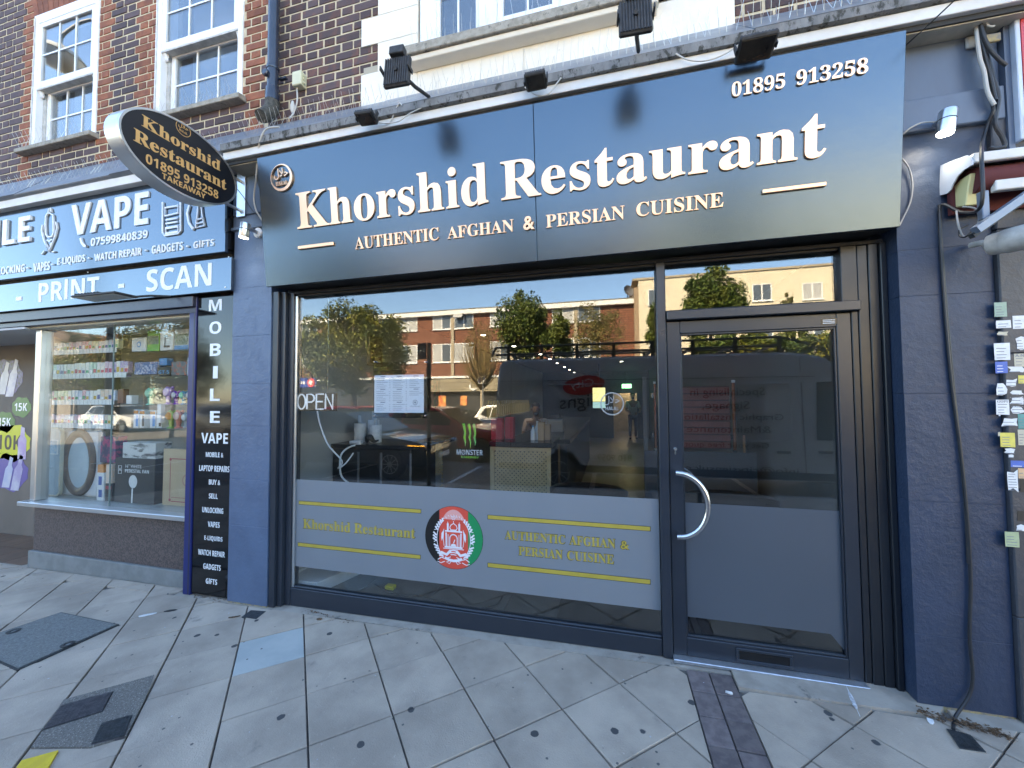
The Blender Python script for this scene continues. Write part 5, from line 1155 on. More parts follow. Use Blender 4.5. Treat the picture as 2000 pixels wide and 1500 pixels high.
def fanart(t, F):
    lettering('16" WHITE', F(F.w * .27, F.h * .83), F.ex * F.w * .4, F.ez * F.h * .06, F.n, mWB, t, style='plain', depth=.0006); lettering('PEDESTAL FAN', F(F.w * .26, F.h * .745), F.ex * F.w * .6, F.ez * F.h * .06, F.n, mWB, t, depth=.0006)
    b = MB(); G = Frame(F(F.w * .47, 0), F.ex, F.ez, F.n); w, h = F.w, F.h
    fpoly(b, G, circ(w * .105, 20, cx=0, cy=h * .59, ry=h * .115), 0, .0006); fstroke(b, G, [(-.01 * w, h * .47), (-.02 * w, h * .1)], w * .035, .0001, .0007); fstroke(b, G, [(-.14 * w, h * .06), (.11 * w, h * .12)], w * .035, .0002, .0008); fstroke(b, G, [(-.14 * w, h * .12), (.11 * w, h * .05)], w * .035, .0003, .0009)
    b.build('printed_fan', mWB, t); b = MB(); G2 = Frame(F(F.w * .12, F.h * .77), F.ex, F.ez, F.n); fstroke(b, G2, [(-.03 * w, -.05 * h), (.05 * w, -.05 * h), (.05 * w, .09 * h), (-.03 * w, .09 * h)], .012 * w, 0, .0006, True); b.build('printed_mark', mWB, t)
    lettering('A', F(F.w * .105, F.h * .77), F.ex * F.w * .05, F.ez * F.h * .05, F.n, mWB, t, depth=.0006)
pbox('fan_carton', 'black carton printed 16 inch white pedestal fan', 'box', 222, 897, 303, 1003, YF, .16, mKB, extra=fanart)
pbox('model_car_box', 'white and silver box with dark cars on the fan carton', 'box', 239, 866, 304, 897, YF + .01, .14, M('car_box_print', (.6, .6, .58), .4, col2=(.10, .10, .10), vs=9, vmix=(.5, .62), stretch=(.6, 1, 2)))
def carrom(t, F):
    G = Frame(F(0, 0), F.ex, F.ez, F.n); w, h = F.w, F.h; b = MB()
    fstroke(b, G, [(.35 * w, .2 * h), (.95 * w, .2 * h)], .008, 0, .0006); fstroke(b, G, [(.35 * w, .26 * h), (.95 * w, .26 * h)], .004, .0001, .0006); fstroke(b, G, [(.35 * w, .85 * h), (.95 * w, .85 * h)], .008, 0, .0006); fstroke(b, G, [(.3 * w, .25 * h), (.3 * w, .8 * h)], .006, 0, .0006)
    for z in (.22, .84): fpoly(b, Frame(F(.3 * w, z * h), F.ex, F.ez, F.n), circ(.014, 12), .0002, .0008)
    fstroke(b, Frame(F(.95 * w, .53 * h), F.ex, F.ez, F.n), circ(.05, 16, 90, 270), .004, 0, .0006); b.build('printed_lines', mRB, t)
pbox('carrom_board', 'pale wooden carrom board with red lines standing in window', 'game board', 316, 878, 369, 1003, YF + .03, .04, M('plywood', (.56, .42, .26), .4, col2=(.5, .37, .22), vs=4), extra=carrom)
pbox('small_goods', 'small colourful packets on the window floor by carrom board', 'packet', 299, 993, 328, 1006, YF - .05, .05, M('mix_print', (.5, .35, .1), .4, col2=(.1, .4, .15), vs=40, vmix=(.48, .55)))
# ================================================================ left entrance recess
mRec = M('brown_grey_recess_wall', (.17, .145, .12), .7, col2=(.14, .12, .10), vs=2, bump=.2)
rw = MB().box(-9.5, -5.56, .66, .8, -.15, 2.5).build('recess_wall', mRec, label='brown-grey wall of the entrance recess with vape stickers', cat='wall')
MB().box(-9.5, -5.56, -.04, .66, 2.262, 2.282).build('recess_ceiling', M('soffit_paint', (.5, .5, .5), .8), label='pale soffit over the left entrance recess', cat='soffit')
mTile = M('brown_tile', (.17, .10, .065), .45, col2=(.13, .08, .055), vs=8, rand=.15)
fl2 = sheet('entrance_floor', mJoint, [(-9.5, .05), (-5.58, .05), (-5.58, .66), (-9.5, .66)], dz=-.004, th=.05, kind='structure')
for i in range(12):
    for j in range(2): x = -9.4 + i * .31; sheet('floor_tile', mTile, [(x, .06 + j * .3), (x + .304, .06 + j * .3), (x + .304, .354 + j * .3), (x, .354 + j * .3)], parent=fl2, th=.008, dz=.002)
def wsticker(label, u, v, rx, ry, col, txt=None, colt=(.9, .9, .9), col2=None):
    p = at(u, v, .659); k = (at(u + rx, v, .659).x - p.x) / rx; t = thing('wall_sticker', label, 'sticker', p)
    F = Frame(p, (1, 0, 0), (0, 0, 1), (0, -1, 0)); b = MB(); fpoly(b, F, [(rx * k * math.cos(R_(a)) * (1 + .08 * math.sin(a * .13)), ry * k * math.sin(R_(a)) * (1 + .1 * math.cos(a * .11))) for a in range(0, 360, 15)], 0, .0008); b.build('backing', M('sticker_ink', col, .4, col2=col2 or col, vs=20), t)
    if txt: lettering(txt, F(-rx * k * .7, -ry * k * .4, .001), F.ex * rx * k * 1.3, F.ez * ry * k * .8, F.n, M('sticker_white', colt, .4), t, depth=.0006)
    return t, F, k
def bottle(t, F, k, u, h, w, col, lean=.25):
    b = MB(); P_ = [(-.5, 0), (.5, 0), (.5, .6), (.25, .72), (.25, .95), (-.2, 1.0), (-.25, .72), (-.5, .6)]; fpoly(b, F, [((u + x * w + z * h * lean) * k, (z - .5) * h * k) for x, z in P_], .0012, .0022); b.build('printed_bottle', M('bottle_print', col, .35, col2=(.55, .55, .62), vs=5), t)
t, F, k = wsticker('purple splash sticker with two slanted vape bottles, topmost on wall', 14, 738, 30, 24, (.10, .07, .26), col2=(.02, .02, .03)); bottle(t, F, k, -10, 42, 15, (.4, .42, .5)); bottle(t, F, k, 6, 48, 15, (.3, .3, .5))
wsticker('green oval sticker reading 15K, right one on the recess wall', 42, 795, 19, 13, (.03, .16, .03), '15K'); wsticker('green oval sticker reading 15K at the left picture edge', 10, 824, 19, 13, (.03, .16, .03), '15K')
t, F, k = wsticker('yellow sticker reading 10K with a lilac vape bottle', 20, 864, 38, 24, (.55, .56, .02), '10K', (.02, .02, .02)); bottle(t, F, k, 24, 42, 16, (.42, .3, .55), 0)
t, F, k = wsticker('purple splash sticker with two vape bottles, lowest on the wall', 20, 922, 34, 24, (.12, .09, .32)); bottle(t, F, k, -8, 40, 15, (.4, .45, .6)); bottle(t, F, k, 10, 46, 16, (.34, .3, .5))
# ================================================================ right-hand edge: neighbour's pier, stickers, awning, cables
mPier = M('dark_pier_paint', (.046, .05, .062), .45, col2=(.038, .042, .052), vs=4, bump=.8, bs=24, dirt=((.085, .09, .1), 20, .73, .05), bd=.006)
np_ = thing('neighbour_pier', 'dark painted pier at the right picture edge covered in stickers', 'pillar', (2.2, -.13, gz(2.2)))
for a, c in zip((gz(2.2), .5, 1.1, 1.75, 2.36), (.5, 1.1, 1.75, 2.36, 2.95)): MB().box(1.85, 6.5, -.128, .3, a + .0006, c - .0006).build('block', mPier, np_, bevel=.005)
YK = -.1285
SKC = {'white': (.74, .75, .76), 'green': (.30, .42, .33), 'cream': (.55, .5, .38), 'blue': (.06, .14, .5), 'teal': (.08, .3, .28), 'yellow': (.7, .6, .12), 'black': (.02, .02, .02), 'orange': (.7, .45, .25), 'lime': (.42, .48, .28)}
mSk = {k: M('sticker_' + k, v, .5, col2=tuple(.88 * q for q in v), vs=40, dirt=((.07, .075, .085), 55, .66, .03)) for k, v in SKC.items()}
mSkInk = M('sticker_print', (.2, .21, .24), .6)
SK = [('green', 340, 82, 405, 165, 'green printed card, topmost sticker'), ('white', 348, 180, 428, 226, 'small pale card under the green card'), ('cream', 350, 240, 420, 268, 'torn cream strip sticker'), ('white', 340, 303, 422, 400, 'large white card with blue heading'), ('blue', 345, 405, 410, 470, 'bright blue sticker'), ('white', 350, 520, 412, 595, 'torn white card below the blue sticker'), ('white', 350, 612, 418, 695, 'white card headed GOPI'), ('white', 375, 712, 470, 760, 'torn white and blue sticker'), ('yellow', 372, 792, 450, 870, 'yellow card with blue print'), ('white', 390, 873, 455, 908, 'narrow white scrap below the yellow card'), ('white', 408, 983, 470, 1120, 'tall white card with torn top'), ('lime', 398, 1332, 472, 1410, 'pale green card, lowest sticker'), ('white', 440, 155, 505, 230, 'white card at the picture edge beside the pale card'), ('white', 455, 265, 505, 350, 'white scrap with black heading at picture edge'), ('cream', 448, 362, 505, 435, 'card headed A.N at the picture edge'), ('white', 395, 495, 470, 545, 'white torn strip between two columns of stickers'), ('white', 420, 560, 505, 590, 'long thin white scrap at the picture edge'), ('white', 415, 595, 505, 640, 'wide torn white scrap beside the GOPI card'), ('teal', 470, 690, 505, 770, 'teal card at the picture edge'), ('cream', 470, 775, 505, 860, 'cream card under the teal card'), ('orange', 470, 985, 505, 1040, 'orange card at the picture edge'), ('black', 465, 1218, 505, 1272, 'black card low at the picture edge'), ('white', 455, 1290, 505, 1325, 'small white scrap low at the picture edge'), ('blue', 428, 945, 505, 978, 'narrow blue printed strip'), ('white', 408, 430, 505, 468, 'torn white scrap beside the bright blue sticker'), ('white', 360, 690, 372, 705, 'tiny white scrap under the GOPI card'), ('white', 425, 645, 505, 690, 'white scrap card right of the GOPI card'), ('cream', 356, 785, 372, 815, 'beige torn corner behind the yellow card'), ('white', 410, 908, 448, 930, 'tiny torn scrap below the narrow white one'), ('black', 480, 1045, 505, 1115, 'dark printed card at the picture edge'), ('yellow', 470, 480, 505, 525, 'yellow and black card at the picture edge')]
for (k, x0, y0, x1, y1, lb) in SK:
    u = lambda x, y: at(1820 + .36 * x, 560 + .36 * y, YK)
    a, c = u(x0, y1), u(x1, y0); w, h = c.x - a.x, c.z - a.z
    t = thing('fly_sticker', lb + ' on the dark pier', 'sticker', a, 'stickers on the neighbour pier'); F = Frame(a, (1, 0, 0), (0, 0, 1), (0, -1, 0))
    torn = 'torn' in lb or 'scrap' in lb
    jag = lambda s_: random.uniform(0, .25) * s_ if torn else random.uniform(0, .02) * s_
    P_ = [(jag(w), jag(h)), (w * .5, jag(h)), (w - jag(w), jag(h)), (w - jag(w), h * .5), (w - jag(w), h - jag(h)), (w * .6, h - jag(h)), (jag(w), h - jag(h)), (jag(w), h * .5)]
    b = MB(); fpoly(b, F, P_, 0, .0006); b.build('card', mSk[k], t)
    b = MB(); n = max(1, int(h / .017))
    for i in range(n): b.box(a.x + w * .14, a.x + w * random.uniform(.55, .86), YK - .0012, YK - .0007, a.z + h * (.12 + .72 * i / n), a.z + h * (.12 + .72 * i / n) + .003)
    if k != 'black': b.build('print_line', mSkInk if k != 'blue' else mSk['white'], t)
    if 'GOPI' in lb: lettering('GOPI', F(w * .1, h * .8, .0008), F.ex * w * .8, F.ez * h * .15, F.n, mSkInk, t, style='serif', depth=.0004)
    if 'A.N' in lb: lettering('A.N', F(w * .1, h * .75, .0008), F.ex * w * .8, F.ez * h * .2, F.n, mSkInk, t, depth=.0004)
# neighbour's fascia box
mPale = M('pale_blue_white_metal', (.55, .60, .68), .4, col2=(.5, .55, .63), vs=4); mRedP = M('red_fascia', (.55, .05, .06), .4)
XN = 1.93
f0, f1 = atx(1956, 200, XN), atx(1991, 200, XN); zb0 = atx(1965, 290, XN).z
ns = thing('neighbour_sign', 'pale sign box with red face at the top right edge', 'shop sign', (XN, f1.y, zb0))
MB().box(XN, XN + .02, f1.y, f0.y + .05, zb0, 4.2).build('side_panel', mPale, ns, bevel=.003); MB().box(XN + .021, 4, f1.y - .001, f1.y + .02, zb0 + .12, 4.2).build('face_panel', mRedP, ns); MB().box(XN + .021, 4, f1.y - .012, f1.y + .02, zb0 + .02, zb0 + .118).build('bottom_trim', mFascia, ns)
MB().box(1.906, XN - .001, -.14, .1, 2.6, 4.2).build('corner_angle', mBoard, ns)
# folded awning
XA = at(1838, 380, -.112).x
aw = thing('awning_cassette', 'folded red awning with pale end cap and steel arm', 'awning', (XA, -.12, 2.3))
U = lambda a, b: (1720 + .2134 * a, 240 + .2134 * b)
def capoly(pts, x): return [(q.y, q.z) for q in (atx(*U(*p), x) for p in pts)]
MB().prism(capoly([(545, 390), (780, 300), (822, 312), (835, 345), (835, 385), (760, 430), (700, 490), (660, 560), (640, 610), (610, 645), (535, 665)], XA), XA, XA + .006, 'x').build('end_cap', mPale, aw)
MB().prism(capoly([(725, 520), (820, 460), (805, 560), (775, 760), (615, 790), (650, 600)], XA + .03), XA + .03, XA + .10, 'x').build('cream_cover', M('cream_cover', (.66, .6, .30), .5), aw, bevel=.004)
q = atx(*U(830, 330), XA); q2 = atx(*U(800, 700), XA + .05)
yA, zA = q.y, q.z
MB().box(XA + .007, 3.6, yA - .005, yA + .02, zA - .02, zA + .025).build('front_bar', mFascia, aw, bevel=.004)
MB().box(XA + .007, 3.6, yA + .02, -.13, zA + .018, zA + .026).build('cassette_lid', mFascia, aw)
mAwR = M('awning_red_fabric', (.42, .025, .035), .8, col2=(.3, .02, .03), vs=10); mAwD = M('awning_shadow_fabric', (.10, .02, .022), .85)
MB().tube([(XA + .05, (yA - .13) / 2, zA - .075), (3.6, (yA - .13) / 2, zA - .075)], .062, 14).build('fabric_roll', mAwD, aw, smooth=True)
MB().prism([(yA + .0, zA - .03), (yA + .015, zA - .03), (yA + .06, zA - .085), (yA + .045, zA - .09)], XA + .28, 3.6, 'x').build('fabric_edge', mAwR, aw)
z3 = atx(*U(800, 700), XA + .1).z
MB().box(XA + .10, 3.6, yA + .02, yA + .05, z3 - .03, z3 + .02).build('lower_bar', mFascia, aw, bevel=.004); MB().box(XA + .012, 3.6, -.15, -.129, zA - .20, zA + .017).build('back_shadow_plate', mAwD, aw)  # dark plate at the back stands for the shadow behind the awning
mArm = M('awning_arm_grey', (.16, .20, .26), .4, metal=.3)
p, q = at(*U(865, 985), -.33), at(*U(1420, 600), -.30); MB().tube([p, q], .022, 4).build('folding_arm', mArm, aw); MB().tube([p + Vector((.0, .02, -.018)), q + Vector((.0, .02, -.018))], .016, 4).build('folding_arm', mIron2, aw)
a, c = at(*U(938, 880), -.30), at(*U(1000, 710), -.30); MB().box(a.x, c.x, -.30, -.27, a.z, c.z + .05).build('arm_bracket', mArm, aw, bevel=.003); MB().lathe([(.011, 0), (.009, .008)], at(*U(968, 900), -.302), (0, -1, 0), n=8).build('bolt', mRust, aw)
MB().prism([(XA + .3, 0), (3.2, 0), (3.2, .07), (XA + .5, .12)], -.26, -.25).xf(lambda v: v + Vector((0, 0, at(*U(1150, 880), -.25).z - .02))).build('yellow_strip', mYellow, aw)
# bullet floodlight / camera under the awning
p, q = at(*U(1040, 1110), -.24), at(*U(1330, 1040), -.32); d = (q - p).normalized()
cm = thing('security_camera', 'dusty white bullet camera below the awning arm', 'camera', p)
mDusty = M('dusty_white_plastic', (.5, .48, .45), .6, col2=(.4, .38, .35), vs=20)
MB().lathe([(.02, -.03), (.047, -.015), (.05, .0), (.05, .11), (.046, .115)], p, d, n=18).build('housing', mDusty, cm, smooth=True); MB().lathe([(.053, .03), (.055, .04), (.055, .17), (.05, .172)], p, d, n=18, cap=False).build('hood', mDusty, cm, smooth=True); MB().lathe([(.042, 0), (.042, .006)], p + d * .1155, d, n=16).build('lens', mBlackGloss, cm)
tube('mount', mDusty, [p + d * .02, p + Vector((0, .06, .03)), (p.x, -.125, p.z + .04)], .014, cm)
# cables
mCab = M('black_cable', (.02, .021, .024), .45); mCabG = M('grey_cable', (.33, .32, .31), .5); mCabW = M('white_cable_old', (.5, .48, .44), .5)
YC = -.155
def cab(label, pts, r=.007, m=mCab): cable(label, [at(u, v, y) if len(q) == 3 else None for q in pts for (u, v, y) in (q,)], r, m)
for i, (lb, m, r, P_) in enumerate((('leftmost black cable of the bundle down the right console', mCab, .007, [(1898, -20), (1903, 40), (1912, 90), (1925, 150), (1938, 200), (1944, 240)]), ('second black cable of the bundle at top right', mCab, .007, [(1906, -20), (1910, 50), (1922, 100), (1935, 150), (1945, 195)]), ('black cable ending in a cut tip beside the pale sign', mCab, .008, [(1912, -20), (1916, 50), (1930, 90), (1950, 115), (1966, 128)]), ('black cable looping below the pale sign box', mCab, .009, [(1915, -20), (1920, 60), (1936, 140), (1950, 190), (1944, 240), (1958, 268), (1962, 285), (1945, 290), (1932, 288)]), ('whitish cable hanging among the black bundle', mCabW, .008, [(1910, -20), (1907, 50), (1913, 110), (1922, 140), (1929, 180), (1942, 205)]), ('thin pale wire hooked near the pale bracket', mCabW, .004, [(1917, -10), (1922, 30), (1928, 48), (1938, 52), (1942, 50)]))):
    cable(lb, [at(u, v, YC - .012 * (i % 3)) for u, v in P_], r, m)
cable('long black cable running down the right pillar to the ground', [at(1940, 215, -.16), at(1922, 265, -.15), at(1917, 300, -.35), at(1917, 400, -.37), at(1880, 415, -.2), at(1840, 400, -.125), at(1836, 440, -.118), at(1844, 580, -.115), at(1858, 740, -.115), at(1876, 880, -.115), at(1889, 1010, -.115), at(1896, 1130, -.115), at(1894, 1240, -.115), at(1900, 1320, -.118), at(1892, 1360, -.12), at(1866, 1400, -.15), gr(1862, 1424, .008)], .007, mCab)
cable('second black cable strapped beside the long one on right pillar', [at(1834, 400, -.12), at(1839, 480, -.114), at(1850, 620, -.113), at(1866, 790, -.113), at(1884, 960, -.113), at(1891, 1100, -.113)], .0055, mCab)
cable('thin grey wire curving out from behind the sign onto the pillar', [at(1758, 306, -.12), at(1775, 328, -.118), at(1782, 360, -.115), at(1778, 395, -.115), at(1763, 428, -.12), at(1757, 440, -.13)], .0035, mCabG)
cable('thin black wire stretched diagonally across the top right cornice', [at(1763, 94, -.2), at(1815, 47, -.32), at(1870, -5, -.45), at(1900, -35, -.5)], .003, mCab, 3)
cable('pale wire from the sign to the lit down-light', [at(1764, 262, -.14), at(1778, 250, -.15), at(1800, 240, -.15), at(1828, 238, -.15)], .004, mCabW)
cable('thin wires tangled under the awning end', [at(1868, 412, -.18), at(1872, 440, -.2), at(1882, 462, -.2), at(1900, 455, -.22), at(1912, 430, -.2), at(1905, 408, -.2), at(1880, 404, -.2)], .004, mCabG)
cable('black wire loop at the foot of the awning arm', [at(1898, 452, -.3), at(1885, 463, -.25), at(1874, 460, -.2), at(1875, 448, -.2), at(1890, 440, -.2)], .004, mCab)
p = at(1900, 81, -.125); MB().box(p.x - .025, p.x + .025, -.128, -.113, p.z - .03, p.z + .03).build('cable_bracket', mCabW, label='small pale square bracket on the right console boards', cat='bracket', bevel=.004)
p = at(1937, 76, -.15); MB().box(p.x - .03, p.x + .03, -.16, -.145, p.z - .02, p.z + .02).build('cable_bracket', mRust, label='rusty bracket between the cables and the pale sign', cat='bracket', bevel=.003)
cable('grey cable hanging from the cornice past the left end of sign', [at(545, 248, -.265), at(520, 252, -.27), at(508, 275, -.26), at(503, 310, -.2), at(500, 350, -.14), at(496, 385, -.09), at(500, 410, -.09), at(514, 433, -.1)], .006, mCabW)
cable('thin dark wire beside the oval sign plate', [at(500, 330, -.12), at(505, 362, -.09), at(516, 388, -.1), at(517, 400, -.12)], .0035, mCab)
cable('thin black wire drooping from the oval sign bracket', [at(464, 370, -.12), at(478, 388, -.09), at(494, 412, -.085), at(512, 428, -.09)], .003, mCab)
# ================================================================ restaurant interior
FZ = .012; CZ = 2.55; DEP = 16.5; XL, XR = -2.56, 1.46
mFloor = M('grey_floor_tile', (.15, .14, .13), .45, col2=(.125, .118, .11), vs=3, rand=.12, rvar=.1); mGrout = M('floor_grout', (.07, .066, .06), .8)
mWallIn = M('dark_interior_paint', (.055, .06, .066), .7, col2=(.05, .054, .06), vs=2); mWallW = M('pale_interior_wall', (.42, .42, .41), .7, col2=(.38, .38, .37), vs=2); mCeil = M('interior_ceiling', (.07, .072, .075), .8)
fin = MB().box(XL, XR, .092, DEP, -.2, FZ - .004).build('interior_floor', mGrout, kind='structure')
for i in range(7):
    for j in range(4):
        x0, y0 = XL + i * .6 - (.3 if j % 2 else 0), .1 + j * .4
        a, c = max(x0, XL) + .002, min(x0 + .6, XR) - .002
        if c - a > .05: MB().box(a, c, y0 + .002, y0 + .398, FZ - .02, FZ + random.uniform(-.0004, .0004)).build('floor_tile', mFloor, fin, bevel=.0015)
MB().box(XL, XR, 1.705, DEP, FZ - .02, FZ - .001).build('floor_tile', mFloor, fin)
MB().box(XL - .1, XL, .1, DEP, -.1, 2.7).build('interior_wall_left', mWallW, kind='structure'); MB().box(XR, XR + .1, .1, DEP, -.1, 2.7).build('interior_wall_right', M('grey_interior_wall', (.2, .205, .21), .7), kind='structure')
MB().box(XL, XR, DEP, DEP + .1, -.1, 2.7).build('interior_wall_back', mWallIn, kind='structure'); MB().box(XL, XR, .1, DEP, CZ, CZ + .1).build('interior_ceiling', mCeil, kind='structure')
MB().box(XL, XL + .02, .1, 1.2, FZ, .12).build('skirting', mUPVC, label='white skirting board inside the left corner of window', cat='skirting'); 
pl_ = gr(590, 1140); MB().prism([(XL + .021, .11), (XL + .30, .11), (XL + .42, .5), (XL + .021, .62)], FZ, FZ + .09, 'z').build('floor_plinth', mUPVC, label='white box plinth on the floor in the left window corner', cat='plinth', bevel=.004)
mMat = M('brown_door_mat', (.032, .022, .018), .95, col2=(.022, .016, .014), vs=60, bump=.8, bs=300)
m0 = at(1112, 1200, .35).x; MB().box(-.38, .52, .13, 1.5, FZ, FZ + .012).build('door_mat', mMat, label='dark brown mat behind the window left of the door', cat='mat', bevel=.004); MB().box(.56, 1.40, .13, 1.5, FZ, FZ + .012).build('door_mat', mMat, label='dark brown mat just inside the door', cat='mat', bevel=.004)
p = [gr(725, 1130, .0)]
tube('floor_cable', mCab, spline([(-1.9, .35, .02), (-1.72, .27, .02), (-1.6, .24, .02), (-1.45, .26, .02), (-1.2, .22, .02), (-.98, .19, .02), (-.84, .27, .02), (-.82, .4, .02)]), .006, label='black cable lying on the floor inside the window', cat='cable')
MB().box(-1.78, -1.70, .30, .35, FZ, .045).build('yellow_plug', M('yellow_plastic', (.7, .6, .03), .4), label='small yellow plug on the floor cable', cat='plug', bevel=.006)
# ceiling downlights in a line
mDl = M('downlight_glow', (1, 1, 1), .5, emit=((1, .93, .82), 5.0))
for i, (x, y) in enumerate([(-1.75, 4.6), (-1.5, 6.1), (-1.45, 7.2), (-1.42, 8.4), (-1.38, 9.9), (-1.35, 11.2), (-1.3, 12.6), (-1.28, 14.0), (-1.25, 15.4), (.35, 8.5), (-1.9, 3.2)]):
    t = thing('downlight', ORD[i] + ' lit ceiling downlight counted inwards from the street', 'downlight', (x, y, CZ), 'lit ceiling downlights in the restaurant')
    MB().lathe([(.05, 0), (.05, -.006), (.038, -.008)], (x, y, CZ - .0005), n=14).build('bezel', mUPVC, t); MB().lathe([(.036, -.009), (.036, -.010)], (x, y, CZ), n=14).build('lamp', mDl, t)
    if i in (0, 2, 4, 7, 9):
        l = bpy.data.lights.new('downlight_lamp', 'SPOT'); l.energy = 3.5; l.spot_size = R_(110); l.spot_blend = .8; l.color = (1, .9, .76); l.shadow_soft_size = .05
        lo = bpy.data.objects.new('downlight_lamp', l); COL.objects.link(lo); lo.parent = t; lo.location = (0, 0, -.03)
# lattice-front counter
mCreamW = M('cream_lattice', (.50, .40, .24), .55, col2=(.44, .35, .2), vs=8); mTop = M('dark_counter_top', (.02, .021, .024), .2)
ct = thing('lattice_counter', 'restaurant counter with cream diamond lattice front', 'counter', (-.93, 1.5, FZ))
cx0, cx1, cy0, cz = -1.262, -.60, 1.5, 1.03
MB().box(cx0, cx1 + .02, cy0 - .03, cy0 + .62, cz, cz + .05).build('counter_top', mTop, ct, bevel=.004); MB().box(cx0, cx1, cy0 + .03, cy0 + .6, FZ, cz - .001).build('carcass', mWallIn, ct)
b = MB(); fw = .045
for q in ((cx0, cx0 + fw, FZ, cz - .001), (cx1 - fw, cx1, FZ, cz - .001), (cx0 + fw, cx1 - fw, cz - fw, cz - .001), (cx0 + fw, cx1 - fw, FZ, FZ + .08)): b.box(q[0], q[1], cy0, cy0 + .029, q[2], q[3])
b.build('lattice_frame', mCreamW, ct, bevel=.002)
def lattice(x0, x1, z0, z1, y, pitch, w, par, mat):
    for s_, yy in ((1, y), (-1, y + .006)):
        b = MB(); k = x0 - (z1 - z0)
        while k < x1 + (z1 - z0):
            # line x = k + s*(z-z0)
            pts = []
            P_ = [(k + (z - z0), z) if s_ == 1 else (k + (z1 - z), z) for z in (z0, z1)]
            (xa, za), (xb, zb_) = P_
            t0, t1 = 0, 1; dx = xb - xa
            lo, hi = ((x0 - xa) / dx, (x1 - xa) / dx); lo, hi = min(lo, hi), max(lo, hi); t0, t1 = max(0, lo), min(1, hi)
            if t1 - t0 > .01:
                A = Vector((xa + dx * t0, 0, za + (zb_ - za) * t0)); B = Vector((xa + dx * t1, 0, za + (zb_ - za) * t1)); d = (B - A).normalized(); nn = Vector((-d.z, 0, d.x)) * w / 2
                v = [A + nn, B + nn, B - nn, A - nn]; b.hexa([(p.x, yy, p.z) for p in v], [(p.x, yy + .005, p.z) for p in v])
            k += pitch
        b.build('lattice_strips', mat, par, kind='stuff')
lattice(cx0 + fw, cx1 - fw, FZ + .08, cz - fw, cy0 + .008, .046, .021, ct, mCreamW)
t = thing('lattice_screen', 'cream lattice screen beyond the black cabinet', 'lattice screen', (-1.75, 2.0, FZ)); px0, px1 = at(829, 900, 2.0).x, at(864, 900, 2.0).x
MB().box(px0 - .04, px0 - .002, 2.0, 2.02, FZ, .98).build('frame', mCreamW, t); lattice(px0, px1, FZ, .97, 2.0, .046, .021, t, mCreamW); MB().box(px0 - .04, px1 + .02, 1.99, 2.4, .985, 1.03).build('shelf_top', mTop, t)
# service run behind the counter
bk = thing('bar_counter', 'long dark service counter with slatted front behind lattice counter', 'counter', (-.9, 4, FZ)); MB().box(-.58, -.5, 2.13, 7.5, FZ, 1.0).build('slatted_front', M('ribbed_dark_panel', (.05, .046, .04), .5), bk)
for i in range(40): MB().box(-.499, -.49, 2.15 + i * .13, 2.19 + i * .13, FZ + .05, .98).build('slat', M('slat_dark', (.09, .08, .065), .5) if i == 0 else bpy.data.materials['slat_dark'], bk)
MB().box(-1.2, -.46, 2.125, 7.55, 1.0, 1.05).build('counter_top', mTop, bk)
mSteelD = M('kitchen_steel', (.45, .46, .47), .3, metal=.9)
t = thing('till_display', 'pale tilted till screen on the service counter', 'till', (-.8, 3.2, 1.051)); MB().prism([(3.15, 1.051), (3.4, 1.051), (3.35, 1.12), (3.12, 1.24), (3.1, 1.21)], -.98, -.66, 'x').build('screen_body', mWallW, t, bevel=.005); MB().box(-.9, -.74, 3.4, 3.5, 1.051, 1.3).build('stand', mKB, t)
# things on the lattice counter
def bottle_at(label, x, y, z, h, r, m, cap): 
    t = thing('bottle', label, 'bottle', (x, y, z)); MB().lathe([(r, 0), (r, h * .62), (r * .45, h * .78), (r * .4, h * .9)], (x, y, z), n=14).build('body', m, t, smooth=True); MB().lathe([(r * .48, 0), (r * .45, h * .1)], (x, y, z + h * .9), n=10).build('cap', cap, t)
yb = 1.75; zt = cz + .0505
mBotW = M('white_bottle', (.62, .68, .74), .35)
bottle_at('white spray bottle, left of the pair on the counter', at(1041, 850, yb).x, yb, zt, .16, .028, mBotW, mBB); bottle_at('taller white bottle on the counter', at(1048, 850, yb).x, yb + .05, zt, .21, .03, mBotW, mWB)
mKraft = M('kraft_paper', (.35, .25, .15), .8); mRedBag = M('red_paper_bag', (.42, .03, .04), .6)
def bag(label, x, y, z, w, h, m):
    t = thing('paper_bag', label, 'paper bag', (x, y, z)); MB().prism([(-w / 2, 0), (w / 2, 0), (w / 2 * 1.02, h), (-w / 2 * 1.02, h)], y - .05, y + .05).xf(lambda v: v + Vector((x, 0, z))).build('bag_body', m, t, bevel=.004)
    MB().tube([(x - w * .2, y - .045, z + h), (x - w * .2, y - .05, z + h + .05), (x + w * .2, y - .05, z + h + .05), (x + w * .2, y - .045, z + h)], .003, 5).build('bag_handle', m, t)
bag('kraft paper bag, left of two beside the bottles', at(1058, 850, yb).x, yb, zt, .07, .2, mKraft); bag('kraft paper bag, right of two beside the bottles', at(1067, 850, yb).x, yb + .06, zt, .08, .17, mKraft)
bag('red paper bag at the left end of the counter', at(972, 850, yb).x, yb, zt, .13, .24, mRedBag); bag('second red paper bag beside the first on the counter', at(992, 850, yb).x, yb + .1, zt, .10, .25, mRedBag)
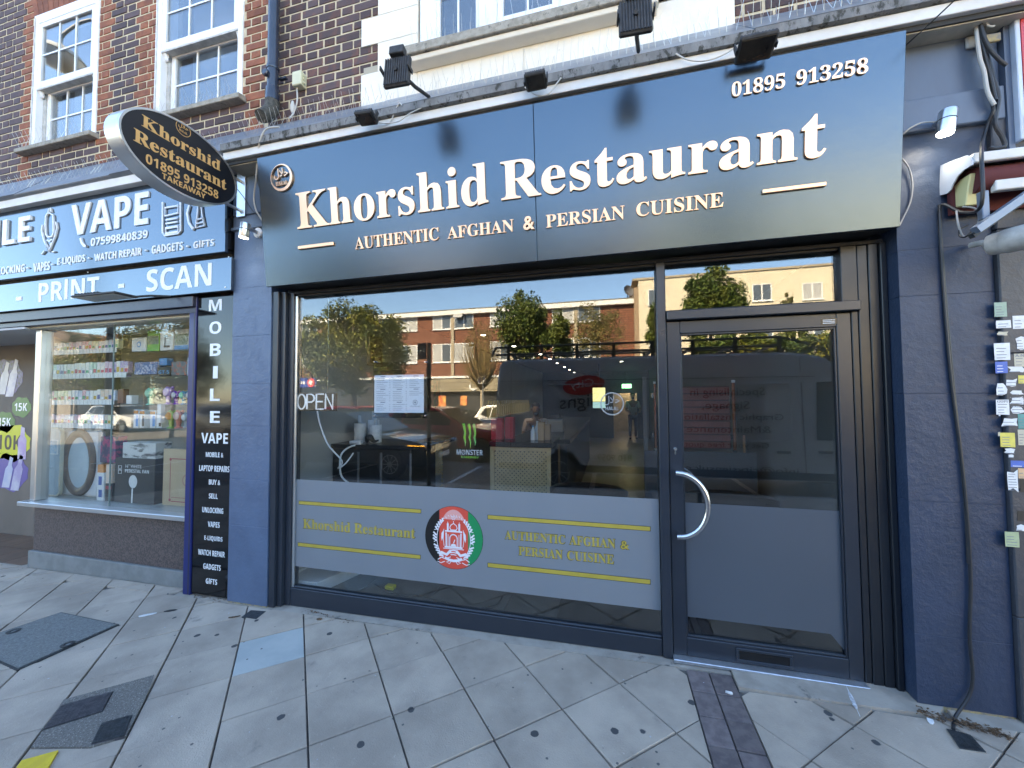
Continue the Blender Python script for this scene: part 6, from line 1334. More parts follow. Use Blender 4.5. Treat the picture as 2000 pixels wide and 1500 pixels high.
# black cabinet with rolls in the left of the window
cbx = thing('black_cabinet', 'low black cabinet inside the left of the window', 'cabinet', (-2.1, .62, FZ))
mCabBk = M('black_cabinet', (.018, .019, .021), .35); mCabE = M('cabinet_edge', (.12, .125, .13), .4)
c0, c1 = at(640, 870, .62).x, at(803, 866, .62).x; c0 = max(c0, XL + .02)
MB().box(c0, c1, .62, 1.12, FZ, 1.09).build('carcass', mCabBk, cbx, bevel=.004); MB().box(c0 - .01, c1 + .02, .60, 1.14, 1.091, 1.13).build('cabinet_top', mTop, cbx, bevel=.004)
for q in (.33, .62, .985): MB().box(c0 + (c1 - c0) * q, c0 + (c1 - c0) * q + .02, .612, .6195, FZ + .05, 1.06).build('door_edge', mCabE, cbx)
for i, (u, h) in enumerate(((703, .26), (718, .3), (734, .24))):
    x = at(u, 860, .8).x; t = thing('paper_roll', ('left', 'middle', 'right')[i] + ' white paper towel roll on the black cabinet', 'paper roll', (x, .8 + .06 * (i == 1), 1.1305)); MB().lathe([(.02, 0), (.055, .001), (.055, h * .7), (.02, h * .7 + .001)], (x, .8 + .1 * (i == 1), 1.1305), n=18).build('roll', mPaper, t, smooth=True); MB().lathe([(.018, 0), (.018, h)], (x, .8 + .1 * (i == 1), 1.131), n=10).build('core', mWallW, t)
x = at(722, 860, .72).x; MB().tube(spline([(x - .03, .72, 1.135), (x - .02, .72, 1.2), (x + .02, .71, 1.18), (x + .05, .72, 1.15), (x + .09, .73, 1.16)], 3), [.01, .02, .024, .02, .016, .03, .03, .022, .02, .016, .012, .01, .008], 8).build('black_figurine', mCabBk, label='small black figurine in front of the paper rolls', cat='figurine', smooth=True)
tube('power_lead', wh, spline([at(683, 945, .5), at(667, 930, .5), at(664, 905, .5), at(668, 885, .5), at(685, 872, .58), at(705, 868, .63)]), .008, label='thick white power lead hanging off the black cabinet', cat='cable')
x = at(690, 866, .62); MB().box(x.x - .06, x.x + .06, .64, .69, 1.1305, 1.16).build('adapter', wh, label='white power adapter on the edge of the cabinet', cat='adapter', bevel=.005)
t = thing('metal_pail', 'small steel pail with handles near the lattice screen', 'pail', at(852, 950, 1.2)); q = at(852, 950, 1.2); MB().lathe([(.035, 0), (.05, .01), (.055, .12), (.058, .125)], q, n=16).build('pail_body', mSteelD, t, smooth=True)
for s_ in (-1, 1): MB().tube([(q.x + s_ * .055, q.y, q.z + .09), (q.x + s_ * .085, q.y, q.z + .08), (q.x + s_ * .08, q.y, q.z + .03), (q.x + s_ * .052, q.y, q.z + .03)], .004, 6).build('pail_handle', mSteelD, t)
# tub armchairs
mLeather = M('black_leather', (.012, .012, .013), .32, bump=.2, bs=90)
def tub(label, x, y, rz):
    t = thing('tub_chair', label, 'armchair', (x, y, FZ), 'black leather tub chairs by the window')
    t.rotation_euler.z = rz
    L = Vector((x, y, FZ)); P_ = lambda a, r, z: L + Vector((r * math.cos(R_(a)), r * math.sin(R_(a)), z))
    b = MB(); A = list(range(-40, 221, 20)); n = len(A)
    v = []
    for a in A:
        h = .83 - .14 * abs(math.sin(R_((a - 90) / 2))) ** 2 * 1.6
        for r, z in ((.25, .42), (.27, h - .02), (.30, h + .02), (.345, h), (.33, .42), (.29, .12)): v.append(P_(a, r, z))
    k = 6; f = [(i * k + j, (i + 1) * k + j, (i + 1) * k + (j + 1) % k, i * k + (j + 1) % k) for i in range(n - 1) for j in range(k)] + [tuple(range(k)), tuple(range((n - 1) * k, n * k))[::-1]]
    b.add(v, f).build('back_shell', mLeather, t, smooth=50)
    MB().lathe([(.02, .2), (.26, .22), (.265, .40), (.22, .45), (.02, .46)], L, n=22).build('seat', mLeather, t, smooth=50)
    MB().lathe([(.03, 0), (.03, .2)], L + Vector((0, 0, .03)), n=10).build('pedestal', mSteelD, t); MB().lathe([(.24, 0), (.24, .015), (.04, .03)], L, n=22).build('base', mSteelD, t, smooth=True)
p = at(1145, 930, .75); tub('black leather tub chair left of the door mullion', p.x, 1.0, R_(180)); p = at(1450, 965, .6); tub('black leather tub chair behind the door glass', p.x, .95, R_(170))
# low partition with posts and red slatted screen
ys = 1.5
sc_ = thing('partition_screen', 'low dark partition with copper posts and red slatted screen', 'screen', (.8, ys, FZ))
xa, xb, xc = at(1258, 880, ys).x, at(1282, 880, ys).x, at(1437, 880, ys).x; xe = at(1478, 880, ys).x; pz = at(1437, 884, ys).z; tz_ = at(1437, 743, ys).z
MB().box(xa, xe, ys, ys + .04, FZ, pz).build('low_panel', M('dark_blue_panel', (.05, .06, .072), .45), sc_, bevel=.003); MB().box(xa, xa + .035, ys + .005, ys + .04, pz + .001, tz_ + .05).build('post', mCabE, sc_)
mCop = M('copper_tube', (.32, .12, .06), .3, metal=.85)
for x in (xb, xc):
    MB().lathe([(.0145, 0), (.0145, tz_ - pz - .04)], (x, ys + .02, pz + .02), n=12).build('copper_post', mCop, sc_, smooth=True); MB().lathe([(.018, 0), (.018, .02)], (x, ys + .02, pz + .0005), n=12).build('post_foot', mSteel, sc_); MB().lathe([(.017, 0), (.017, .025)], (x, ys + .02, tz_ - .02), n=12).build('post_cap', mWB, sc_)
    for z in (pz + .12, tz_ - .16): MB().box(x - .035, x - .0155, ys + .005, ys + .03, z, z + .05).build('clamp', mSteel, sc_, bevel=.003)
mRedS = M('red_slat', (.26, .075, .06), .5, col2=(.2, .055, .045), vs=5)
for i in range(9): z = pz + .04 + i * (tz_ - pz - .09) / 9; MB().box(xb + .25, xc - .037, ys + .01, ys + .022, z, z + (tz_ - pz - .09) / 9 - .012).build('red_slat', mRedS, sc_)
MB().box(xb + .25, xc - .037, ys + .024, ys + .028, pz + .03, tz_ - .05).build('screen_back', M('screen_back', (.09, .03, .028), .6), sc_)
x = at(1455, 870, ys).x; MB().lathe([(.012, 0), (.012, .16)], (x, ys + .02, pz + .001), n=10).build('wooden_pepper_mill', M('mill_wood', (.3, .16, .07), .4), label='thin wooden mill standing on the low partition', cat='pepper mill')
# back of the room: screen, exit sign, lit doorway
yw = 9.0
t = thing('wall_screen', 'bright colourful wall screen deep in the restaurant', 'screen', at(1170, 800, yw)); a, c = at(1158, 797, yw), at(1182, 757, yw)
MB().box(a.x - .02, c.x + .02, yw, yw + .05, a.z - .02, c.z + .02).build('bezel', mKB, t); MB().box(a.x, c.x, yw - .002, yw - .0005, a.z + (c.z - a.z) * .32, c.z).build('picture', M('screen_picture', (.3, .4, .2), .4, col2=(.8, .5, .3), vs=6, emit=((.75, .72, .35), .25)), t); MB().box(a.x, c.x, yw - .002, yw - .0005, a.z, a.z + (c.z - a.z) * .3).build('picture', M('screen_picture_low', (.3, .5, .6), .4, emit=((.35, .6, .65), .18)), t)
tube('ceiling_pole', mKB, [((a.x + c.x) / 2, yw + .03, c.z), ((a.x + c.x) / 2, yw + .03, CZ)], .02, t)
ye = 12.0; t = thing('exit_sign', 'green lit emergency exit sign over the rear doorway', 'exit sign', at(1224, 757, ye)); a, c = at(1215, 758, ye), at(1233, 750, ye)
MB().box(a.x, c.x, ye, ye + .05, a.z, c.z).build('lamp_box', M('exit_green', (.1, .5, .2), .4, emit=((.25, .9, .4), 1.2)), t); MB().box(a.x + .03, a.x + .09, ye - .003, ye - .001, a.z + .02, c.z - .02).build('pictogram', M('exit_white', (.9, .9, .9), .4, emit=((1, 1, 1), 1.0)), t); MB().prism([(c.x - .1, a.z + .03), (c.x - .03, (a.z + c.z) / 2), (c.x - .1, c.z - .03)], ye - .003, ye - .001).build('pictogram', bpy.data.materials['exit_white'], t); tube('hanger', mSteel, [((a.x + c.x) / 2, ye + .02, c.z), ((a.x + c.x) / 2, ye + .02, CZ)], .008, t)
yd = 12.6; dx0, dx1, dzt = at(1199, 860, yd).x, at(1246, 860, yd).x, at(1220, 768, yd).z
b = MB().box(XL, dx0, yd, yd + .12, FZ, CZ).box(dx1, XR, yd, yd + .12, FZ, CZ).box(dx0, dx1, yd, yd + .12, dzt, CZ); b.build('partition_wall', mWallIn, kind='structure')
MB().box(dx0 - .3, dx1 + .6, yd + 3.0, yd + 3.05, FZ, CZ).build('kitchen_wall', M('warm_lit_wall', (.5, .42, .3), .7, col2=(.35, .33, .25), vs=3), kind='structure')
t = thing('kitchen_lamp', 'warm lamp glowing in the rear kitchen doorway', 'lamp', (dx1 - .15, yd + 2.5, 2.2)); MB().ball((dx1 - .15, yd + 2.5, 2.2), .07).build('bulb', M('kitchen_bulb', (1, 1, 1), .5, emit=((1, .75, .45), 6)), t, smooth=True); tube('flex', mKB, [(dx1 - .15, yd + 2.5, 2.27), (dx1 - .15, yd + 2.5, CZ)], .01, t)
l = bpy.data.lights.new('kitchen_lamp', 'POINT'); l.energy = 4; l.color = (1, .78, .5); l.shadow_soft_size = .08; lo = bpy.data.objects.new('kitchen_lamp', l); COL.objects.link(lo); lo.parent = t; lo.location = (0, 0, -.12)
# glass rack over the bar
ra = thing('bottle_rack', 'row of faintly glowing pale bottles along the wall behind the bar', 'bottle rack', (-1.9, 6, 1.2)); MB().box(-2.45, -2.2, 4.6, 8.8, 1.12, 1.16).build('shelf', mWallW, ra); mBt = M('pale_bottle', (.3, .25, .12), .25, emit=((.9, .75, .35), .01))  # faint emission makes the bottles look lit, they are no lamps
for i in range(22): MB().lathe([(.04, 0), (.04, .2), (.015, .28), (.015, .34)], (-2.32, 4.75 + i * .185, 1.161), n=8).build('bottle', mBt, ra, smooth=True)
# framed pictures on the left wall
for i, (y, z, w, h, lb) in enumerate(((1.55, 1.62, .34, .42, 'wood framed dark red picture nearest the window on left wall'), (2.15, 1.55, .36, .46, 'cream framed mosaic picture on the left interior wall'), (1.3, 2.1, .28, .36, 'narrow framed picture high on the left interior wall'), (2.8, 1.6, .4, .5, 'picture of dishes further along the left interior wall'))):
    t = thing('framed_picture', lb, 'picture', (XL, y, z - h / 2)); MB().box(XL + .001, XL + .025, y - w / 2, y + w / 2, z - h / 2, z + h / 2).build('frame', M('picture_frame', ((.3, .2, .1), (.55, .48, .38), (.4, .36, .3), (.1, .1, .1))[i], .5), t, bevel=.004); MB().box(XL + .026, XL + .028, y - w / 2 + .03, y + w / 2 - .03, z - h / 2 + .03, z + h / 2 - .03).build('print', M('picture_print', ((.12, .03, .03), (.3, .12, .12), (.2, .12, .08), (.3, .15, .1))[i], .5, col2=((.02, .02, .02), (.55, .4, .36), (.4, .3, .2), (.08, .1, .06))[i], vs=14, vmix=(.45, .55)), t)
# ---------------------------------------------------------------- people
mSkin = M('skin', (.30, .17, .105), .55); mHair = M('black_hair', (.012, .010, .009), .6)
def skinmesh(name, J, E, mat, parent=None, sub=2, loc=(0, 0, 0)):
    me = bpy.data.meshes.new(name); names = list(J); me.from_pydata([Vector(J[n_][0]) for n_ in names], [(names.index(a), names.index(b)) for a, b in E], [])
    o = link(name, me, mat, parent); o.location = Vector(loc) if parent is None else (0, 0, 0)
    md = o.modifiers.new('skin', 'SKIN'); md.use_smooth_shade = True
    for i, n_ in enumerate(names):
        r = J[n_][1]; me.skin_vertices[0].data[i].radius = r if isinstance(r, tuple) else (r, r); me.skin_vertices[0].data[i].use_root = (i == 0)
    o.modifiers.new('sub', 'SUBSURF').levels = sub; o.modifiers['sub'].render_levels = sub
    return o
def person(label, loc, rz, J, shirt_c, trs_c, sleeves=True):
    t = thing('person', label, 'person', loc); t.rotation_euler.z = rz; ORG[t] = Vector((0, 0, 0))
    E = [('pelvis', 'waist'), ('waist', 'chest'), ('chest', 'neck'), ('neck', 'chin'), ('chin', 'head'), ('head', 'crown')]
    for s_ in 'LR':
        E += [('chest', 'sh' + s_), ('sh' + s_, 'el' + s_), ('el' + s_, 'wr' + s_), ('wr' + s_, 'pa' + s_)]
        d = (Vector(J['pa' + s_][0]) - Vector(J['wr' + s_][0])).normalized(); sd = d.cross(Vector((0, 0, 1))); sd = sd.normalized() if sd.length > .01 else Vector((1, 0, 0)); pa = Vector(J['pa' + s_][0])
        for k, (q, ln) in enumerate(((-.03, .06), (-.01, .075), (.01, .07), (.03, .055))):
            J['f%d%s' % (k, s_)] = (pa + sd * q + d * .03, .009); J['g%d%s' % (k, s_)] = (pa + sd * q * 1.15 + d * (.03 + ln) + Vector((0, 0, -.015)), .007); E += [('pa' + s_, 'f%d%s' % (k, s_)), ('f%d%s' % (k, s_), 'g%d%s' % (k, s_))]
        J['t' + s_] = (pa - d * .02 + sd * .05, .009); E.append(('pa' + s_, 't' + s_))
        E += [('pelvis', 'hip' + s_), ('hip' + s_, 'kn' + s_), ('kn' + s_, 'an' + s_), ('an' + s_, 'to' + s_)]
    body = skinmesh('body', J, E, mSkin, t)
    gr_ = lambda n_, k: (J[n_][0], tuple(q + k for q in J[n_][1]) if isinstance(J[n_][1], tuple) else J[n_][1] + k)
    ks = ['waist', 'pelvis', 'chest', 'neck'] + [q + s_ for s_ in 'LR' for q in ('sh', 'el')]; JS = {n_: gr_(n_, .012) for n_ in ks}; JS['neck'] = (Vector(J['neck'][0]) - Vector((0, 0, .03)), .06)
    for s_ in 'LR': JS['el' + s_] = (Vector(J['sh' + s_][0]).lerp(Vector(J['el' + s_][0]), .85), JS['el' + s_][1])
    skinmesh('shirt', JS, [('pelvis', 'waist'), ('waist', 'chest'), ('chest', 'neck')] + [(a + s_, b + s_) if a != 'chest' else ('chest', b + s_) for s_ in 'LR' for a, b in (('chest', 'sh'), ('sh', 'el'))], shirt_c, t)
    JT = {n_: gr_(n_, .01) for n_ in ['pelvis'] + [q + s_ for s_ in 'LR' for q in ('hip', 'kn', 'an')]}
    skinmesh('trousers', JT, [('pelvis', 'hip' + s_) for s_ in 'LR'] + [(a + s_, b + s_) for s_ in 'LR' for a, b in (('hip', 'kn'), ('kn', 'an'))], trs_c, t)
    h = Vector(J['head'][0]); fd = Vector(J['face'][0]) if 'face' in J else Vector((0, -1, 0))
    def part(nm, m, mat, smooth=True): m.build(nm, mat, t, smooth=smooth)
    part('hair', MB().ball(h + Vector((0, 0, .06)) - fd * .032, .084, .088, .07, 14, 8), mHair)
    part('beard', MB().ball(h + fd * .045 + Vector((0, 0, -.09)), .052, .045, .036, 12, 6), mHair)
    sd = Vector((-fd.y, fd.x, 0))
    for s_ in (-1, 1): part('eye', MB().ball(h + fd * .088 + sd * s_ * .03 + Vector((0, 0, .0)), .010, .008, .007, 8, 6), mHair); part('ear', MB().ball(h + sd * s_ * .08 + Vector((0, 0, -.01)), .014, .02, .03, 8, 6), mSkin)
    part('nose', MB().ball(h + fd * .1 + Vector((0, 0, -.03)), .014, .018, .024, 8, 6), mSkin); part('shoe', MB().ball(Vector(J['toL'][0]) + Vector((0, 0, .0)), .05, .11, .04, 10, 6), mKB); part('shoe', MB().ball(Vector(J['toR'][0]), .05, .11, .04, 10, 6), mKB)
    return t
V3 = Vector
def std_pose(lean=0.0, sit=False, hz=.93):
    J = {'pelvis': (V3((0, 0, hz)), (.15, .105)), 'waist': (V3((0, -lean * .3, hz + .18)), (.14, .1)), 'chest': (V3((0, -lean * .75, hz + .4)), (.165, .115)), 'neck': (V3((0, -lean, hz + .55)), .055), 'chin': (V3((0, -lean - .02, hz + .63)), (.06, .07)), 'head': (V3((0, -lean - .02, hz + .72)), (.075, .092)), 'crown': (V3((0, -lean, hz + .80)), (.06, .07))}
    for s_, q in (('L', -1), ('R', 1)):
        J['sh' + s_] = (V3((q * .19, -lean * .9, hz + .47)), .062); J['el' + s_] = (V3((q * .25, -lean - .06, hz + .20)), .044); J['wr' + s_] = (V3((q * .2, -lean - .27, hz + .16)), .03); J['pa' + s_] = (V3((q * .18, -lean - .35, hz + .14)), (.035, .02))
        J['hip' + s_] = (V3((q * .09, 0, hz - .06)), .085); J['kn' + s_] = (V3((q * .1, -.42 if sit else -.01, hz - .05 if sit else .5)), .058); J['an' + s_] = (V3((q * .1, -.40 if sit else .02, .09)), .04); J['to' + s_] = (V3((q * .11, -.5 if sit else -.08, .04)), .035)
    return J
p = at(1046, 800, 5.2)
man = person('bearded man in a pink shirt leaning behind the counter', (p.x, 5.2, FZ), R_(12), std_pose(.16, True, .60), M('pink_shirt', (.72, .58, .55), .8), M('dark_trousers', (.03, .03, .035), .8))
MB().lathe([(.18, .0), (.18, .02), (.03, .03), (.03, .46), (.17, .47), (.17, .5)], (p.x, 5.24, FZ), n=16).build('bar_stool', mKB, label='round black stool under the man behind the counter', cat='stool', smooth=True)
p = at(1236, 800, 12.3); J = std_pose(.02, False, .88)
person('distant standing person in a pale top in the rear doorway', (p.x, 12.35, FZ), R_(5), J, M('pale_top', (.45, .44, .38), .8), M('black_trousers', (.02, .02, .022), .8))
# ================================================================ across the street (seen mirrored in the glass)
def brick_tex(name, c1, c2, mort, sx, sz, ms=.02, rough=.9):
    m = M(name, c1, rough); t = m.node_tree; N = t.nodes; L = t.links; b = N['Principled BSDF']
    g = N.new('ShaderNodeNewGeometry'); sp = N.new('ShaderNodeSeparateXYZ'); L.new(g.outputs['Position'], sp.inputs[0])
    ad = N.new('ShaderNodeMath'); L.new(sp.outputs[0], ad.inputs[0]); L.new(sp.outputs[1], ad.inputs[1]); cb = N.new('ShaderNodeCombineXYZ'); L.new(ad.outputs[0], cb.inputs[0]); L.new(sp.outputs[2], cb.inputs[1])
    k = N.new('ShaderNodeTexBrick'); L.new(cb.outputs[0], k.inputs['Vector']); k.inputs['Color1'].default_value = (*c1, 1); k.inputs['Color2'].default_value = (*c2, 1); k.inputs['Mortar'].default_value = (*mort, 1)
    k.inputs['Scale'].default_value = 1.0; k.inputs['Brick Width'].default_value = sx; k.inputs['Row Height'].default_value = sz; k.inputs['Mortar Size'].default_value = ms
    L.new(k.outputs['Color'], b.inputs['Base Color']); bp = N.new('ShaderNodeBump'); bp.inputs['Strength'].default_value = .5; bp.inputs['Distance'].default_value = .02; L.new(k.outputs['Fac'], bp.inputs['Height']); bp.invert = True; L.new(bp.outputs[0], b.inputs['Normal'])
    return m
mTileH = brick_tex('hung_clay_tile', (.30, .115, .06), (.22, .085, .05), (.11, .05, .035), .27, .17, .03)
mBuff = M('buff_concrete_pier', (.42, .34, .24), .85, col2=(.36, .3, .21), vs=3); mFasW = M('white_roof_fascia', (.78, .77, .73), .6); mWht = M('pale_render', (.72, .63, .46), .85, col2=(.66, .58, .43), vs=2, bump=.2)
mWinF = M('far_window_frame', (.78, .78, .76), .5); mFarGl = M('far_window_pane', (.10, .12, .14), .1); mFarCu = M('far_curtain', (.5, .5, .48), .8, col2=(.35, .35, .35), vs=9, stretch=(3, 3, .2)); mFelt = M('roof_felt', (.16, .15, .13), .9)
FY = -26.9
V = lambda u, v: mir(u, v, 2 * GLY - FY)
zr, zf, zt1, zb1, zt2, zb2, zs = V(1000, 598).z, V(1000, 609).z, V(860, 608).z, V(860, 644).z, V(860, 672).z, V(860, 708).z, V(860, 735).z
xe_ = V(1238, 600).x
ob_ = thing('brick_block', 'three storey brown tile-hung block with white roof edge across street', 'building', (-12, FY, -.1))
xL_ = -30.0
MB().box(xL_, xe_, FY - 9, FY, zs, zf).build('tile_hung_wall', mTileH, ob_); MB().box(xL_, xe_ - .01, FY - 9, FY + .35, zf + .002, zr - .12).build('roof_fascia', mFasW, ob_); MB().box(xL_, xe_ - .02, FY - 9, FY + .25, zr - .118, zr).build('flat_roof', mFelt, ob_)
MB().box(xL_, xe_, FY - 9, FY + .12, zs - .18, zs - .002).build('string_course', mFasW, ob_)
pw = abs(V(884.5, 640).x - V(778, 640).x)
def far_window(par, x0, x1, z0, z1, y, openp=False, lights=2):
    o = MB().box(x0, x1, y + .001, y + .03, z0, z0 + .07).box(x0, x1, y + .001, y + .03, z1 - .07, z1).box(x0, x0 + .07, y + .001, y + .03, z0 + .071, z1 - .071).box(x1 - .07, x1, y + .001, y + .03, z0 + .071, z1 - .071)
    for k in range(1, lights): xm = x0 + (x1 - x0) * k / lights; o.box(xm - .04, xm + .04, y + .001, y + .03, z0 + .071, z1 - .071)
    w = o.build('window', mWinF, par)
    for k in range(lights):
        a = x0 + (x1 - x0) * k / lights; c = x0 + (x1 - x0) * (k + 1) / lights
        MB().box(a + .05, c - .05, y + .001, y + .008, z0 + .06, z1 - .06).build('window_pane', mFarGl if random.random() < .5 else mFarCu, w)
    MB().box(x0 - .05, x1 + .05, y + .001, y + .1, z0 - .06, z0 - .002).build('window_sill', mWinF, w)
    if openp: MB().hexa([(x0 + .05, y + .03, z1 - .08), ((x0 + x1) / 2, y + .03, z1 - .08), ((x0 + x1) / 2, y + .5, z1 - .75), (x0 + .05, y + .5, z1 - .75)], [(x0 + .05, y + .07, z1 - .06), ((x0 + x1) / 2, y + .07, z1 - .06), ((x0 + x1) / 2, y + .54, z1 - .73), (x0 + .05, y + .54, z1 - .73)]).build('open_casement', mFarCu, w)
xp = V(884.5, 640).x - 6 * pw
for i in range(11):
    x = xp + i * pw
    if x > xe_ - .3 or x < xL_ + 1: continue
    MB().box(x - .14, x + .14, FY + .001, FY + .1, zs, zf - .002).build('concrete_pier', mBuff, ob_)
    ww = pw * .33
    for (a, c) in ((x + .15, x + .15 + ww), (x - .15 - ww, x - .15)):
        if c > xe_ - .1: continue
        for (zz0, zz1) in ((zb1, zt1), (zb2, zt2)): far_window(ob_, a, c, zz0, zz1, FY, i == 6 and a > x and zz0 > 5)
# shops under the block
mShopW = M('far_shop_interior', (.03, .03, .032), .3); mAwn = M('beige_ribbed_fascia', (.33, .28, .19), .7, col2=(.28, .24, .17), vs=1); mPost = M('food_poster', (.6, .07, .05), .5, col2=(.7, .4, .1), vs=3)
z_a = V(860, 741).z; z_b = V(860, 765).z
MB().box(xL_, xe_ - .05, FY - 6, FY - .3, -.3, zs - .181).build('shopfront_wall', mShopW, ob_)
sx0, sx1 = V(838, 760).x, V(965, 760).x
sh = thing('moon_shop_fascia', 'beige ribbed shop fascia with white crescent across the street', 'shop sign', (sx0, FY, z_b))
for i in range(7): h = (z_a - z_b) / 7; MB().box(sx0, sx1 + 3, FY + .0 + .03 * (i % 2), FY + .14 + .03 * (i % 2), z_b + i * h, z_b + (i + 1) * h - .01).build('fascia_rib', mAwn, sh)
p = V(926, 755); b = MB(); F = Frame((p.x, FY + .19, p.z), (-1, 0, 0), (0, 0, 1), (0, 1, 0)); fpoly(b, F, [(.34 * math.cos(R_(a)), .34 * math.sin(R_(a))) for a in range(-150, 61, 15)] + [(-.08 + .3 * math.cos(R_(a)), .12 + .3 * math.sin(R_(a))) for a in range(40, -140, -15)], 0, .03); b.build('crescent', mFasW, sh)
for u0, u1, v0, v1_, lb in ((854, 868, 772, 798, 'red food poster in the dark shop across the street'), (897, 910, 773, 792, 'second red food poster in the shop across the street')):
    a, c = V(u0, v1_), V(u1, v0); MB().box(min(a.x, c.x), max(a.x, c.x), FY - .29, FY - .26, a.z, c.z).build('food_poster', mPost, label=lb, cat='poster')
a, c = V(583, 757), V(620, 738); t = thing('blue_shop_sign', 'blue shop sign with red roundel across the street', 'shop sign', (a.x, FY, a.z)); MB().box(a.x - 1.5, c.x, FY + .03, FY + .18, a.z, c.z).build('panel', M('far_blue', (.02, .05, .3), .5), t); MB().lathe([(.42, 0), (.42, .04)], (c.x - .5, FY + .185, (a.z + c.z) / 2), (0, 1, 0), n=20).build('roundel', M('far_red', (.6, .05, .05), .5), t); MB().lathe([(.2, 0), (.2, .04)], (c.x - .5, FY + .23, (a.z + c.z) / 2), (0, 1, 0), n=20).build('roundel', mFasW, t)
for k in range(4): MB().box(c.x - 2.2 + k * .28, c.x - 2.0 + k * .28, FY + .185, FY + .2, (a.z + c.z) / 2 - .13, (a.z + c.z) / 2 + .13).build('sign_mark', mFasW, t)
# pale rendered block
WY = FY + .6; Vw = lambda u, v: mir(u, v, 2 * GLY - WY)
wx0 = Vw(1238, 560).x; wzr = (Vw(1250, 543).z + Vw(1650, 521).z) / 2
wb = thing('pale_block', 'tall pale rendered block with small white windows across street', 'building', (wx0, WY, -.1))
MB().box(wx0 + .32, 44, WY - 10, WY, -.4, wzr).build('rendered_wall', mWht, wb); MB().box(wx0, wx0 + .319, WY - 10, WY - .01, -.4, wzr - .5).build('brick_return', brick_tex('buff_brick', (.36, .23, .13), (.3, .19, .11), (.36, .3, .22), .225, .075, .012), wb); MB().box(wx0 - .1, 44, WY - 10, WY + .08, wzr + .002, wzr + .14).build('parapet', mBuff, wb)
for (u0, u1, v0, v1_, n_) in ((1266, 1285, 564, 597, 1), (1470, 1507, 553, 589, 2), (1567, 1606, 551, 586, 2), (1632, 1668, 549, 585, 2)):
    a, c = Vw(u0, v1_), Vw(u1, v0); far_window(wb, a.x, c.x, a.z, c.z, WY, lights=n_); far_window(wb, a.x, c.x, a.z - 2.9, c.z - 2.9, WY, lights=n_)
for i in range(4): x = Vw(1668, 560).x + 2.6 + i * 2.9; far_window(wb, x, x + 1.3, Vw(1650, 585).z, Vw(1650, 549).z, WY)
p = V(1226, 573); t = thing('satellite_dish', 'grey satellite dish on the corner of the pale block', 'satellite dish', p); MB().lathe([(.02, 0), (.28, .06), (.42, .16)], (p.x, FY + .1, zr + .5), (.5, .8, .2), n=18, cap=False).build('dish', M('dish_grey', (.12, .12, .13), .6), t, smooth=True); tube('mast', mIron2, [(p.x, FY + .05, zr), (p.x, FY + .05, zr + .5)], .04, t)
# house with a pitched roof, seen in the left display window
mv = lambda u, v, y: mir(u, v, y, .074)
p = mv(60, 652, 30); q = mv(132, 676, 30)
t = thing('gabled_house', 'house with low pitched tile roof mirrored in the display window', 'building', (p.x - 4, p.y, 0)); MB().prism([(p.x - 8, q.z), (p.x + .2, p.z + .5), (q.x + 1.5, q.z), (q.x + 1.5, -.4), (p.x - 8, -.4)], p.y - 8, p.y - .3).build('gable_wall', M('grey_brown_gable', (.2, .17, .14), .9), t); MB().prism([(p.x - 9, q.z - .3), (p.x, p.z + .6), (q.x + 2, q.z - .3), (q.x + 2, q.z - .1), (p.x, p.z + .9), (p.x - 9, q.z - .1)], p.y - 8.3, p.y).build('roof', M('brown_roof', (.22, .15, .1), .9, col2=(.17, .12, .08), vs=8), t)
# ---------------------------------------------------------------- trees
def leafmat(name, c1, c2, vs=1.2):
    m = M(name, c1, .55, col2=c2, vs=vs, vmix=(.4, .6)); t = m.node_tree; b = t.nodes['Principled BSDF']; src = b.inputs['Base Color'].links[0].from_socket
    g = t.nodes.new('ShaderNodeNewGeometry'); h = t.nodes.new('ShaderNodeHueSaturation'); a = t.nodes.new('ShaderNodeMapRange'); a.inputs['To Min'].default_value = .55; a.inputs['To Max'].default_value = 1.7; e = t.nodes.new('ShaderNodeMapRange'); e.inputs['To Min'].default_value = .515; e.inputs['To Max'].default_value = .475
    t.links.new(g.outputs['Random Per Island'], a.inputs['Value']); t.links.new(g.outputs['Random Per Island'], e.inputs['Value']); t.links.new(a.outputs[0], h.inputs['Value']); t.links.new(e.outputs[0], h.inputs['Hue']); t.links.new(src, h.inputs['Color']); t.links.new(h.outputs[0], b.inputs['Base Color'])
    m.node_tree.nodes['Principled BSDF'].inputs['Specular IOR Level'].default_value = .25; return m
mLA, mLB, mLG, mLO, mLD = leafmat('plane_leaf', (.15, .155, .022), (.075, .105, .018)), leafmat('dark_leaf', (.05, .085, .018), (.10, .125, .026)), leafmat('olive_twig_leaf', (.17, .14, .04), (.11, .11, .035)), leafmat('autumn_leaf', (.30, .13, .03), (.16, .14, .035)), leafmat('evergreen_leaf', (.028, .05, .015), (.05, .075, .02))
mBark = M('bark', (.12, .09, .06), .95, col2=(.07, .055, .04), vs=12, bump=.6); mTwig = M('golden_twig', (.28, .2, .08), .8, col2=(.2, .15, .07), vs=5)
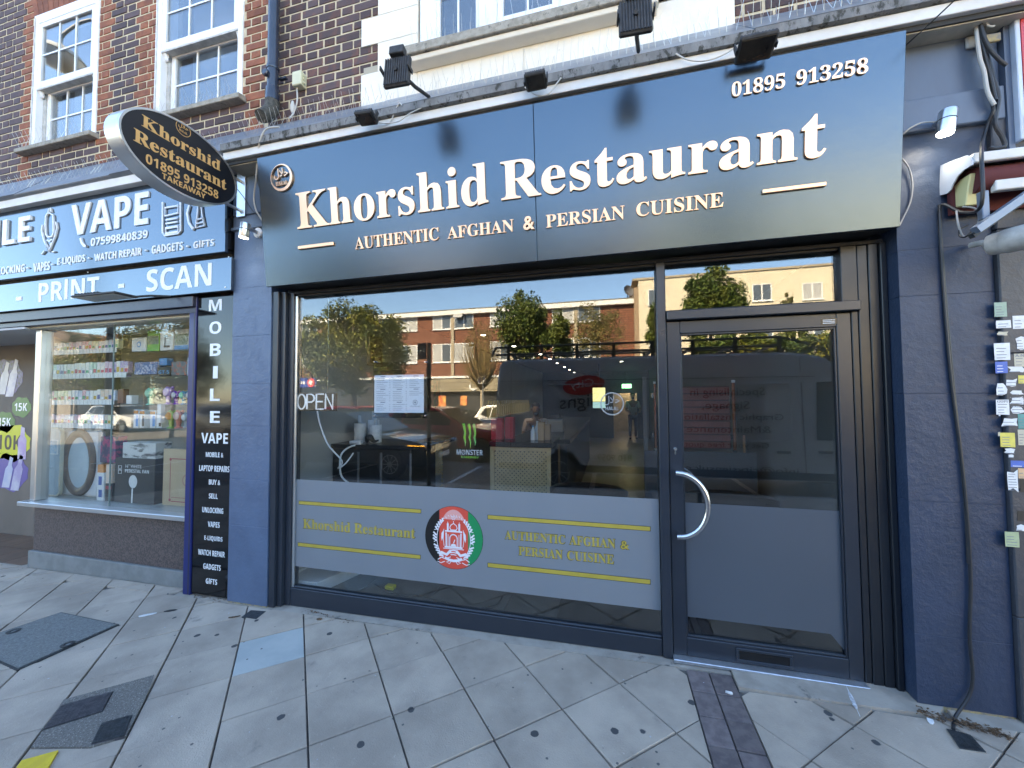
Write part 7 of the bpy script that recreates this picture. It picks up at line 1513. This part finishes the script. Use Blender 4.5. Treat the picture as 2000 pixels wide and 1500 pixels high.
def leaves(name, C, n, size, mat, parent, clumps=40, spread=.34, shape=None):
    n = int(n * 1.5); clumps = int(clumps * 1.5); spread *= .86; size *= .88
    (cx, cy, cz), (rx, ry, rz) = C
    d = RNG.normal(size=(clumps, 3)); d /= np.linalg.norm(d, axis=1)[:, None]; r = RNG.random(clumps) ** .45
    cen = d * r[:, None] * .86
    if shape: cen = np.array([shape(c) for c in cen])
    cs = RNG.uniform(.6, 1.25, clumps)
    w = RNG.integers(0, clumps, n); o = RNG.normal(size=(n, 3)); o /= np.linalg.norm(o, axis=1)[:, None]; o *= (RNG.random(n) ** .5)[:, None]
    P = cen[w] + o * (spread * cs[w])[:, None]
    P = P * np.array([rx, ry, rz]) + np.array([cx, cy, cz])
    a = RNG.normal(size=(n, 3)); a /= np.linalg.norm(a, axis=1)[:, None]; b = RNG.normal(size=(n, 3)); b -= a * (a * b).sum(1)[:, None]; b /= np.linalg.norm(b, axis=1)[:, None]
    s = size * RNG.uniform(.45, 1.25, n)[:, None]
    vv = np.stack([P - a * s * .5, P - b * s * .28 + a * s * .05, P + a * s * .55, P + b * s * .28 + a * s * .05], 1).reshape(-1, 3) - np.array(ORG[parent])
    me = bpy.data.meshes.new(name); me.vertices.add(4 * n); me.vertices.foreach_set('co', vv.ravel().astype(np.float32)); me.loops.add(4 * n); me.loops.foreach_set('vertex_index', np.arange(4 * n, dtype=np.int32)); me.polygons.add(n); me.polygons.foreach_set('loop_start', np.arange(0, 4 * n, 4, dtype=np.int32)); me.update(calc_edges=True)
    return link(name, me, mat, parent), cen * np.array([rx, ry, rz]) + np.array([cx, cy, cz])
def tree(label, u, v, yv, wpx, toppx, mat, n=9000, size=.16, trunk_r=.14, dy=None, pl=GLY, clumps=46, spread=.34, lowpx=None, bark=None, group='trees across the street', shape=None):
    c = mir(u, v, yv, pl); t_ = mir(u, toppx, yv, pl); rx = abs(mir(u + wpx, v, yv, pl).x - c.x); rz = t_.z - c.z
    if lowpx: lo = mir(u, lowpx, yv, pl).z; rz = (t_.z - lo) / 2; c.z = (t_.z + lo) / 2
    t = thing('street_tree', label, 'tree', (c.x, c.y, -.1), group)
    o, cen = leaves('crown', ((c.x, c.y, c.z), (rx, dy or rx, rz)), n, size, mat, t, clumps, spread, shape)
    b = MB(); b.tube([(c.x, c.y, -.2), (c.x + .05, c.y, c.z * .35), (c.x - .04, c.y, c.z * .7), (c.x, c.y, c.z + rz * .5)], [trunk_r, trunk_r * .8, trunk_r * .55, trunk_r * .2], 9); b.build('trunk', bark or mBark, t, smooth=True)
    b = MB(); k0 = Vector((c.x, c.y, max(.8, c.z - rz * .8)))
    for q in cen[::2]:
        q = Vector(q); m_ = k0.lerp(q, .5) + Vector((0, 0, .15 * rz)); s0 = k0 + Vector((0, 0, RNG.random() * rz * .9)); b.tube([s0, m_.lerp(s0, .3), q], [trunk_r * .32, trunk_r * .22, trunk_r * .06], 5, cap=False)
    b.build('branches', bark or mBark, t, smooth=True)
    return t
tree('big leafy green tree mirrored at the left of the main window', 690, 690, 14, 105, 580, mLA, 26000, .17, .2, clumps=80, spread=.30, lowpx=775)
tree('dense dark green tree mirrored in the middle of the main window', 1028, 640, 19, 62, 556, mLB, 16000, .18, .16, clumps=46, lowpx=720)
tree('small rounded green tree right of the dense dark one', 1092, 650, 18, 40, 606, mLB, 8000, .16, .1, clumps=26, lowpx=710)
tree('sparse golden tree mirrored left of the pale block', 1168, 650, 16, 62, 582, mLG, 3600, .12, .07, clumps=50, lowpx=712, bark=mTwig)
tree('tall loose green tree in front of the pale block', 1388, 590, 18, 74, 522, mLB, 14000, .18, .15, clumps=46, lowpx=672)
tree('dark tree between brick block and pale block', 1282, 630, 17, 26, 588, mLB, 5000, .16, .1, clumps=22, lowpx=700)
tree('little autumn coloured treetop before the pale block', 1538, 585, 19, 17, 572, mLG, 900, .14, .05, clumps=12, lowpx=620)
for i, u in enumerate((1395, 1470, 1545, 1620)): tree(('first', 'second', 'third', 'fourth')[i] + ' low green tree from the left above the van roof', u, 672, 14.5, 48, 640 - 3 * (i % 2), mLA if i % 2 else mLB, 5000, .15, .1, clumps=26, lowpx=725)
# vase-shaped twiggy young tree
c = mir(941, 780, 12.5); t = thing('street_tree', 'vase-shaped golden twiggy tree left of the van', 'tree', (c.x, c.y, -.1), 'trees across the street')
topz = mir(940, 618, 12.5).z; fork = mir(941, 758, 12.5).z; rw_ = abs(mir(985, 690, 12.5).x - c.x)
MB().tube([(c.x, c.y, -.2), (c.x, c.y, fork)], [.07, .05], 8).build('trunk', M('pale_bark', (.45, .38, .28), .9), t, smooth=True)
b = MB()
for i in range(170):
    a = random.random() * 6.28; r = 1.1 * rw_ * math.sqrt(random.random()); h = fork + (topz - fork) * (1 - .45 * (r / rw_) ** 2) * random.uniform(.72, 1.0); e = Vector((c.x + r * math.cos(a), c.y + r * math.sin(a), h)); m_ = Vector((c.x + r * .62 * math.cos(a), c.y + r * .62 * math.sin(a), fork + (h - fork) * .42)); b.tube([(c.x, c.y, fork - .1), m_, e], [.014, .011, .004], 4, cap=False)
b.build('branches', mTwig, t); leaves('crown', ((c.x, c.y, fork + (topz - fork) * .62), (rw_ * .95, rw_ * .95, (topz - fork) * .42)), 1100, .08, mLG, t, 60, .36)
c2 = mir(941, 742, 12.3); t = thing('notice_plate', 'small white and blue notice on the twiggy tree support', 'notice', (c2.x, c2.y, c2.z)); MB().box(c2.x - .17, c2.x + .17, c2.y, c2.y + .02, c2.z - .15, c2.z + .15).build('plate', mFasW, t); MB().box(c2.x - .14, c2.x - .02, c2.y + .0205, c2.y + .024, c2.z - .1, c2.z + .1).build('symbol', M('notice_blue', (.03, .1, .45), .5), t); tube('post', mSteelD, [(c2.x + .05, c2.y - .02, -.15), (c2.x + .05, c2.y - .02, c2.z + .15)], .025, t)
# trees mirrored in the left shop's display window
for (lb, u, v, y, w, tp, m_, n_, low) in (('large autumn-tinged tree mirrored at right of display window', 340, 690, 11, 62, 605, mLG, 9000, 790), ('orange brown tree mirrored in the middle of display window', 235, 680, 15, 42, 628, mLO, 5000, 750), ('green tree beside the orange one in the display window', 285, 690, 14, 40, 625, mLA, 6000, 760), ('far round dark tree left in the display window', 145, 652, 28, 17, 644, mLD, 1500, 690), ('second far dark tree mirrored in the display window', 182, 655, 27, 13, 648, mLD, 1200, 690), ('wide green tree mirrored low in the display window', 150, 720, 13, 95, 668, mLB, 8000, 790), ('olive tree left of centre in the display window', 110, 730, 17, 50, 672, mLG, 5000, 795), ('dark green tree behind the shelves in the display window', 215, 730, 19, 60, 668, mLB, 6000, 795), ('yellowing tree at the right edge of the display window', 375, 720, 13, 45, 640, mLA, 6000, 800)):
    tree(lb, u, v, y, w, tp, m_, n_, .13, .1, pl=.074, clumps=40, lowpx=low)
# clipped hedge across the far pavement
hd_ = thing('hedge', 'clipped hedge along the far car park edge', 'hedge', (-10, -18.6, -.1)); leaves('foliage', ((-12, -18.4, .45), (22, .5, .55)), 9000, .12, mLD, hd_, 220, .12); MB().box(-34, 10, -18.6, -18.2, -.1, .5).build('inner_stems', M('hedge_stem', (.05, .045, .03), .9), hd_)
# ---------------------------------------------------------------- vehicles
mTyre = M('tyre_rubber', (.012, .012, .012), .8); mRim = M('alloy_rim', (.35, .36, .37), .3, metal=.9); mCarGl = M('car_glass', (.012, .014, .016), .05); mVanGrey = M('van_grey_paint', (.42, .44, .47), .28, coat=.5); mChrome = M('chrome', (.7, .7, .7), .1, metal=1.0); mAmber = M('amber_lamp', (.9, .35, .02), .3, emit=((1, .45, .05), 1.2)); mRearR = M('red_lamp', (.35, .01, .01), .2); mHeadL = M('head_lamp', (.6, .62, .65), .1)
ZR = ROADZ - .05
def wheel(t, x, y, r, s):
    w = MB().lathe([(r * .62, -.09), (r * .95, -.1), (r, -.07), (r, .07), (r * .95, .1), (r * .62, .09)], (x, y, ZR + r), (0, s, 0), n=28).build('tyre', mTyre, t, smooth=50)
    b = MB().lathe([(r * .62, 0), (r * .64, .012), (r * .58, .012), (r * .56, -.03)], (x, y + s * .085, ZR + r), (0, s, 0), n=28, cap=False).lathe([(.06, 0), (.06, .02)], (x, y + s * .075, ZR + r), (0, s, 0), n=12)
    for k in range(10):
        a = 2 * math.pi * k / 10; c_, s_ = math.cos(a), math.sin(a); b.tube([(x + c_ * .05, y + s * .08, ZR + r + s_ * .05), (x + c_ * r * .59, y + s * .085, ZR + r + s_ * r * .59)], .014, 4)
    b.build('rim', mRim, w)
def arch(x, r, n=8): return [(x + r * math.cos(R_(a)), r * math.sin(R_(a))) for a in np.linspace(180, 0, n)]
def car(label, x0, y1, L, H, Wd, mat, amber=False, name='parked_car'):
    """side nearest the shops on y1, nose towards +x"""
    t = thing(name, label, 'car', (x0 + L / 2, y1 - Wd / 2, ZR)); r = .33; q = H / 1.5
    X = lambda a: x0 + a * L; Z = lambda z: ZR + z * q
    fw_, rw = X(.80), X(.19)
    low = [(X(.0), Z(.32))] + [(a, ZR + .30 + b) for a, b in arch(rw, r + .05)] + [(a, ZR + .30 + b) for a, b in arch(fw_, r + .05)] + [(X(.985), Z(.28)), (X(1.0), Z(.45)), (X(.995), Z(.66)), (X(.97), Z(.80)), (X(.76), Z(.95)), (X(.70), Z(.97)), (X(.12), Z(1.02)), (X(.02), Z(.98)), (X(-.003), Z(.75))]
    MB().prism(low, y1 - Wd, y1).build('body', mat, t, bevel=.05, seg=3, smooth=50)
    roof = [(X(.70), Z(.955)), (X(.10), Z(1.0))]; top = [(X(.50), Z(1.44)), (X(.44), Z(1.485)), (X(.26), Z(1.5)), (X(.16), Z(1.46))]
    i0, i1 = .04, .20
    b = MB(); A = [(p[0], y1 - i0, p[1]) for p in (roof[0],)] + [(p[0], y1 - i1, p[1]) for p in top] + [(roof[1][0], y1 - i0, roof[1][1])]; B = [(p[0], 2 * (y1 - Wd / 2) - p[1], p[2]) for p in A]
    b.hexa(A, B); b.build('cabin', mat, t, bevel=.03, seg=2, smooth=50)
    def side(pts, off=.006):
        def on(p):
            f = (p[1] - .97) / (1.46 - .97); return (X(p[0]), y1 - i0 - (i1 - i0) * f + off, Z(p[1]))
        P_ = [on(p) for p in pts]; MB().hexa(P_, [(p[0], p[1] - .012, p[2]) for p in P_]).build('side_window', mCarGl, t)
    side([(.655, 1.0), (.49, 1.40), (.43, 1.42), (.43, 1.0)]); side([(.42, 1.0), (.42, 1.42), (.27, 1.42), (.25, 1.03)]); side([(.24, 1.03), (.26, 1.41), (.19, 1.38), (.14, 1.05)])
    cw = y1 - Wd / 2; hw = Wd / 2
    W_ = [(X(.69), cw - hw + .1, Z(.985)), (X(.69), cw + hw - .1, Z(.985)), (X(.515), cw + hw - .24, Z(1.43)), (X(.515), cw - hw + .24, Z(1.43))]; MB().hexa(W_, [(p[0] + .012, p[1], p[2] + .012) for p in W_]).build('windscreen', mCarGl, t)
    for xw in (rw, fw_):
        for s_, yy in ((1, y1 - .1), (-1, y1 - Wd + .1)): wheel(t, xw, yy, r, s_)
    for yy in (y1 - .28, y1 - Wd + .06): MB().box(X(.955), X(1.003), yy, yy + .22, Z(.66), Z(.76)).build('headlight', mHeadL, t, bevel=.02)
    if amber: MB().box(X(.90), X(.992), y1 - .012, y1 + .006, Z(.735), Z(.755)).build('indicator', mAmber, t)
    MB().box(X(-.006), X(.03), y1 - .2, y1 - .02, Z(.8), Z(.95)).build('tail_light', mRearR, t, bevel=.02)
    mi = MB().box(X(.615), X(.655), y1 + .03, y1 + .16, Z(.99), Z(1.12)).build('door_mirror', mat, t, bevel=.03, seg=2); MB().box(X(.62), X(.64), y1 - .02, y1 + .031, Z(1.0), Z(1.04)).build('mirror_stalk', mBlackP, mi)
    for a in (.44, .70): MB().box(X(a), X(a) + .006, y1 - .0005, y1 + .002, Z(.4), Z(.96)).build('door_gap', mBlackP, t)
    for a in (.30, .56): MB().box(X(a), X(a + .045), y1 - .001, y1 + .022, Z(.86), Z(.885)).build('door_handle', mat, t, bevel=.006)
    MB().box(X(.25), X(.74), y1 - .001, y1 + .012, Z(.33), Z(.40)).build('sill_trim', mBlackP, t, bevel=.005)
    MB().box(X(.998), X(1.006), cw - .26, cw + .26, Z(.42), Z(.52)).build('number_plate', mWB, t)
    return t
mRedCar = M('red_car_paint', (.50, .02, .03), .25, coat=1.0); mBlkCar = M('black_car_paint', (.012, .013, .015), .2, coat=1.0); mSilCar = M('silver_car_paint', (.4, .42, .44), .25, metal=.6, coat=.6); mBlueCar = M('blue_car_paint', (.03, .05, .1), .25, coat=.8)
car('black car with amber indicator parked opposite, mirrored at left', -8.15, -4.95, 4.35, 1.5, 1.8, mBlkCar, True)
car('dark red car behind the black one, mirrored in the window', -6.9, -7.4, 4.3, 1.52, 1.82, mRedCar)
car('dark blue car mirrored behind the red car', -5.4, -11.2, 4.2, 1.5, 1.78, mBlueCar)
car('silver car parked across the road, mirrored in the display window', -21.0, -12.5, 4.3, 1.5, 1.8, mSilCar)
car('white car parked across the road at far left', -29.5, -12.6, 4.3, 1.5, 1.8, M('white_car_paint', (.6, .6, .6), .3, coat=.6))
car('dark red car mirrored in the right of the display window', -11.0, -9.4, 4.2, 1.5, 1.8, mRedCar)
# sign-writer's van
VY = 2 * GLY - 4.78
van = thing('sign_van', 'long grey panel van with roof rack parked at the kerb', 'van', (1.2, VY - 1, ZR))
vm = lambda u, v: mir(u, v, 4.78)
rx_ = vm(965, 700).x; bx_ = vm(1567, 720).x; rt = vm(1300, 692).z; fx = bx_ + 2.0
H_ = rt; hood = 1.05
VWd = 2.05; vr = .35
vrw, vfw = rx_ + 1.25, bx_ + 1.15
prof = [(rx_, ZR + .42)] + [(a, ZR + .36 + b) for a, b in arch(vrw, vr + .08)] + [(a, ZR + .36 + b) for a, b in arch(vfw, vr + .08)] + [(fx - .04, ZR + .34), (fx, ZR + .6), (fx - .03, hood - .18), (fx - .5, hood + .05), (bx_ + 1.32, hood + .12), (bx_ + .62, 1.98), (bx_ + .35, H_ - .1), (bx_ - .1, H_ - .015), (bx_ - .8, H_), (rx_ + .25, H_), (rx_ + .08, H_ - .06), (rx_ + .02, 1.6)]
b = MB(); n = len(prof); tum = lambda z: max(0, (z - 1.0)) * .085
A = [(p[0], VY - tum(p[1]), p[1]) for p in prof]; B = [(p[0], VY - VWd + tum(p[1]), p[1]) for p in prof]
b.hexa(A, B); b.build('body', mVanGrey, van, bevel=.045, seg=3, smooth=50)
sy = lambda z: VY - tum(z)
def vpanel(nm, mat, pts, off, th=.004): 
    P_ = [(p[0], sy(p[1]) + off, p[1]) for p in pts]; MB().hexa(P_, [(p[0], p[1] - th, p[2]) for p in P_]).build(nm, mat, van)
z1v, z0v = vm(1500, 748).z, vm(1500, 858).z
vpanel('side_window', mCarGl, [(bx_ + .17, z0v), (bx_ + .22, z1v), (bx_ + .55, z1v + .02), (bx_ + 1.12, z0v + .06), (bx_ + 1.1, z0v)], .008)
mSeam = M('panel_gap', (.02, .02, .022), .6)
for x in (bx_, rx_ + .32): vpanel('panel_gap', mSeam, [(x, .25), (x + .012, .25), (x + .012, H_ - .12), (x, H_ - .12)], .007)
vpanel('panel_gap', mSeam, [(rx_ + .1, vm(1300, 740).z), (bx_ + .2, vm(1300, 740).z), (bx_ + .2, vm(1300, 740).z + .012), (rx_ + .1, vm(1300, 740).z + .012)], .007)
def swage(pts, w=.02):
    b = MB(); P_ = [Vector((p[0], sy(p[1]) + .004, p[1])) for p in pts]; b.tube(P_ + [P_[0]], w, 6, cap=False); b.build('pressed_rib', mVanGrey, van, smooth=True)
for (ua, ub) in ((990, 1265), (1320, 1545)):
    a, c = vm(ua, 858), vm(ub, 748); swage([(a.x, a.z), (c.x, a.z), (c.x, c.z), (a.x, c.z)], .011)
b = MB().box(rx_ + .1, fx - .6, VY + .002, VY + .022, .18, .30); b.build('rubbing_strip', mBlackP, van, bevel=.006)
for u in (1530, 1612): p = vm(u, 883); MB().box(p.x - .1, p.x + .1, sy(p.z) - .002, sy(p.z) + .03, p.z - .025, p.z + .02).build('door_handle', mBlackP, van, bevel=.01)
for xw in (vrw, vfw):
    for s_, yy in ((1, VY - .12), (-1, VY - VWd + .12)): wheel(van, xw, yy, vr, s_)
mi = MB().box(bx_ + 1.0, bx_ + 1.14, VY + .06, VY + .26, .95, 1.35).build('door_mirror', mBlackP, van, bevel=.03, seg=2)
W_ = [(bx_ + 1.30, VY - .22, hood + .15), (bx_ + 1.30, VY - VWd + .22, hood + .15), (bx_ + .66, VY - VWd + .25, 1.93), (bx_ + .66, VY - .25, 1.93)]; MB().hexa(W_, [(p[0] + .02, p[1], p[2] + .02) for p in W_]).build('windscreen', mCarGl, van)
# roof rack
zr1, zr0 = vm(1300, 664).z, vm(1300, 686).z + .01
b = MB()
for yy in (VY - .18, VY - VWd + .18):
    for z in (zr1, zr0 + .045): b.tube([(rx_ - .02, yy, z), (bx_ - .25, yy, z)], .022, 6)
    b.tube([(bx_ - .25, yy, zr1), (bx_ + .2, yy, zr0 + .05)], .022, 6); b.tube([(rx_ - .02, yy, zr1), (rx_ - .1, yy, zr0 + .02)], .022, 6)
b.build('rack_rail', mBlk, van, smooth=True)
for k in range(8):
    x = rx_ + .25 + k * (bx_ - rx_ - .5) / 7; b = MB()
    for yy in (VY - .18, VY - VWd + .18): b.box(x - .03, x + .03, yy - .015, yy + .015, H_ - .02, zr1 + .01)
    b.box(x - .03, x + .03, VY - VWd + .2, VY - .2, zr0 + .05, zr0 + .08); b.build('rack_bar', mBlk, van)
# van lettering (reads the right way round for someone facing the van)
mVanInk = M('van_black_vinyl', (.012, .012, .013), .35); mVanRed = M('van_red_vinyl', (.38, .015, .02), .35); mVanGr = M('van_grey_vinyl', (.34, .34, .35), .4)
def vtext(s, ul, ur, vt_, vb_, mat, dz=0):
    a, c = vm(ur, vb_), vm(ul, vt_); z = (a.z + c.z) / 2
    lettering(s, (a.x, sy(z) + .006, a.z), (c.x - a.x, 0, 0), (0, sy(c.z) - sy(a.z), c.z - a.z), (0, 1, 0), mat, van, style='plain', depth=.002)
for s, ul, ur, vt_, vb_ in (('Specialising in', 1349, 1497, 758, 777), ('Signage,', 1372, 1466, 784, 804), ('Graphic Installation', 1325, 1532, 808, 825), ('&Maintenance', 1341, 1506, 831, 846), ('Get your free quote', 1328, 1502, 862, 879), ('info@citysignsuk.co.uk', 1290, 1560, 905, 930), ('810 9059', 1167, 1234, 887, 901)): vtext(s, ul, ur, vt_, vb_, mVanInk)
c = vm(1139, 752); F = Frame((c.x, sy(c.z) + .006, c.z), (-math.cos(R_(-6)), 0, math.sin(R_(-6))), (0, -.085, .996), (0, 1, 0)); erx = abs(vm(1181, 752).x - c.x); b = MB(); fpoly(b, F, circ(erx, 36, ry=erx * .46), 0, .002); b.build('logo_oval', mVanRed, van)
lettering('City', F(-erx * .5, -erx * .22, .003), F.ex * erx * 1.15, F.ez * erx * .5, F.n, mVanGr, van, style='plain', depth=.002)
lettering('Signs', F(-erx * .75, -erx * 1.25, .001), F.ex * erx * 1.9, F.ez * erx * .85, F.n, mVanInk, van, style='plain', depth=.002)
# parking sign on a pole
p = mir(838, 670, 4.0); t = thing('parking_sign', 'dark parking sign on a black pole, mirrored left of centre', 'parking sign', (p.x, p.y, gz(p.x)))
tube('pole', mBlk, [(p.x, p.y, gz(p.x) - .05), (p.x, p.y, p.z)], .038, t, n=12); a, c = mir(814, 701, 3.9), mir(834, 669, 3.9)
MB().box(p.x - .21, p.x - .039, p.y + .02, p.y + .05, a.z, c.z).build('plate', M('sign_navy', (.015, .018, .04), .35), t, bevel=.004)
lettering('P', (p.x - .05, p.y + .0505, a.z + .1), (-.06, 0, 0), (0, 0, .09), (0, 1, 0), mFasW, t, style='plain', depth=.001)
for k in range(2): MB().box(p.x - .2, p.x - .12, p.y + .0503, p.y + .0512, a.z + .11 + k * .035, a.z + .125 + k * .035).build('sign_mark', mFasW, t)
# street lamp mirrored in the leftmost sash window
q = mir(120, 110, 4.0, YB + .02); t = thing('street_lamp', 'tall street lamp with bowl head, mirrored in the leftmost window', 'street lamp', (q.x + 1.6, q.y - .4, 0))
mLampP = M('lamp_column_paint', (.10, .11, .12), .6)
MB().tube([(q.x + 1.6, q.y - .4, -.1), (q.x + 1.6, q.y - .4, q.z - .4)], [.09, .06], 10).build('column', mLampP, t, smooth=True); MB().tube(spline([(q.x + 1.6, q.y - .4, q.z - .45), (q.x + 1.45, q.y - .38, q.z + .5), (q.x + .8, q.y - .2, q.z + .95), (q.x + .1, q.y, q.z + .55), (q.x, q.y, q.z + .2)]), .035, 8).build('swan_neck', mLampP, t, smooth=True)
MB().lathe([(.06, .3), (.22, .16), (.42, .05), (.5, -.08), (.5, -.1)], q, n=24).build('canopy', M('lamp_canopy', (.5, .5, .46), .35), t, smooth=True); MB().lathe([(.47, -.1), (.40, -.22), (.2, -.30), (.02, -.32)], q, n=24).build('bowl', M('lamp_bowl', (.7, .7, .66), .25), t, smooth=True)
# bay markings on the road
for i in range(7): x = -12 + i * 2.9; MB().box(x, x + .1, -6.9, -4.4, ROADZ - .049, ROADZ - .045).build('bay_line', mWhitePaint, label='white parking bay line, ' + ORD[i] + ' from the left', cat='road marking', group='parking bay lines')
set_type()
